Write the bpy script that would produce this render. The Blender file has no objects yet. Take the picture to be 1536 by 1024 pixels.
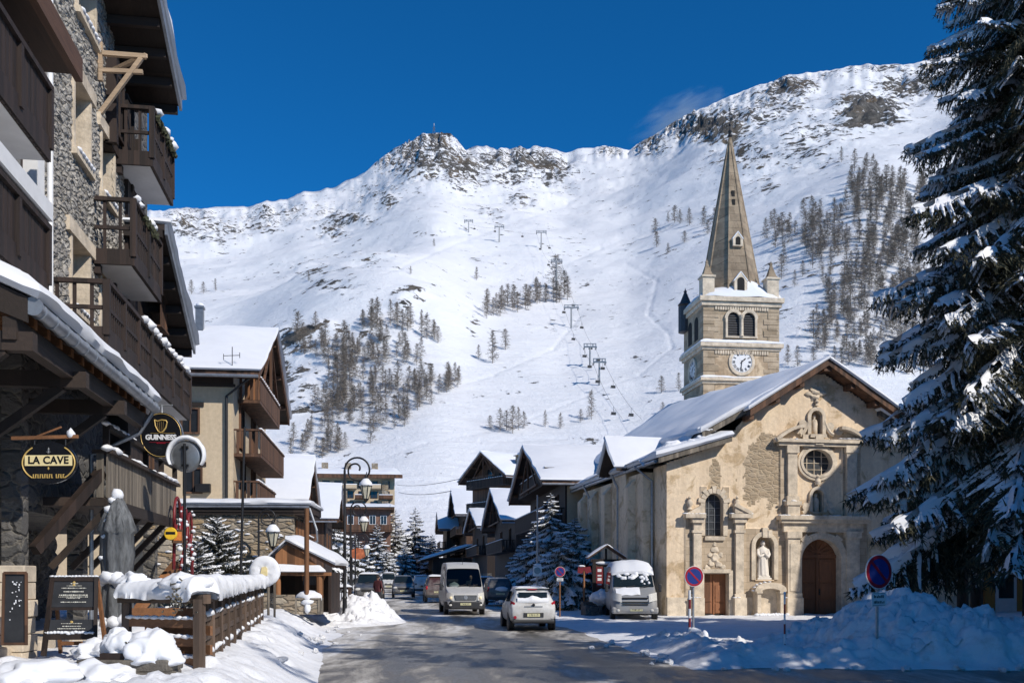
import bpy, math, random
import numpy as np
from mathutils import Vector, Matrix, noise as mn

random.seed(7)
RNG = np.random.default_rng(7)
PI = math.pi
scene = bpy.context.scene
COL = scene.collection
F = 1493.0          # focal length in photo pixels
CX, HY, CAMZ = 768.0, 865.0, 2.0

def at(px, py, Y):
    """world point seen at a photo pixel, Y metres down the street"""
    return Vector(((px - CX) / F * Y, Y, CAMZ + (HY - py) / F * Y))

def xat(px, Y): return (px - CX) / F * Y
def zat(py, Y): return CAMZ + (HY - py) / F * Y

def gz(y):
    return 0.006 * max(0.0, y - 25.0)

# ---------------------------------------------------------------- mesh builder
class MB:
    def __init__(self):
        self.v, self.f, self.m, self.M = [], [], [], None
    def add(self, vs, fs, mi=0):
        b = len(self.v)
        if self.M is not None:
            vs = [self.M @ Vector(p) for p in vs]
        self.v.extend([tuple(p) for p in vs])
        self.f.extend([tuple(i + b for i in q) for q in fs])
        self.m.extend([mi] * len(fs))
        return self
    def box(self, c, s, rz=0.0, mi=0, rx=0.0, ry=0.0):
        hx, hy, hz = s[0] / 2, s[1] / 2, s[2] / 2
        R = Matrix.Rotation(rz, 3, 'Z') @ Matrix.Rotation(ry, 3, 'Y') @ Matrix.Rotation(rx, 3, 'X')
        c = Vector(c)
        vs = [c + R @ Vector((x, y, z)) for x in (-hx, hx) for y in (-hy, hy) for z in (-hz, hz)]
        return self.add(vs, [(0, 1, 3, 2), (4, 6, 7, 5), (0, 4, 5, 1), (2, 3, 7, 6), (0, 2, 6, 4), (1, 5, 7, 3)], mi)
    def b2(self, lo, hi, mi=0):
        c = [(a + b) / 2 for a, b in zip(lo, hi)]
        s = [abs(b - a) for a, b in zip(lo, hi)]
        return self.box(c, s, mi=mi)
    def bar(self, a, b, w, h=None, mi=0, up=(0, 0, 1)):
        """square bar from a to b"""
        a, b = Vector(a), Vector(b); h = h or w
        d = (b - a).normalized(); up = Vector(up)
        if abs(d.dot(up)) > .98: up = Vector((1, 0, 0))
        s = d.cross(up).normalized(); u = s.cross(d)
        vs = []
        for p in (a, b):
            for i, j in ((-1, -1), (1, -1), (1, 1), (-1, 1)):
                vs.append(p + s * (i * w / 2) + u * (j * h / 2))
        return self.add(vs, [(3, 2, 1, 0), (4, 5, 6, 7), (0, 1, 5, 4), (1, 2, 6, 5), (2, 3, 7, 6), (3, 0, 4, 7)], mi)
    def tube(self, pts, r, n=8, mi=0, cap=True):
        pts = [Vector(p) for p in pts]
        rs = r if isinstance(r, (list, tuple)) else [r] * len(pts)
        vs, fs, prev = [], [], None
        for i, p in enumerate(pts):
            d = (pts[min(i + 1, len(pts) - 1)] - pts[max(i - 1, 0)])
            d = d.normalized() if d.length > 1e-9 else Vector((0, 0, 1))
            if prev is None:
                up = Vector((0, 0, 1)) if abs(d.z) < .95 else Vector((1, 0, 0))
                s = d.cross(up).normalized()
            else:
                s = (prev - d * prev.dot(d))
                s = s.normalized() if s.length > 1e-6 else d.orthogonal().normalized()
            prev = s; u = d.cross(s)
            for k in range(n):
                a = 2 * PI * k / n
                vs.append(p + (s * math.cos(a) + u * math.sin(a)) * rs[i])
        for i in range(len(pts) - 1):
            for k in range(n):
                k2 = (k + 1) % n
                fs.append((i * n + k, i * n + k2, (i + 1) * n + k2, (i + 1) * n + k))
        if cap:
            fs.append(tuple(range(n))[::-1]); fs.append(tuple(range((len(pts) - 1) * n, len(pts) * n)))
        return self.add(vs, fs, mi)
    def lathe(self, prof, n=16, c=(0, 0, 0), axis='Z', mi=0, a0=0, a1=2 * PI, cap=True):
        full = abs(a1 - a0 - 2 * PI) < 1e-6
        m = n if full else n + 1
        vs, fs = [], []
        for r, h in prof:
            for k in range(m):
                a = a0 + (a1 - a0) * k / n
                x, y, z = r * math.cos(a), r * math.sin(a), h
                if axis == 'Y': x, y, z = x, h, y
                if axis == 'X': x, y, z = h, x, y
                vs.append((c[0] + x, c[1] + y, c[2] + z))
        for i in range(len(prof) - 1):
            for k in range(n):
                k2 = (k + 1) % m
                fs.append((i * m + k, i * m + k2, (i + 1) * m + k2, (i + 1) * m + k))
        if cap and full:
            if prof[0][0] > 1e-5: fs.append(tuple(range(m))[::-1])
            if prof[-1][0] > 1e-5: fs.append(tuple(range((len(prof) - 1) * m, len(prof) * m)))
        return self.add(vs, fs, mi)
    def prism(self, poly, d, mi=0):
        """poly: 3-D points, extruded by vector d"""
        n = len(poly); d = Vector(d)
        p = [Vector(q) for q in poly]
        vs = p + [q + d for q in p]
        fs = [tuple(range(n))[::-1], tuple(range(n, 2 * n))]
        fs += [(i, (i + 1) % n, n + (i + 1) % n, n + i) for i in range(n)]
        return self.add(vs, fs, mi)
    def pxz(self, poly, y0, y1, mi=0):
        """outline in x,z extruded from y0 to y1"""
        return self.prism([(x, y0, z) for x, z in poly], (0, y1 - y0, 0), mi)
    def pyz(self, poly, x0, x1, mi=0):
        return self.prism([(x0, y, z) for y, z in poly], (x1 - x0, 0, 0), mi)
    def grid(self, P, mi=0, close_u=False):
        """P[i][j] points"""
        nu, nv = len(P), len(P[0])
        vs = [p for row in P for p in row]
        fs = []
        for i in range(nu if close_u else nu - 1):
            i2 = (i + 1) % nu
            for j in range(nv - 1):
                fs.append((i * nv + j, i2 * nv + j, i2 * nv + j + 1, i * nv + j + 1))
        return self.add(vs, fs, mi)
    def ico(self, c, r, sc=(1, 1, 1), amp=0.0, seed=0, sub=2, mi=0):
        V, Fc = ICO[sub]
        vs = []
        for p in V:
            k = 1 + amp * mn.noise(Vector(p) * 1.6 + Vector((seed * 3.1, seed, -seed)))
            vs.append((c[0] + p[0] * r * sc[0] * k, c[1] + p[1] * r * sc[1] * k, c[2] + p[2] * r * sc[2] * k))
        return self.add(vs, Fc, mi)

def fb3(p, o=4, g=.55):
    s, a = 0.0, 1.0
    for k in range(o): s += a * mn.noise(p * 2 ** k + Vector((k * 7.1, 3.3, k))); a *= g
    return s

def snow_lump(mb, c, rx, ry, rz, seed=0, rough=.35, sub=4, flat=.45):
    """slumped, crusted heap of snow"""
    V, Fc = ICO[sub]; vs = []
    for p in V:
        q = Vector(p); k = 1 + rough * fb3(q * 1.3 + Vector((seed * 3.7, seed, 1)), 5) + .05 * fb3(q * 7 + Vector((seed, 0, 0)), 3)
        z = p[2] * k; z = z if z > 0 else z * flat
        vs.append((c[0] + p[0] * rx * k, c[1] + p[1] * ry * k, c[2] + z * rz))
    return mb.add(vs, Fc)

def _ico(sub):
    import bmesh
    bm = bmesh.new(); bmesh.ops.create_icosphere(bm, subdivisions=sub, radius=1)
    bm.verts.index_update()
    r = [tuple(v.co) for v in bm.verts], [tuple(v.index for v in f.verts) for f in bm.faces]
    bm.free(); return r
ICO = {k: _ico(k) for k in (1, 2, 3, 4)}

def link(name, me, parent=None):
    o = bpy.data.objects.new(name, me); COL.objects.link(o)
    if parent is not None: o.parent = parent
    return o

def mesh_of(name, mb, mats, smooth=False, recalc=True):
    me = bpy.data.meshes.new(name)
    me.from_pydata(mb.v, [], mb.f)
    mats = mats if isinstance(mats, (list, tuple)) else [mats]
    for m in mats: me.materials.append(m)
    if len(mats) > 1: me.polygons.foreach_set('material_index', mb.m)
    if recalc:
        import bmesh
        bm = bmesh.new(); bm.from_mesh(me); bmesh.ops.recalc_face_normals(bm, faces=bm.faces); bm.to_mesh(me); bm.free()
    if smooth is True:
        me.polygons.foreach_set('use_smooth', [True] * len(me.polygons))
    elif smooth:                                   # angle in degrees
        me.polygons.foreach_set('use_smooth', [True] * len(me.polygons))
        try: me.set_sharp_from_angle(angle=math.radians(smooth))
        except Exception: pass
    me.update()
    return me

def frame(o):
    return Matrix.Translation(o.location) @ Matrix.Rotation(o.rotation_euler.z, 4, 'Z')

def part(name, mb, mats, parent, smooth=False, world=False, bevel=0, label=None, recalc=True):
    """one mesh object under a thing (or under another part)"""
    if world:
        top = parent
        while top.parent: top = top.parent
        I = frame(top).inverted()
        mb.v = [tuple(I @ Vector(p)) for p in mb.v]
    o = link(name, mesh_of(name, mb, mats, smooth, recalc), parent)
    if bevel: soft(o, bevel)
    if label: o['label'] = label
    return o

def part_each(name, mb, mats, parent, **kw):
    """every unconnected piece of the builder becomes a part of its own"""
    up = list(range(len(mb.v)))
    def root(i):
        while up[i] != i: up[i] = up[up[i]]; i = up[i]
        return i
    for f in mb.f:
        r = root(f[0])
        for i in f[1:]: up[root(i)] = r
    groups = {}
    for f in mb.f: groups.setdefault(root(f[0]), []).append(f)
    for fs in groups.values():
        idx = {}; m = MB()
        for f in fs:
            for i in f: idx.setdefault(i, len(idx))
        m.v = [mb.v[i] for i in idx]; m.f = [tuple(idx[i] for i in f) for f in fs]; m.m = [0] * len(fs)
        part(name, m, mats, parent, **kw)

def soft(o, w, seg=2):
    b = o.modifiers.new('soft', 'BEVEL'); b.width = w; b.segments = seg; b.limit_method = 'ANGLE'; b.angle_limit = math.radians(35)
    return o

def thing(name, label, cat, loc=(0, 0, 0), rz=0.0, group=None):
    o = bpy.data.objects.new(name, None); COL.objects.link(o)
    o.empty_display_size = .3
    o.location = loc; o.rotation_euler = (0, 0, rz)
    o['label'] = label; o['category'] = cat
    if group: o['group'] = group
    return o

def tag(o, label, cat, group=None, kind=None):
    o['label'] = label; o['category'] = cat
    if group: o['group'] = group
    if kind: o['kind'] = kind
    return o

def solo(name, mb, mats, label, cat, loc=(0, 0, 0), rz=0.0, group=None, smooth=False, world=False, recalc=True):
    """a thing that is one mesh"""
    if world:
        I = (Matrix.Translation(loc) @ Matrix.Rotation(rz, 4, 'Z')).inverted()
        mb.v = [tuple(I @ Vector(p)) for p in mb.v]
    o = link(name, mesh_of(name, mb, mats, smooth, recalc))
    o.location = loc; o.rotation_euler = (0, 0, rz)
    return tag(o, label, cat, group)

def dup(root, loc, rz=0.0, label=None, group=None, scale=None):
    r = root.copy(); COL.objects.link(r); r.location = loc; r.rotation_euler = (0, 0, rz)
    if scale: r.scale = (scale,) * 3 if not hasattr(scale, '__len__') else scale
    if label: r['label'] = label
    if group: r['group'] = group
    for ch in list(root.children):
        c = ch.copy(); COL.objects.link(c); c.parent = r
        for g in list(ch.children):
            d = g.copy(); COL.objects.link(d); d.parent = c
    return r

def text_mb(s, size, bold=0.0, ext=0.004, space=1.0, sx=1.0):
    """letters as mesh in the x,z plane, centred, facing -y"""
    cu = bpy.data.curves.new('letters', 'FONT'); cu.body = s; cu.size = size; cu.align_x = 'CENTER'; cu.align_y = 'CENTER'
    cu.extrude = ext; cu.offset = bold; cu.space_character = space; cu.resolution_u = 3
    o = bpy.data.objects.new('letters', cu); COL.objects.link(o)
    dg = bpy.context.evaluated_depsgraph_get(); dg.update()
    me = bpy.data.meshes.new_from_object(o.evaluated_get(dg))
    mb = MB()
    mb.add([(v.co.x * sx, -v.co.z, v.co.y) for v in me.vertices], [tuple(p.vertices) for p in me.polygons])
    bpy.data.objects.remove(o); bpy.data.curves.remove(cu); bpy.data.meshes.remove(me)
    return mb

# ---------------------------------------------------------------- materials
def mat(name, col, rough=.7, metal=0.0, var=.25, scale=3.0, bump=.0, bscale=None, stretch=(1, 1, 1), spec=None, coat=0.0, emit=None):
    """base colour broken up by two noises, optional bump"""
    m = bpy.data.materials.new(name); m.use_nodes = True
    nt = m.node_tree; N = nt.nodes; L = nt.links
    b = N['Principled BSDF']; b.inputs['Roughness'].default_value = rough; b.inputs['Metallic'].default_value = metal
    if spec is not None: b.inputs['Specular IOR Level'].default_value = spec
    if coat: b.inputs['Coat Weight'].default_value = coat
    tc = N.new('ShaderNodeTexCoord'); mp = N.new('ShaderNodeMapping'); mp.inputs['Scale'].default_value = stretch
    L.new(tc.outputs['Object'], mp.inputs['Vector'])
    n1 = N.new('ShaderNodeTexNoise'); n1.inputs['Scale'].default_value = scale; n1.inputs['Detail'].default_value = 6
    n1.inputs['Roughness'].default_value = .65
    L.new(mp.outputs['Vector'], n1.inputs['Vector'])
    cr = N.new('ShaderNodeValToRGB')
    c = Vector(col)
    lo = c * (1 - var); hi = c * (1 + var)
    cr.color_ramp.elements[0].position = .32; cr.color_ramp.elements[1].position = .68
    cr.color_ramp.elements[0].color = (*lo, 1); cr.color_ramp.elements[1].color = (*[min(1, k) for k in hi], 1)
    L.new(n1.outputs['Fac'], cr.inputs['Fac']); L.new(cr.outputs['Color'], b.inputs['Base Color'])
    if bump:
        n2 = N.new('ShaderNodeTexNoise'); n2.inputs['Scale'].default_value = bscale or scale * 6; n2.inputs['Detail'].default_value = 5
        L.new(mp.outputs['Vector'], n2.inputs['Vector'])
        bp = N.new('ShaderNodeBump'); bp.inputs['Strength'].default_value = bump; bp.inputs['Distance'].default_value = .03
        L.new(n2.outputs['Fac'], bp.inputs['Height']); L.new(bp.outputs['Normal'], b.inputs['Normal'])
    if emit:
        b.inputs['Emission Color'].default_value = (*emit[0], 1); b.inputs['Emission Strength'].default_value = emit[1]
    return m

def nodes(name):
    m = bpy.data.materials.new(name); m.use_nodes = True
    return m, m.node_tree.nodes, m.node_tree.links, m.node_tree.nodes['Principled BSDF']

def mathn(N, L, op, a, b=None, clamp=False):
    n = N.new('ShaderNodeMath'); n.operation = op; n.use_clamp = clamp
    for i, x in enumerate((a, b)):
        if x is None: continue
        if isinstance(x, (int, float)): n.inputs[i].default_value = x
        else: L.new(x, n.inputs[i])
    return n.outputs[0]

def mixc(N, L, fac, a, b, mode='MIX'):
    n = N.new('ShaderNodeMix'); n.data_type = 'RGBA'; n.blend_type = mode
    for s, x in ((0, fac), (6, a), (7, b)):
        if isinstance(x, (int, float)): n.inputs[s].default_value = x
        elif isinstance(x, (tuple, list)): n.inputs[s].default_value = (*x, 1)
        else: L.new(x, n.inputs[s])
    return n.outputs[2]

def noise_n(N, L, vec, scale, detail=5, rough=.6, dist=0.0):
    n = N.new('ShaderNodeTexNoise'); n.inputs['Scale'].default_value = scale; n.inputs['Detail'].default_value = detail
    n.inputs['Roughness'].default_value = rough; n.inputs['Distortion'].default_value = dist
    L.new(vec, n.inputs['Vector']); return n.outputs['Fac']

def ramp(N, L, fac, stops):
    r = N.new('ShaderNodeValToRGB'); e = r.color_ramp.elements
    while len(e) < len(stops): e.new(.5)
    for k, (p, c) in enumerate(stops):
        e[k].position = p; e[k].color = (*c, 1) if hasattr(c, '__len__') else (c, c, c, 1)
    L.new(fac, r.inputs['Fac']); return r.outputs['Color']

def mapped(N, L, scale=(1, 1, 1), rot=(0, 0, 0), src='Object'):
    tc = N.new('ShaderNodeTexCoord'); mp = N.new('ShaderNodeMapping')
    mp.inputs['Scale'].default_value = scale; mp.inputs['Rotation'].default_value = rot
    L.new(tc.outputs[src], mp.inputs['Vector']); return mp.outputs['Vector']

def bumpn(N, L, b, h, strength=.5, dist=.03):
    bp = N.new('ShaderNodeBump'); bp.inputs['Strength'].default_value = strength; bp.inputs['Distance'].default_value = dist
    L.new(h, bp.inputs['Height']); L.new(bp.outputs['Normal'], b.inputs['Normal'])

def snow_mat(name, tint=(.80, .81, .84), dirt=0.0, bscale=9.0, bump=.45, dist=.05, dirtscale=1.3):
    m, N, L, b = nodes(name)
    v = mapped(N, L)
    a = noise_n(N, L, v, bscale, 8, .7); c = noise_n(N, L, v, dirtscale, 6, .65)
    k = .93
    col = ramp(N, L, c, [(.3, tuple(t * k for t in tint)), (.7, tint)])
    if dirt:
        d = noise_n(N, L, v, dirtscale * 2.3, 8, .75)
        f = ramp(N, L, d, [(.5, 0.0), (.72, 1.0)])
        col = mixc(N, L, mathn(N, L, 'MULTIPLY', f, dirt), col, (.34, .29, .24))
    L.new(col, b.inputs['Base Color']); b.inputs['Roughness'].default_value = .75
    b.inputs['Specular IOR Level'].default_value = .25
    big = noise_n(N, L, v, bscale * .22, 3, .5)
    h = mathn(N, L, 'ADD', mathn(N, L, 'MULTIPLY', a, .5), big)
    bumpn(N, L, b, h, bump, dist)
    return m

def wood_mat(name, col, plank=.14, axis='Z', var=.35, rough=.75, bump=.5):
    """boards: grain along one axis; every board its own shade"""
    m, N, L, b = nodes(name)
    st = {'Z': (14, 14, 1.2), 'X': (1.2, 14, 14), 'Y': (14, 1.2, 14)}[axis]
    v = mapped(N, L, st)
    g = noise_n(N, L, v, 1.0, 6, .7, 1.0)
    v2 = mapped(N, L, (1 / plank,) * 3)
    w = N.new('ShaderNodeTexWhiteNoise'); w.noise_dimensions = '3D'
    fl = N.new('ShaderNodeVectorMath'); fl.operation = 'FLOOR'; L.new(v2, fl.inputs[0])
    sep = N.new('ShaderNodeVectorMath'); sep.operation = 'MULTIPLY'; L.new(fl.outputs[0], sep.inputs[0])
    sep.inputs[1].default_value = {'Z': (1, 1, 0), 'X': (0, 1, 1), 'Y': (1, 0, 1)}[axis]
    L.new(sep.outputs[0], w.inputs['Vector'])
    c = Vector(col)
    col1 = ramp(N, L, g, [(.25, tuple(c * (1 - var))), (.75, tuple(c * (1 + var)))])
    f = mathn(N, L, 'ADD', mathn(N, L, 'MULTIPLY', w.outputs['Value'], .95), .50)
    mul = N.new('ShaderNodeVectorMath'); mul.operation = 'SCALE'; L.new(col1, mul.inputs[0]); L.new(f, mul.inputs['Scale'])
    L.new(mul.outputs[0], b.inputs['Base Color']); b.inputs['Roughness'].default_value = rough
    bumpn(N, L, b, g, bump, .012)
    return m

def rubble_mat(name, cols, sx=2.2, sz=6.0, mortar=(.2, .18, .15), bump=1.0, mw=.06):
    """flat rubble stones with mortar"""
    m, N, L, b = nodes(name)
    v = mapped(N, L, (sx, sx, sz))
    wob = N.new('ShaderNodeTexNoise'); wob.inputs['Scale'].default_value = 1.4; wob.inputs['Detail'].default_value = 3; L.new(v, wob.inputs['Vector'])
    ad = N.new('ShaderNodeVectorMath'); ad.operation = 'ADD'; L.new(v, ad.inputs[0])
    sc = N.new('ShaderNodeVectorMath'); sc.operation = 'SCALE'; L.new(wob.outputs['Color'], sc.inputs[0]); sc.inputs['Scale'].default_value = .7
    L.new(sc.outputs[0], ad.inputs[1])
    vo = N.new('ShaderNodeTexVoronoi'); vo.feature = 'F1'; vo.inputs['Scale'].default_value = 1; L.new(ad.outputs[0], vo.inputs['Vector'])
    ve = N.new('ShaderNodeTexVoronoi'); ve.feature = 'DISTANCE_TO_EDGE'; ve.inputs['Scale'].default_value = 1; L.new(ad.outputs[0], ve.inputs['Vector'])
    sp = N.new('ShaderNodeSeparateColor'); L.new(vo.outputs['Color'], sp.inputs[0])
    n = len(cols)
    base = ramp(N, L, sp.outputs[0], [((k + .3) / n, c) for k, c in enumerate(cols)])
    g = noise_n(N, L, v, 5, 6, .7)
    base = mixc(N, L, .5, base, ramp(N, L, g, [(.3, .35), (.7, .9)]), 'MULTIPLY')
    e = ramp(N, L, ve.outputs['Distance'], [(0.0, 0.0), (mw, 1.0)])
    L.new(mixc(N, L, e, mortar, base), b.inputs['Base Color']); b.inputs['Roughness'].default_value = .85
    e2 = ramp(N, L, ve.outputs['Distance'], [(0.0, 0.0), (mw * 3, 1.0)])
    hh = mathn(N, L, 'ADD', mathn(N, L, 'ADD', e2, mathn(N, L, 'MULTIPLY', sp.outputs[1], .8)), mathn(N, L, 'MULTIPLY', g, .6))
    bumpn(N, L, b, hh, bump, .06)
    return m

def ashlar_mat(name, c1, c2, mortar, w=.75, h=.33, bump=.4, stain=.5):
    m, N, L, b = nodes(name)
    tc = N.new('ShaderNodeTexCoord'); sx = N.new('ShaderNodeSeparateXYZ'); L.new(tc.outputs['Object'], sx.inputs[0])
    cb = N.new('ShaderNodeCombineXYZ')
    L.new(mathn(N, L, 'ADD', sx.outputs[0], sx.outputs[1]), cb.inputs[0]); L.new(sx.outputs[2], cb.inputs[1])
    br = N.new('ShaderNodeTexBrick'); L.new(cb.outputs[0], br.inputs['Vector'])
    br.inputs['Scale'].default_value = 1; br.inputs['Brick Width'].default_value = w; br.inputs['Row Height'].default_value = h
    br.inputs['Mortar Size'].default_value = .008; br.inputs['Mortar Smooth'].default_value = .3; br.inputs['Bias'].default_value = 0
    br.inputs['Color1'].default_value = (*c1, 1); br.inputs['Color2'].default_value = (*c2, 1); br.inputs['Mortar'].default_value = (*mortar, 1)
    g = noise_n(N, L, tc.outputs['Object'], 1.3, 8, .7)
    g2 = noise_n(N, L, tc.outputs['Object'], 9, 6, .7)
    c = mixc(N, L, stain, br.outputs['Color'], ramp(N, L, g, [(.3, (.42, .38, .34)), (.65, (1, 1, 1))]), 'MULTIPLY')
    c = mixc(N, L, .35, c, ramp(N, L, g2, [(.3, .5), (.7, 1.0)]), 'MULTIPLY')
    L.new(c, b.inputs['Base Color']); b.inputs['Roughness'].default_value = .85
    h_ = mathn(N, L, 'SUBTRACT', mathn(N, L, 'MULTIPLY', g2, .7), br.outputs['Fac'])
    bumpn(N, L, b, h_, bump, .02)
    return m

def plaster_mat(name, col, patch=None, amount=.5, scale=.5, bump=.3, streak=.3):
    m, N, L, b = nodes(name)
    v = mapped(N, L)
    n1 = noise_n(N, L, v, scale, 8, .68, .6); n2 = noise_n(N, L, v, 6, 6, .65)
    vs = mapped(N, L, (2.2, 2.2, .18)); n3 = noise_n(N, L, vs, 1.0, 6, .7)
    c = Vector(col)
    cc = ramp(N, L, n2, [(.3, tuple(c * .86)), (.7, tuple(c * 1.08))])
    if patch:
        f = ramp(N, L, n1, [(.52 - amount * .08, 0.0), (.60 - amount * .08, 1.0)])
        pn = noise_n(N, L, v, 3.5, 8, .75)
        pc = ramp(N, L, pn, [(.35, tuple(Vector(patch) * .7)), (.65, tuple(Vector(patch) * 1.15))])
        cc = mixc(N, L, f, cc, pc)
    cc = mixc(N, L, streak, cc, ramp(N, L, n3, [(.3, (.60, .53, .46)), (.55, (1, 1, 1))]), 'MULTIPLY')
    L.new(cc, b.inputs['Base Color']); b.inputs['Roughness'].default_value = .9
    bumpn(N, L, b, mathn(N, L, 'ADD', n2, mathn(N, L, 'MULTIPLY', n1, .8)), bump, .025)
    return m

M = {}
M['snow'] = snow_mat('snow', bump=.25)
M['snow_roof'] = snow_mat('roof_snow', tint=(.73, .745, .78), bscale=2.2, bump=.35, dist=.05)
M['snow_pile'] = snow_mat('ploughed_snow', tint=(.80, .80, .81), dirt=.5, bscale=5.0, bump=.7, dist=.09, dirtscale=.9)
M['snow_tree'] = snow_mat('tree_snow', bscale=8, bump=.4, dist=.05)
M['dark_wood'] = wood_mat('dark_wood', (.026, .015, .011))
M['dark_wood_x'] = wood_mat('dark_wood_beam', (.026, .016, .0115), axis='X', plank=.6)
M['dark_wood_y'] = wood_mat('dark_wood_rail', (.032, .020, .014), axis='Y', plank=.6)
M['brown_wood'] = wood_mat('brown_wood', (.10, .048, .025))
M['brown_wood_y'] = wood_mat('brown_wood_boards', (.075, .036, .019), axis='Y', plank=.6)
M['orange_wood'] = wood_mat('orange_wood', (.24, .105, .042), axis='Y', plank=.7)
M['orange_boards'] = wood_mat('orange_boards', (.22, .098, .04))
M['pale_brown'] = wood_mat('front_board_wood', (.20, .095, .045), axis='X', plank=.9)
M['post_wood'] = wood_mat('post_wood', (.12, .08, .056), var=.4, plank=.5)
M['pale_wood'] = wood_mat('pale_wood', (.40, .29, .19), axis='X', plank=.7)
M['grey_wood'] = wood_mat('grey_wood', (.16, .135, .105), var=.5)
M['fence_wood'] = wood_mat('fence_wood', (.12, .08, .056), axis='Y', var=.4, plank=.8)
M['door_wood'] = wood_mat('door_wood', (.19, .078, .034), plank=.5)
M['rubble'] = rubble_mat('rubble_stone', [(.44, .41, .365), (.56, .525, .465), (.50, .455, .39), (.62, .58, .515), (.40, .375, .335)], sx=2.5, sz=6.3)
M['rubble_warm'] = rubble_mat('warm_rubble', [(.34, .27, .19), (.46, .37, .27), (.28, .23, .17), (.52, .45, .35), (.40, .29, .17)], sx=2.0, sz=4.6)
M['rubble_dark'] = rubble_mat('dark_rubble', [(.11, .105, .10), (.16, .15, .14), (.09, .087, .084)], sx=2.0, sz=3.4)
M['cream'] = plaster_mat('cream_plaster', (.56, .45, .31), streak=.15)
M['church_plaster'] = plaster_mat('church_plaster', (.80, .64, .455), patch=(.58, .43, .265), amount=.1, scale=.8, bump=.7, streak=.42)
M['ashlar'] = ashlar_mat('church_stone', (.66, .53, .38), (.50, .395, .275), (.33, .25, .17))
M['ashlar_tower'] = ashlar_mat('tower_stone', (.64, .51, .36), (.38, .29, .19), (.42, .335, .24), w=.9, h=.42, stain=.6, bump=.8)
M['trim_stone'] = mat('trim_stone', (.60, .505, .385), .85, var=.3, scale=2.5, bump=.5, bscale=14)
M['spire_stone'] = ashlar_mat('spire_stone', (.44, .34, .235), (.31, .24, .165), (.20, .16, .115), w=.8, h=.5, stain=.8, bump=1.0)
M['statue'] = mat('statue_plaster', (.74, .68, .60), .6, var=.08, scale=5)
M['window_glass'] = mat('dark_glass', (.02, .024, .03), .12, var=.2, scale=2, spec=.6)
M['car_glass'] = mat('car_glass', (.012, .018, .018), .06, var=.2, scale=2, spec=.6)
M['lead'] = mat('leaded_glass', (.05, .055, .06), .3, var=.5, scale=6, bump=.3)
M['iron'] = mat('black_iron', (.016, .016, .018), .45, .3, var=.2, scale=5)
M['grey_metal'] = mat('grey_metal', (.23, .24, .25), .42, .7, var=.15, scale=6)
M['galv'] = mat('galvanised_steel', (.36, .37, .38), .5, .6, var=.15, scale=8)
M['zinc'] = mat('zinc_gutter', (.30, .32, .35), .4, .7, var=.25, scale=4)
M['slate'] = mat('dark_slate', (.05, .052, .06), .6, var=.3, scale=6, bump=.4)
M['white'] = mat('white_paint', (.74, .74, .74), .5, var=.06, scale=4)
M['soffit'] = mat('white_soffit', (.62, .62, .63), .7, var=.08, scale=2)
M['black_paint'] = mat('black_paint', (.010, .011, .014), .25, var=.2, scale=3, coat=.3)
M['gold'] = mat('gold_paint', (.62, .42, .13), .4, .2, var=.15, scale=8)
M['cream_paint'] = mat('cream_paint', (.80, .66, .34), .5, var=.08, scale=8)
M['red_paint'] = mat('red_paint', (.19, .016, .02), .5, var=.3, scale=12)
M['sign_red'] = mat('sign_red', (.34, .012, .03), .4, var=.12, scale=8)
M['sign_blue'] = mat('sign_blue', (.012, .035, .21), .4, var=.1, scale=8)
M['yellow'] = mat('yellow_paint', (.72, .46, .03), .4, var=.15, scale=9)
M['rubber'] = mat('rubber', (.018, .018, .019), .8, var=.4, scale=14)
M['chalk'] = mat('chalkboard', (.022, .023, .026), .6, var=.35, scale=3)
M['chalk_ink'] = mat('chalk_writing', (.62, .60, .52), .8, var=.25, scale=30)
M['canvas'] = mat('grey_canvas', (.12, .125, .13), .85, var=.55, scale=7, stretch=(3, 3, .5), bump=.4)
M['bark'] = mat('bark', (.060, .045, .034), .9, var=.4, scale=5, stretch=(3, 3, .6), bump=.8)
M['plate'] = mat('number_plate', (.62, .58, .34), .4, var=.1, scale=10)
M['plate_ink'] = mat('plate_ink', (.02, .02, .025), .5)
M['lens'] = mat('lamp_lens', (.62, .60, .55), .1, var=.15, scale=20, spec=.8, coat=.6)
M['red_lens'] = mat('red_lens', (.36, .012, .02), .2, var=.2, scale=20, coat=.5)
M['orange_lens'] = mat('orange_lens', (.6, .2, .05), .2, var=.2, scale=20, coat=.5)
M['lamp_glass'] = mat('lantern_glass', (.52, .49, .38), .25, var=.2, scale=6)
M['trim_black'] = mat('black_plastic', (.028, .028, .03), .55, var=.25, scale=8)
# ---------------------------------------------------------------- light, sky, camera
SUN_AZ, SUN_EL = math.radians(48), math.radians(37)     # azimuth: from behind the camera towards its right
SDIR = Vector((math.sin(SUN_AZ) * math.cos(SUN_EL), -math.cos(SUN_AZ) * math.cos(SUN_EL), math.sin(SUN_EL)))  # to the sun

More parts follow.
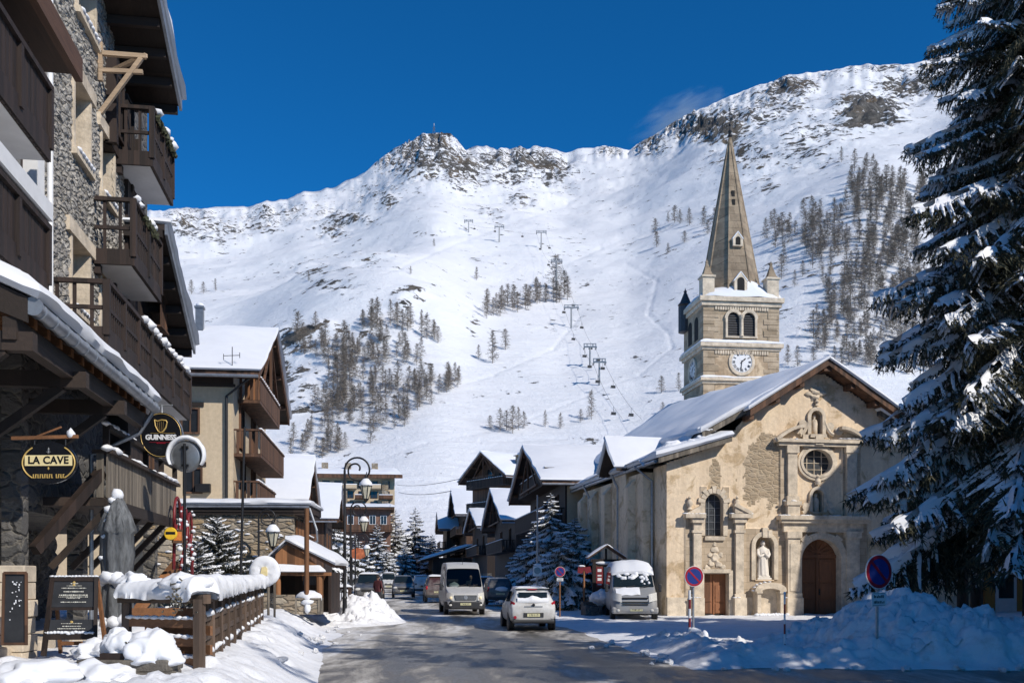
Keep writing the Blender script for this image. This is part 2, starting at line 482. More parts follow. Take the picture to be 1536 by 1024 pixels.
def setup():
    w = bpy.data.worlds.new("World"); scene.world = w; w.use_nodes = True
    N, L = w.node_tree.nodes, w.node_tree.links
    bg = N['Background']; bg.inputs['Strength'].default_value = .128
    sky = N.new('ShaderNodeTexSky'); sky.sky_type = 'NISHITA'; sky.sun_disc = False
    sky.sun_elevation = SUN_EL; sky.sun_rotation = math.atan2(SDIR.x, SDIR.y)
    sky.altitude = 2500; sky.air_density = .9; sky.dust_density = 0.0; sky.ozone_density = 4.0
    g = N.new('ShaderNodeGamma'); g.inputs['Gamma'].default_value = 1.0
    mx = N.new('ShaderNodeMix'); mx.data_type = 'RGBA'; mx.blend_type = 'MULTIPLY'; mx.inputs[0].default_value = 1
    mx.inputs[7].default_value = (.07, .69, 1.08, 1)
    L.new(sky.outputs[0], mx.inputs[6]); L.new(mx.outputs[2], bg.inputs['Color'])
    la = bpy.data.lights.new('sun', 'SUN'); la.energy = 4.35; la.angle = math.radians(.5); la.color = (1, .94, .85)
    lo = bpy.data.objects.new('sun', la); COL.objects.link(lo); lo.location = (60, -60, 90)
    lo.rotation_euler = SDIR.to_track_quat('Z', 'Y').to_euler()
    ca = bpy.data.cameras.new('camera'); co = bpy.data.objects.new('camera', ca); COL.objects.link(co)
    co.location = (0, 0, CAMZ); co.rotation_euler = (PI / 2, 0, 0)
    ca.sensor_width = 36; ca.lens = F / 1536 * 36; ca.shift_y = (HY - 512) / 1536; ca.clip_end = 6000; ca.clip_start = .1
    scene.camera = co
    vs = scene.view_settings; vs.view_transform = 'Standard'; vs.look = 'None'; vs.gamma = 1; vs.exposure = 0; vs.use_curve_mapping = False
    scene.render.engine = 'CYCLES'
    cy = scene.cycles; cy.max_bounces = 5; cy.diffuse_bounces = 3; cy.glossy_bounces = 2; cy.transmission_bounces = 4; cy.transparent_max_bounces = 8
    cy.use_denoising = True
setup()

# ---------------------------------------------------------------- vector noise
def _hash(i, j, seed):
    n = (i.astype(np.int64) * 374761393 + j.astype(np.int64) * 668265263 + seed * 974634777) & 0xffffffff
    n = ((n ^ (n >> 13)) * 1274126177) & 0xffffffff
    n = n ^ (n >> 16)
    return (n & 0xffff) / 65535.0
def vnoise(x, y, seed=0):
    i, j = np.floor(x), np.floor(y); fx, fy = x - i, y - j
    fx = fx * fx * (3 - 2 * fx); fy = fy * fy * (3 - 2 * fy)
    a, b, c, d = _hash(i, j, seed), _hash(i + 1, j, seed), _hash(i, j + 1, seed), _hash(i + 1, j + 1, seed)
    return (a * (1 - fx) + b * fx) * (1 - fy) + (c * (1 - fx) + d * fx) * fy
def fbm(x, y, seed=0, oct=5, gain=.5):
    x = np.asarray(x, float); y = np.asarray(y, float)
    s, a, t = 0, 1.0, 0
    for k in range(oct):
        s = s + a * vnoise(x * 2 ** k + 17.3 * k, y * 2 ** k - 9.1 * k, seed + k); t += a; a *= gain
    return s / t * 2 - 1
def sstep(a, b, x):
    t = np.clip((np.asarray(x, float) - a) / (b - a), 0, 1); return t * t * (3 - 2 * t)

def np_mesh(name, V, Fc, mats, smooth=True, attr=None, mi=None):
    me = bpy.data.meshes.new(name)
    V = np.asarray(V, np.float32); Fc = np.asarray(Fc, np.int32); k = Fc.shape[1]
    me.vertices.add(len(V)); me.vertices.foreach_set('co', V.ravel())
    me.loops.add(Fc.size); me.loops.foreach_set('vertex_index', Fc.ravel())
    me.polygons.add(len(Fc)); me.polygons.foreach_set('loop_start', np.arange(0, Fc.size, k, dtype=np.int32))
    try: me.polygons.foreach_set('loop_total', np.full(len(Fc), k, np.int32))
    except Exception: pass
    for m in (mats if isinstance(mats, (list, tuple)) else [mats]): me.materials.append(m)
    if mi is not None: me.polygons.foreach_set('material_index', np.asarray(mi, np.int32))
    me.update(calc_edges=True)
    me.polygons.foreach_set('use_smooth', np.full(len(Fc), bool(smooth)))
    if attr is not None:
        for an, av in attr.items():
            A = me.attributes.new(an, 'FLOAT', 'POINT'); A.data.foreach_set('value', np.asarray(av, np.float32).ravel())
    me.validate(); me.update()
    return me
def grid_faces(nu, nv):
    i, j = np.meshgrid(np.arange(nu - 1), np.arange(nv - 1), indexing='ij'); a = (i * nv + j).ravel()
    return np.stack([a, a + nv, a + nv + 1, a + 1], 1)

# ---------------------------------------------------------------- the ground and the road
def clods(x, y, size, seed):
    """broken blocks: every cell its own height and tilt"""
    x = x / size; y = y / size; ix, iy = np.floor(x), np.floor(y)
    best = np.full(np.shape(x), 9.0); out = np.zeros(np.shape(x))
    for a in (-1, 0, 1):
        for b in (-1, 0, 1):
            cx, cy = ix + a, iy + b
            px, py = cx + _hash(cx, cy, seed), cy + _hash(cx, cy, seed + 50)
            d = (x - px) ** 2 + (y - py) ** 2
            h = _hash(cx, cy, seed + 7) - .5 + (x - px) * (_hash(cx, cy, seed + 11) - .5) * 1.5 + (y - py) * (_hash(cx, cy, seed + 13) - .5) * 1.5 - d * .35
            out = np.where(d < best, h, out); best = np.minimum(best, d)
    return out
def fence_x(y): return -4.39 - .19 * (np.asarray(y, float) - 14)
def ground_h(x, y):
    x = np.asarray(x, float); y = np.asarray(y, float)
    s = x + .123 * y
    g = .006 * np.maximum(0, y - 25)
    edge = fence_x(y)
    fade = sstep(9.5, 11.5, y) * (1 - .55 * sstep(44, 62, y)) * (1 - sstep(120, 180, y))
    toe = np.where(y < 30, 1.9, 1.9 + (y - 30) * .05)
    h = .76 * sstep(0, 1, (edge + toe - x) / toe) * fade
    wide = 15 * sstep(22.6, 20.9, y)
    onroad = sstep(-2.2, -1.2, s) * (1 - sstep(6.2, 7.4, s - wide))
    lump = fbm(x * .9, y * .9, 3, 4) * .07 + clods(x, y, .42, 5) * .085 + clods(x, y, .19, 6) * .045 + fbm(x * 6, y * 6, 9, 3) * .018
    trod = sstep(-.2, .5, fbm(x * .35, y * .35, 77, 3) + .35 * (h > .2)); lump = lump * (.45 + .75 * trod)
    side = sstep(0, .6, h) * .5 + .5
    wind = sstep(-2.1, -2.6, s) * .0
    h = h + lump * side * (1 - onroad)
    h = h + .05 * (sstep(6.8, 8.5, s - wide)) * (1 - sstep(120, 180, y))
    return g + h * 1.0 - onroad * .03

def make_ground():
    xs = np.concatenate([np.linspace(-420, -45, 20), np.arange(-44, -14, 1.0), np.arange(-14, -1.5, .09), np.arange(-1.5, 26, .2), np.arange(26, 60, 1.2), np.linspace(62, 420, 20)])
    ys = np.concatenate([np.linspace(-300, -20, 15), np.arange(-18, 8, 1.0), np.arange(8, 46, .10), np.arange(46, 52, .2), np.arange(52, 110, .6), np.arange(110, 270, 4.0)])
    X, Y = np.meshgrid(xs, ys, indexing='ij')
    Z = ground_h(X, Y)
    V = np.stack([X.ravel(), Y.ravel(), Z.ravel()], 1)
    o = link('ground', np_mesh('ground', V, grid_faces(len(xs), len(ys)), snow_mat('ground_snow', dirt=.30, bscale=4.5, bump=.7, dist=.10, dirtscale=.6)))
    o['kind'] = 'structure'
    # the ploughed road
    ns = 180
    ys = np.concatenate([np.linspace(-60, 6, 24), np.arange(7, 60, .2), np.arange(60, 190, 1.2)])
    u = np.linspace(0, 1, ns)
    sl = -1.75 + fbm(ys * .45, ys * 0, 5, 4) * .55 + 1.0 * sstep(36, 41, ys) * (1 - sstep(47, 55, ys))
    sr = 6.55 + fbm(ys * .4, ys * 0 + 7, 6, 4) * .45 + 15 * sstep(22.4, 21.2, ys)
    S = sl[:, None] * (1 - u) + sr[:, None] * u
    Yg = np.repeat(ys[:, None], ns, 1); X = S - .123 * Yg
    Z = .006 * np.maximum(0, Yg - 25) + .004 + fbm(X * .8, Yg * .25, 11, 4) * .02
    Z[:, 0] -= .12; Z[:, -1] -= .12
    V = np.stack([X.ravel(), Yg.ravel(), Z.ravel()], 1)
    Sw = S + fbm(Yg * .06, Yg * 0 + 3, 33, 2) * .5
    road_tone = np.zeros_like(S)
    for c_, w_ in ((.1, .34), (1.65, .36), (3.3, .36), (4.85, .36)): road_tone = np.maximum(road_tone, np.exp(-((Sw - c_) / w_) ** 2))
    road_tone = .55 * road_tone * (1 - .4 * sstep(40, 70, Yg)) + .62 * (1 - sstep(24, 40, Yg + 2.2 * (2.0 - S))) - .30 * sstep(1.4, .0, np.minimum(S - sl[:, None], sr[:, None] - S))  # wheel wear in tracks; also darker over the near right, paler at both edges
    m, N, L, b = nodes('icy_road')
    v = mapped(N, L, (1, .22, 1), (0, 0, math.radians(-7)))
    vd = mapped(N, L)
    big = noise_n(N, L, v, .75, 9, .68, .5); mid = noise_n(N, L, v, 3.2, 8, .7); fine = noise_n(N, L, vd, 16, 6, .7)
    wa = N.new('ShaderNodeAttribute'); wa.attribute_name = 'road_tone'
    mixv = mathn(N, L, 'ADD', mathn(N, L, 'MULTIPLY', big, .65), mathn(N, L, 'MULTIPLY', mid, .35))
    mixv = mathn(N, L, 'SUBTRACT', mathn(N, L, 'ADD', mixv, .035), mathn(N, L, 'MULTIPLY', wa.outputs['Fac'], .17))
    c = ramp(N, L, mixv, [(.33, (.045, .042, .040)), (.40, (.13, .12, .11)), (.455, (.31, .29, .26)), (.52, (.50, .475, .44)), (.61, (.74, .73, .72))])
    c = mixc(N, L, .5, c, ramp(N, L, fine, [(.35, (.55, .53, .5)), (.6, (1, 1, 1))]), 'MULTIPLY')
    L.new(c, b.inputs['Base Color'])
    L.new(ramp(N, L, mixv, [(.36, .30), (.52, .75)]), b.inputs['Roughness'])
    b.inputs['Specular IOR Level'].default_value = .3
    bumpn(N, L, b, mathn(N, L, 'ADD', mixv, mathn(N, L, 'MULTIPLY', fine, .35)), .6, .05)
    o = link('road', np_mesh('road', V, grid_faces(len(ys), ns), m, attr={'road_tone': road_tone})); o['kind'] = 'structure'
make_ground()

# ---------------------------------------------------------------- the mountain
SKY = [(-700, 360), (-200, 335), (150, 322), (258, 314), (285, 311), (300, 313), (345, 309), (372, 311), (400, 302), (432, 299), (455, 288), (480, 286), (505, 279), (530, 268), (548, 258), (565, 241),
       (588, 226), (600, 217), (622, 209), (633, 201), (650, 199), (676, 201), (686, 211), (697, 224), (715, 219), (728, 218), (745, 224), (752, 221), (765, 225), (780, 219), (795, 223), (805, 218), (818, 221),
       (830, 224), (848, 228), (862, 225), (875, 221), (892, 222), (908, 218), (925, 221), (944, 227), (955, 217), (972, 207), (1000, 191), (1030, 172), (1060, 160), (1100, 141), (1150, 125),
       (1170, 117), (1185, 111), (1212, 110), (1250, 105), (1300, 97), (1370, 97), (1386, 92), (1420, 82), (1536, 45), (1700, 10), (2300, -60)]
TOPD = [(-700, 1150), (258, 1350), (600, 1450), (690, 1500), (800, 1650), (900, 1750), (945, 1700), (1000, 1350), (1150, 1150), (1400, 1050), (2300, 900)]
ROCKS = [(640, 235, 62, 34, 1.0), (690, 250, 38, 34, .95), (600, 240, 40, 18, .7), (655, 210, 26, 12, 1.0), (745, 240, 40, 18, .85), (795, 238, 55, 20, 1.0), (835, 250, 26, 22, .85), (770, 262, 50, 14, .7), (915, 226, 20, 6, .8),
         (290, 335, 45, 22, .75), (335, 350, 40, 20, .6), (395, 330, 30, 20, .8), (435, 320, 40, 14, .45), (490, 318, 30, 12, .45), (520, 330, 42, 8, .85), (495, 348, 22, 10, .85), (560, 290, 45, 22, .42), (585, 300, 14, 9, .9),
         (975, 215, 30, 18, .8), (1020, 185, 40, 16, .9), (1065, 195, 62, 20, 1.25), (1110, 175, 60, 24, .7), (1180, 130, 34, 18, 1.05), (1205, 128, 22, 12, 1.05), (1240, 112, 30, 6, .6), (1160, 158, 60, 20, .7), (1120, 235, 50, 22, .75),
         (1215, 205, 60, 26, .66), (1200, 235, 60, 18, .6), (1302, 168, 50, 26, 1.35), (1270, 190, 40, 10, .9), (1360, 132, 40, 18, 1.2), (1395, 128, 40, 18, 1.1), (1330, 105, 60, 8, .55), (1370, 112, 40, 6, .6),
         (448, 508, 40, 18, 1.0), (425, 540, 18, 30, .9), (500, 490, 40, 8, .8), (560, 503, 44, 6, .9), (620, 440, 26, 11, 1.15), (600, 456, 16, 8, .9), (440, 560, 40, 36, .55), (445, 600, 30, 24, .6),
         (555, 388, 40, 12, .5), (500, 430, 50, 16, .5), (470, 410, 40, 14, .45), (640, 430, 20, 14, .4), (780, 298, 30, 10, .6), (740, 320, 26, 14, .45), (820, 262, 12, 8, 1.0), (660, 342, 30, 9, .4), (1080, 320, 24, 12, .6),
         (1195, 250, 20, 6, .7), (1250, 300, 60, 10, .4), (1145, 270, 20, 24, .45)]
PX = np.arange(-560, 2080, 2.4); NR = 400
def make_mountain():
    global MZ, MY
    sx, sy = zip(*SKY); tx, td = zip(*TOPD)
    jag = (vnoise(PX * .09, PX * 0, 21) - .5) * 3.0 + (vnoise(PX * .2, PX * 0, 22) - .5) * 1.6
    def smooth(a, n):
        k = np.exp(-np.linspace(-2, 2, 2 * n + 1) ** 2); k /= k.sum()
        return np.convolve(np.pad(a, n, mode='edge'), k, 'valid')
    top = (HY - (np.interp(PX, sx, sy) + jag)) / F
    Yt = smooth(np.interp(PX, tx, td), 120)
    tops = smooth(top, 26)
    Y0 = 172.0
    t = np.linspace(0, 1, NR)
    fr = t ** 1.0 * (1 - Y0 / Yt[:, None])                # angle fraction grows evenly
    Y = Y0 / (1 - fr)
    sl = tops / (1 - Y0 / Yt)
    A = ((PX - CX) / F)[:, None]; X = A * Y
    Z = sl[:, None] * (Y - Y0)
    e = sstep(0, .06, t) * (1 - sstep(.96, 1, t) * .6)
    Z = Z + (fbm(X / 210, Y / 210, 31, 4) * .024 * Y + fbm(X / 55, Y / 55, 37, 4) * .0075 * Y + fbm(X / 16, Y / 16, 39, 3) * .0012 * Y) * e
    # shoulder of the wooded hill on the left: steep up to its crest, flatter behind
    pp = PX[:, None] + 0 * Y
    Z = Z + 24 * np.exp(-((pp - 520) / 150) ** 2) * np.exp(-((Y - 390) / 85) ** 2)
    Z = Z + 20 * np.exp(-((pp - 1330) / 150) ** 2) * np.exp(-((Y - 420) / 120) ** 2)
    py = HY - (Z) / Y * F
    rock = np.zeros_like(Y)
    for (cx, cy, rx, ry, st) in ROCKS:
        rock = np.maximum(rock, st * .95 * np.exp(-(((pp - cx) / rx) ** 2 + ((py - cy) / ry) ** 2) ** 1.3 * .8))
    for line in ([(940, 395), (985, 420), (972, 470), (1003, 500), (1008, 520), (960, 560), (880, 590), (760, 640), (640, 662), (560, 690)], [(690, 470), (760, 440), (830, 400), (900, 370), (1000, 330), (1090, 296)],
                 [(660, 585), (740, 560), (830, 520), (870, 470)], [(1150, 386), (1200, 312), (1290, 276)], [(480, 440), (600, 400), (700, 356), (850, 300), (940, 252)], [(600, 655), (720, 660), (850, 655)]):
        for (ax, ay), (bx, by) in zip(line[:-1], line[1:]):
            l2 = (bx - ax) ** 2 + (by - ay) ** 2; f = np.clip(((pp - ax) * (bx - ax) + (py - ay) * (by - ay)) / l2, 0, 1)
            dd = np.hypot(pp - ax - f * (bx - ax), (py - ay - f * (by - ay)) * 1.4)
            Z = Z - .0008 * Y * np.exp(-(dd / 3.2) ** 2) * (1 - rock)                  # groomed tracks cut into the snow
    crag = 1 - np.abs(fbm(X / 38, Y / 38 + Z / 30, 41, 5))
    fine = fbm(X / 9, Y / 9 + Z / 8, 47, 4)
    Z = Z + rock * (crag - .75) * .030 * Y + rock * fine * .006 * Y + fine * .0011 * Y
    ang = (Z) / Y
    k1 = smooth(tops / ang[:, -40:].max(1), 60)
    Z = Z * k1[:, None]
    for n_, t0, w0 in ((14, .6, 24), (8, .86, 8), (3, .94, 3)):
        d = smooth(smooth(top, w0) - (Z / Y)[:, -n_:].max(1), w0)[:, None]
        Z = Z + d * Y * sstep(t0, .99, t)
    d = (top - (Z / Y)[:, -4:].max(1))[:, None]
    Z = Z + d * Y * sstep(.972, .995, t)
    # last rows fall away behind the ridge
    X2 = A * (Yt[:, None] + 90); Y2 = Yt[:, None] + 90 + 0 * A; Z2 = Z[:, -1:] - 90
    X = np.hstack([X, X2]); Y = np.hstack([Y, Y2]); Z = np.hstack([Z, Z2]); rock = np.hstack([rock, rock[:, -1:]])
    Z[:, 0] -= 6
    MZ, MY = Z[:, :NR], Y[:, :NR]
    V = np.stack([X.ravel(), Y.ravel(), Z.ravel() + CAMZ], 1)
    m, N, L, b = nodes('mountain_snow')
    v = mapped(N, L, (1, 1, 1.25))
    at_ = N.new('ShaderNodeAttribute'); at_.attribute_name = 'rock'
    n1 = noise_n(N, L, v, .045, 9, .62, .4); n2 = noise_n(N, L, v, .19, 8, .66)
    rk = mathn(N, L, 'ADD', mathn(N, L, 'MULTIPLY', at_.outputs['Fac'], .50), mathn(N, L, 'ADD', mathn(N, L, 'MULTIPLY', n1, 1.2), mathn(N, L, 'MULTIPLY', n2, 2.05)))
    f = ramp(N, L, mathn(N, L, 'SUBTRACT', rk, 1.52), [(.43, 0.0), (.49, 1.0)])
    rc = noise_n(N, L, v, .35, 8, .7); rc2 = noise_n(N, L, v, .03, 3, .5)
    rcol = ramp(N, L, rc, [(.3, (.055, .053, .052)), (.55, (.15, .142, .132)), (.75, (.29, .27, .245))])
    rcol = mixc(N, L, ramp(N, L, rc2, [(.5, 0.0), (.68, .5)]), rcol, (.25, .18, .11))
    rcol = mixc(N, L, .7, rcol, ramp(N, L, noise_n(N, L, mapped(N, L, (1, 1, .5)), .16, 6, .75), [(.4, .35), (.6, 1.0)]), 'MULTIPLY')
    sn = noise_n(N, L, v, .012, 5, .6); sf = noise_n(N, L, v, .55, 5, .7)
    scol = ramp(N, L, sn, [(.3, (.72, .725, .755)), (.6, (.785, .79, .81))])
    L.new(mixc(N, L, f, scol, rcol), b.inputs['Base Color']); b.inputs['Roughness'].default_value = .85; b.inputs['Specular IOR Level'].default_value = .15
    # wind ripples, piste grooming and tracks
    vt = mapped(N, L, (.05, .32, .32), (0, 0, .5)); tr = noise_n(N, L, vt, 1.0, 8, .75, 1.2)
    h = mathn(N, L, 'ADD', mathn(N, L, 'MULTIPLY', tr, 1.4), mathn(N, L, 'MULTIPLY', sf, .8))
    h = mathn(N, L, 'ADD', h, mathn(N, L, 'MULTIPLY', mathn(N, L, 'MULTIPLY', f, rc), 4.0))
    bumpn(N, L, b, h, .55, 1.3)
    o = link('mountain', np_mesh('mountain', V, grid_faces(len(PX), NR + 1), m, attr={'rock': rock})); o['kind'] = 'structure'
make_mountain()

def hill(px, py):
    """point of the mountain seen at a photo pixel"""
    c = int(np.clip(np.searchsorted(PX, px), 1, len(PX) - 1)); w = (px - PX[c - 1]) / (PX[c] - PX[c - 1])
    ang = (MZ[c] / MY[c]) * w + (MZ[c - 1] / MY[c - 1]) * (1 - w)
    k = int(np.argmax(ang >= (HY - py) / F))
    if k == 0: k = NR - 1 if ang.max() < (HY - py) / F else 1
    Yv = MY[c][k] * w + MY[c - 1][k] * (1 - w)
    Zv = MZ[c][k] * w + MZ[c - 1][k] * (1 - w)
    return Vector(((px - CX) / F * Yv, Yv, Zv + CAMZ))

def cloud():
    """a wisp of cloud hanging behind the ridge"""
    m = bpy.data.materials.new('cloud_vapour'); m.use_nodes = True; N, L = m.node_tree.nodes, m.node_tree.links
    N.remove(N['Principled BSDF']); v = N.new('ShaderNodeVolumePrincipled'); v.inputs['Color'].default_value = (.95, .96, 1, 1); v.inputs['Anisotropy'].default_value = .2
    tc = N.new('ShaderNodeTexCoord'); ln = N.new('ShaderNodeVectorMath'); ln.operation = 'LENGTH'; L.new(tc.outputs['Object'], ln.inputs[0])
    n = noise_n(N, L, mapped(N, L, (1.4, 1.4, 2.2)), 1.5, 5, .6, .6)
    d = mathn(N, L, 'SUBTRACT', mathn(N, L, 'MULTIPLY', n, 1.5), mathn(N, L, 'ADD', mathn(N, L, 'MULTIPLY', ln.outputs['Value'], .75), .18), True)
    L.new(mathn(N, L, 'MULTIPLY', d, .030), v.inputs['Density']); L.new(v.outputs[0], N['Material Output'].inputs['Volume'])
    mb = MB(); mb.ico((0, 0, 0), 1, (1, 1, 1), 0, 0, 3)
    o = link('cloud', mesh_of('cloud', mb, m)); p = at(1018, 176, 1640); o.location = p; o.scale = (95, 60, 38); o.rotation_euler = (0, math.radians(-24), 0)
    tag(o, 'thin wisp of white cloud drifting behind the ridge left of the spire', 'cloud', kind='stuff')
cloud()
# ---------------------------------------------------------------- conifers
def leaf_mat(name, c1, c2, rough=.7):
    m, N, L, b = nodes(name)
    g = N.new('ShaderNodeNewGeometry')
    v = mapped(N, L)
    n = noise_n(N, L, v, 1.6, 4, .6)
    f = mathn(N, L, 'ADD', mathn(N, L, 'MULTIPLY', g.outputs['Random Per Island'], .6), mathn(N, L, 'MULTIPLY', n, .4))
    L.new(ramp(N, L, f, [(.2, c1), (.8, c2)]), b.inputs['Base Color']); b.inputs['Roughness'].default_value = rough
    b.inputs['Specular IOR Level'].default_value = .25
    return m
M['needles'] = leaf_mat('fir_needles', (.016, .026, .019), (.095, .085, .048))
M['needles_far'] = leaf_mat('spruce_needles', (.020, .024, .018), (.060, .055, .038))
M['larch'] = leaf_mat('larch_twigs', (.11, .094, .082), (.30, .25, .205), .9)
M['larch_bark'] = mat('larch_bark', (.07, .055, .045), .9)

def bough_template(seed, nl=40, step=.020, per=4, nlen=.037, nwid=.0078, hang=.9, latl=.34, snowy=1.0, ns=30):
    r = np.random.default_rng(seed)
    T = []; SV_tw = []
    def axis(x): return -.16 * x ** 2 + .10 * x ** 4
    wprof = []
    for i in range(nl):
        x = .06 + .94 * (i + r.random() * .6) / nl
        for side in (-1, 1):
            l = (latl * (1 - x) ** .75 * min(1, .35 + x * 2.2) + .045) * r.uniform(.7, 1.12)
            a = math.radians(r.uniform(42, 66))
            d = np.array([math.cos(a), side * math.sin(a), -.15 - .35 * r.random()])
            p0 = np.array([x, 0, axis(x)])
            k = max(2, int(l / step))
            if r.random() < (.5 if nl > 30 else .78) * snowy:
                e0, e1 = l * r.uniform(.0, .2), l * r.uniform(.55, .95); wd = r.uniform(.008, .015) * (1.0 if nl > 30 else 2.0)
                tw = []
                for q in range(5):
                    s = e0 + (e1 - e0) * q / 4; pc = p0 + d * s + np.array([0, 0, -.35 * s * s / max(l, .05) + .006]); sn = np.array([-d[1], d[0], 0]); sn /= np.linalg.norm(sn); ww = wd * math.sin(PI * (q + .7) / 5.4) * r.uniform(.7, 1.3)
                    tw.append([pc - sn * ww - [0, 0, .004], pc + [0, 0, ww * 1.0], pc + sn * ww - [0, 0, .004]])
                SV_tw.append(tw)
            for q in range(k):
                s = (q + r.random()) / k * l
                p = p0 + d * s + np.array([0, 0, -.35 * s * s / max(l, .05)])
                for _ in range(per):
                    nd = np.array([d[0] * .6, d[1] * .5, 0]) + np.array([0, 0, -hang * r.uniform(.3, 1.3)]) + r.normal(0, .38, 3)
                    nd /= np.linalg.norm(nd)
                    sd = np.cross(nd, r.normal(0, 1, 3)); sd /= max(1e-6, np.linalg.norm(sd))
                    ll = nlen * r.uniform(.7, 1.5)
                    T.append([p - sd * nwid * .6, p + sd * nwid * .6, p + nd * ll])
    V = np.array(T).reshape(-1, 3); Fc = np.arange(len(V)).reshape(-1, 3)
    # snow lying along the top of the bough
    SV, SF = [], []
    nc = 7
    ph = r.random() * 50
    for i in range(ns):
        x = .04 + .94 * i / (ns - 1)
        w = (latl * (.17 if nl > 30 else .42) * (1 - x) ** .7 * min(1, .3 + x * 2.2) + .020) * (.75 + .5 * mn.noise(Vector((x * 9, ph, 0))))
        for j in range(nc):
            u = j / (nc - 1) * 2 - 1
            hgt = (.030 + .028 * mn.noise(Vector((x * 8, u * 2, ph)))) * (1 - u * u) ** .6
            ww = w * (1 + .45 * mn.noise(Vector((x * 14, u * 3, ph + 7))))
            y = u * ww
            SV.append((x + .02 * mn.noise(Vector((x * 15, u * 4, ph + 3))) + abs(y) * .3, y, axis(x) - .30 * abs(y) - .6 * y * y + .004 + hgt - .014 * (abs(u) > .95)))
    for i in range(ns - 1):
        for j in range(nc - 1):
            x = i / ns; u = j - (nc - 1) / 2 + .5
            if mn.noise(Vector((x * 7 + ph, u * .8, 2))) > .22 + (snowy - 1): continue
            SF.append((i * nc + j, (i + 1) * nc + j, (i + 1) * nc + j + 1, i * nc + j + 1))
    for tw in SV_tw:
        b = len(SV); SV.extend([tuple(p) for row in tw for p in row])
        for i in range(4):
            for j in range(2): SF.append((b + i * 3 + j, b + (i + 1) * 3 + j, b + (i + 1) * 3 + j + 1, b + i * 3 + j + 1))
    return V, Fc, np.array(SV), np.array(SF, int).reshape(-1, 4)

BOUGH_HI = [bough_template(100 + k) for k in range(4)]
BOUGH_LO = [bough_template(200 + k, nl=16, step=.05, per=2, nlen=.11, nwid=.034, snowy=1.12, ns=9) for k in range(4)]
BOUGH_MID = [bough_template(300 + k, nl=24, step=.034, per=2, nlen=.07, nwid=.022, snowy=1.15, ns=12) for k in range(4)]

def conifer(name, label, loc, H, R, base, n, tmpl, seed, cat='tree', group=None, pitch=(-32, 8), lean=0.0, trunk_r=None, power=.8, snowscale=1.0, needles='needles', wid=1.0, jitter=.25):
    r = np.random.default_rng(seed)
    t = thing(name, label, cat, loc, group=group)
    tr = trunk_r or H * .014
    mb = MB(); mb.tube([(0, 0, -.4), (0, 0, base), (0, 0, H * .5), (0, 0, H * .985)], [tr * 1.1, tr * .95, tr * .6, .01], 8)
    part('trunk', mb, M['bark'], t, smooth=True)
    NV, NF, SV, SF = [], [], [], []; nb = sb = 0
    for i in range(n):
        f = ((i + r.random()) / n) ** 1.12                   # more boughs low down
        z = base + (H - base) * f
        L = R * ((1 - f) ** power) * r.uniform(1 - jitter * 1.4, 1 + jitter * .5) + .02 * H * (1 - f) + .012 * H
        az = i * 2.39996 + r.uniform(-.4, .4)
        pt = math.radians(pitch[0] * (1 - f) + pitch[1] * f + r.uniform(-7, 7))
        T = tmpl[r.integers(len(tmpl))]
        roll = r.uniform(-.3, .3)
        Mx = np.array(Matrix.Rotation(az, 3, 'Z') @ Matrix.Rotation(-pt, 3, 'Y') @ Matrix.Rotation(roll, 3, 'X'))
        S = np.diag([L, L * wid, L])
        off = np.array([0, 0, z])
        V = T[0] @ S @ Mx.T + off
        NV.append(V); NF.append(T[1] + nb); nb += len(V)
        if r.random() < .93 * snowscale:
            Vs = (T[2] * np.array([1, 1, min(1.3, .9 + .4 * r.random())])) @ S @ Mx.T + off
            SV.append(Vs); SF.append(T[3] + sb); sb += len(Vs)
    link('crown', np_mesh('crown', np.vstack(NV), np.vstack(NF), M[needles], smooth=False), t)
    if SV:
        link('snow', np_mesh('snow', np.vstack(SV), np.vstack(SF), M['snow_tree'], smooth=True), t)
    return t

# the tall fir in front of the church and its neighbours
conifer('fir_tree', 'towering snow-laden fir in front of the church, cut off by the right edge', (14.9, 28.5, .1), 31.5, 5.0, 4.6, 340, BOUGH_HI, 5, pitch=(-30, 6), trunk_r=.26, jitter=.26, power=.98)
conifer('fir_tree', 'dark fir right behind the tall fir, bare lower trunk showing above ploughed snow', (15.5, 33.2, .1), 11, 3.0, 4.6, 70, BOUGH_MID, 6, pitch=(-30, 4), trunk_r=.2)
conifer('fir_tree', 'slim dark fir trunk with few low boughs between the church corner and the tall fir', (16.3, 36.0, .1), 13, 2.6, 5.0, 60, BOUGH_MID, 8, pitch=(-25, 4), trunk_r=.2)

# snowy firs beside the church, in its shade
sh = [(826, 738, 60, 2.9), (862, 775, 57, 3.0), (800, 790, 62, 2.6), (842, 800, 55, 2.9), (783, 815, 66, 2.4)]
lab = ['tallest of the snow-covered firs left of the church wall, in blue shade', 'broad snow-covered fir right against the church wall in blue shade', 'snow-covered fir in blue shade standing behind the tall lamp post',
       'low bushy snow-covered fir in front of the fir group by the church', 'small snow-covered fir on the street side of the fir group']
for k, (px, py, Y, R) in enumerate(sh):
    g = gz(Y)
    conifer('snowy_fir', lab[k], (xat(px, Y), Y, g), zat(py, Y) - g, R, .5, 110, BOUGH_MID, 20 + k, group='snowy firs beside the church', pitch=(-34, 6), power=.75, snowscale=1.07)

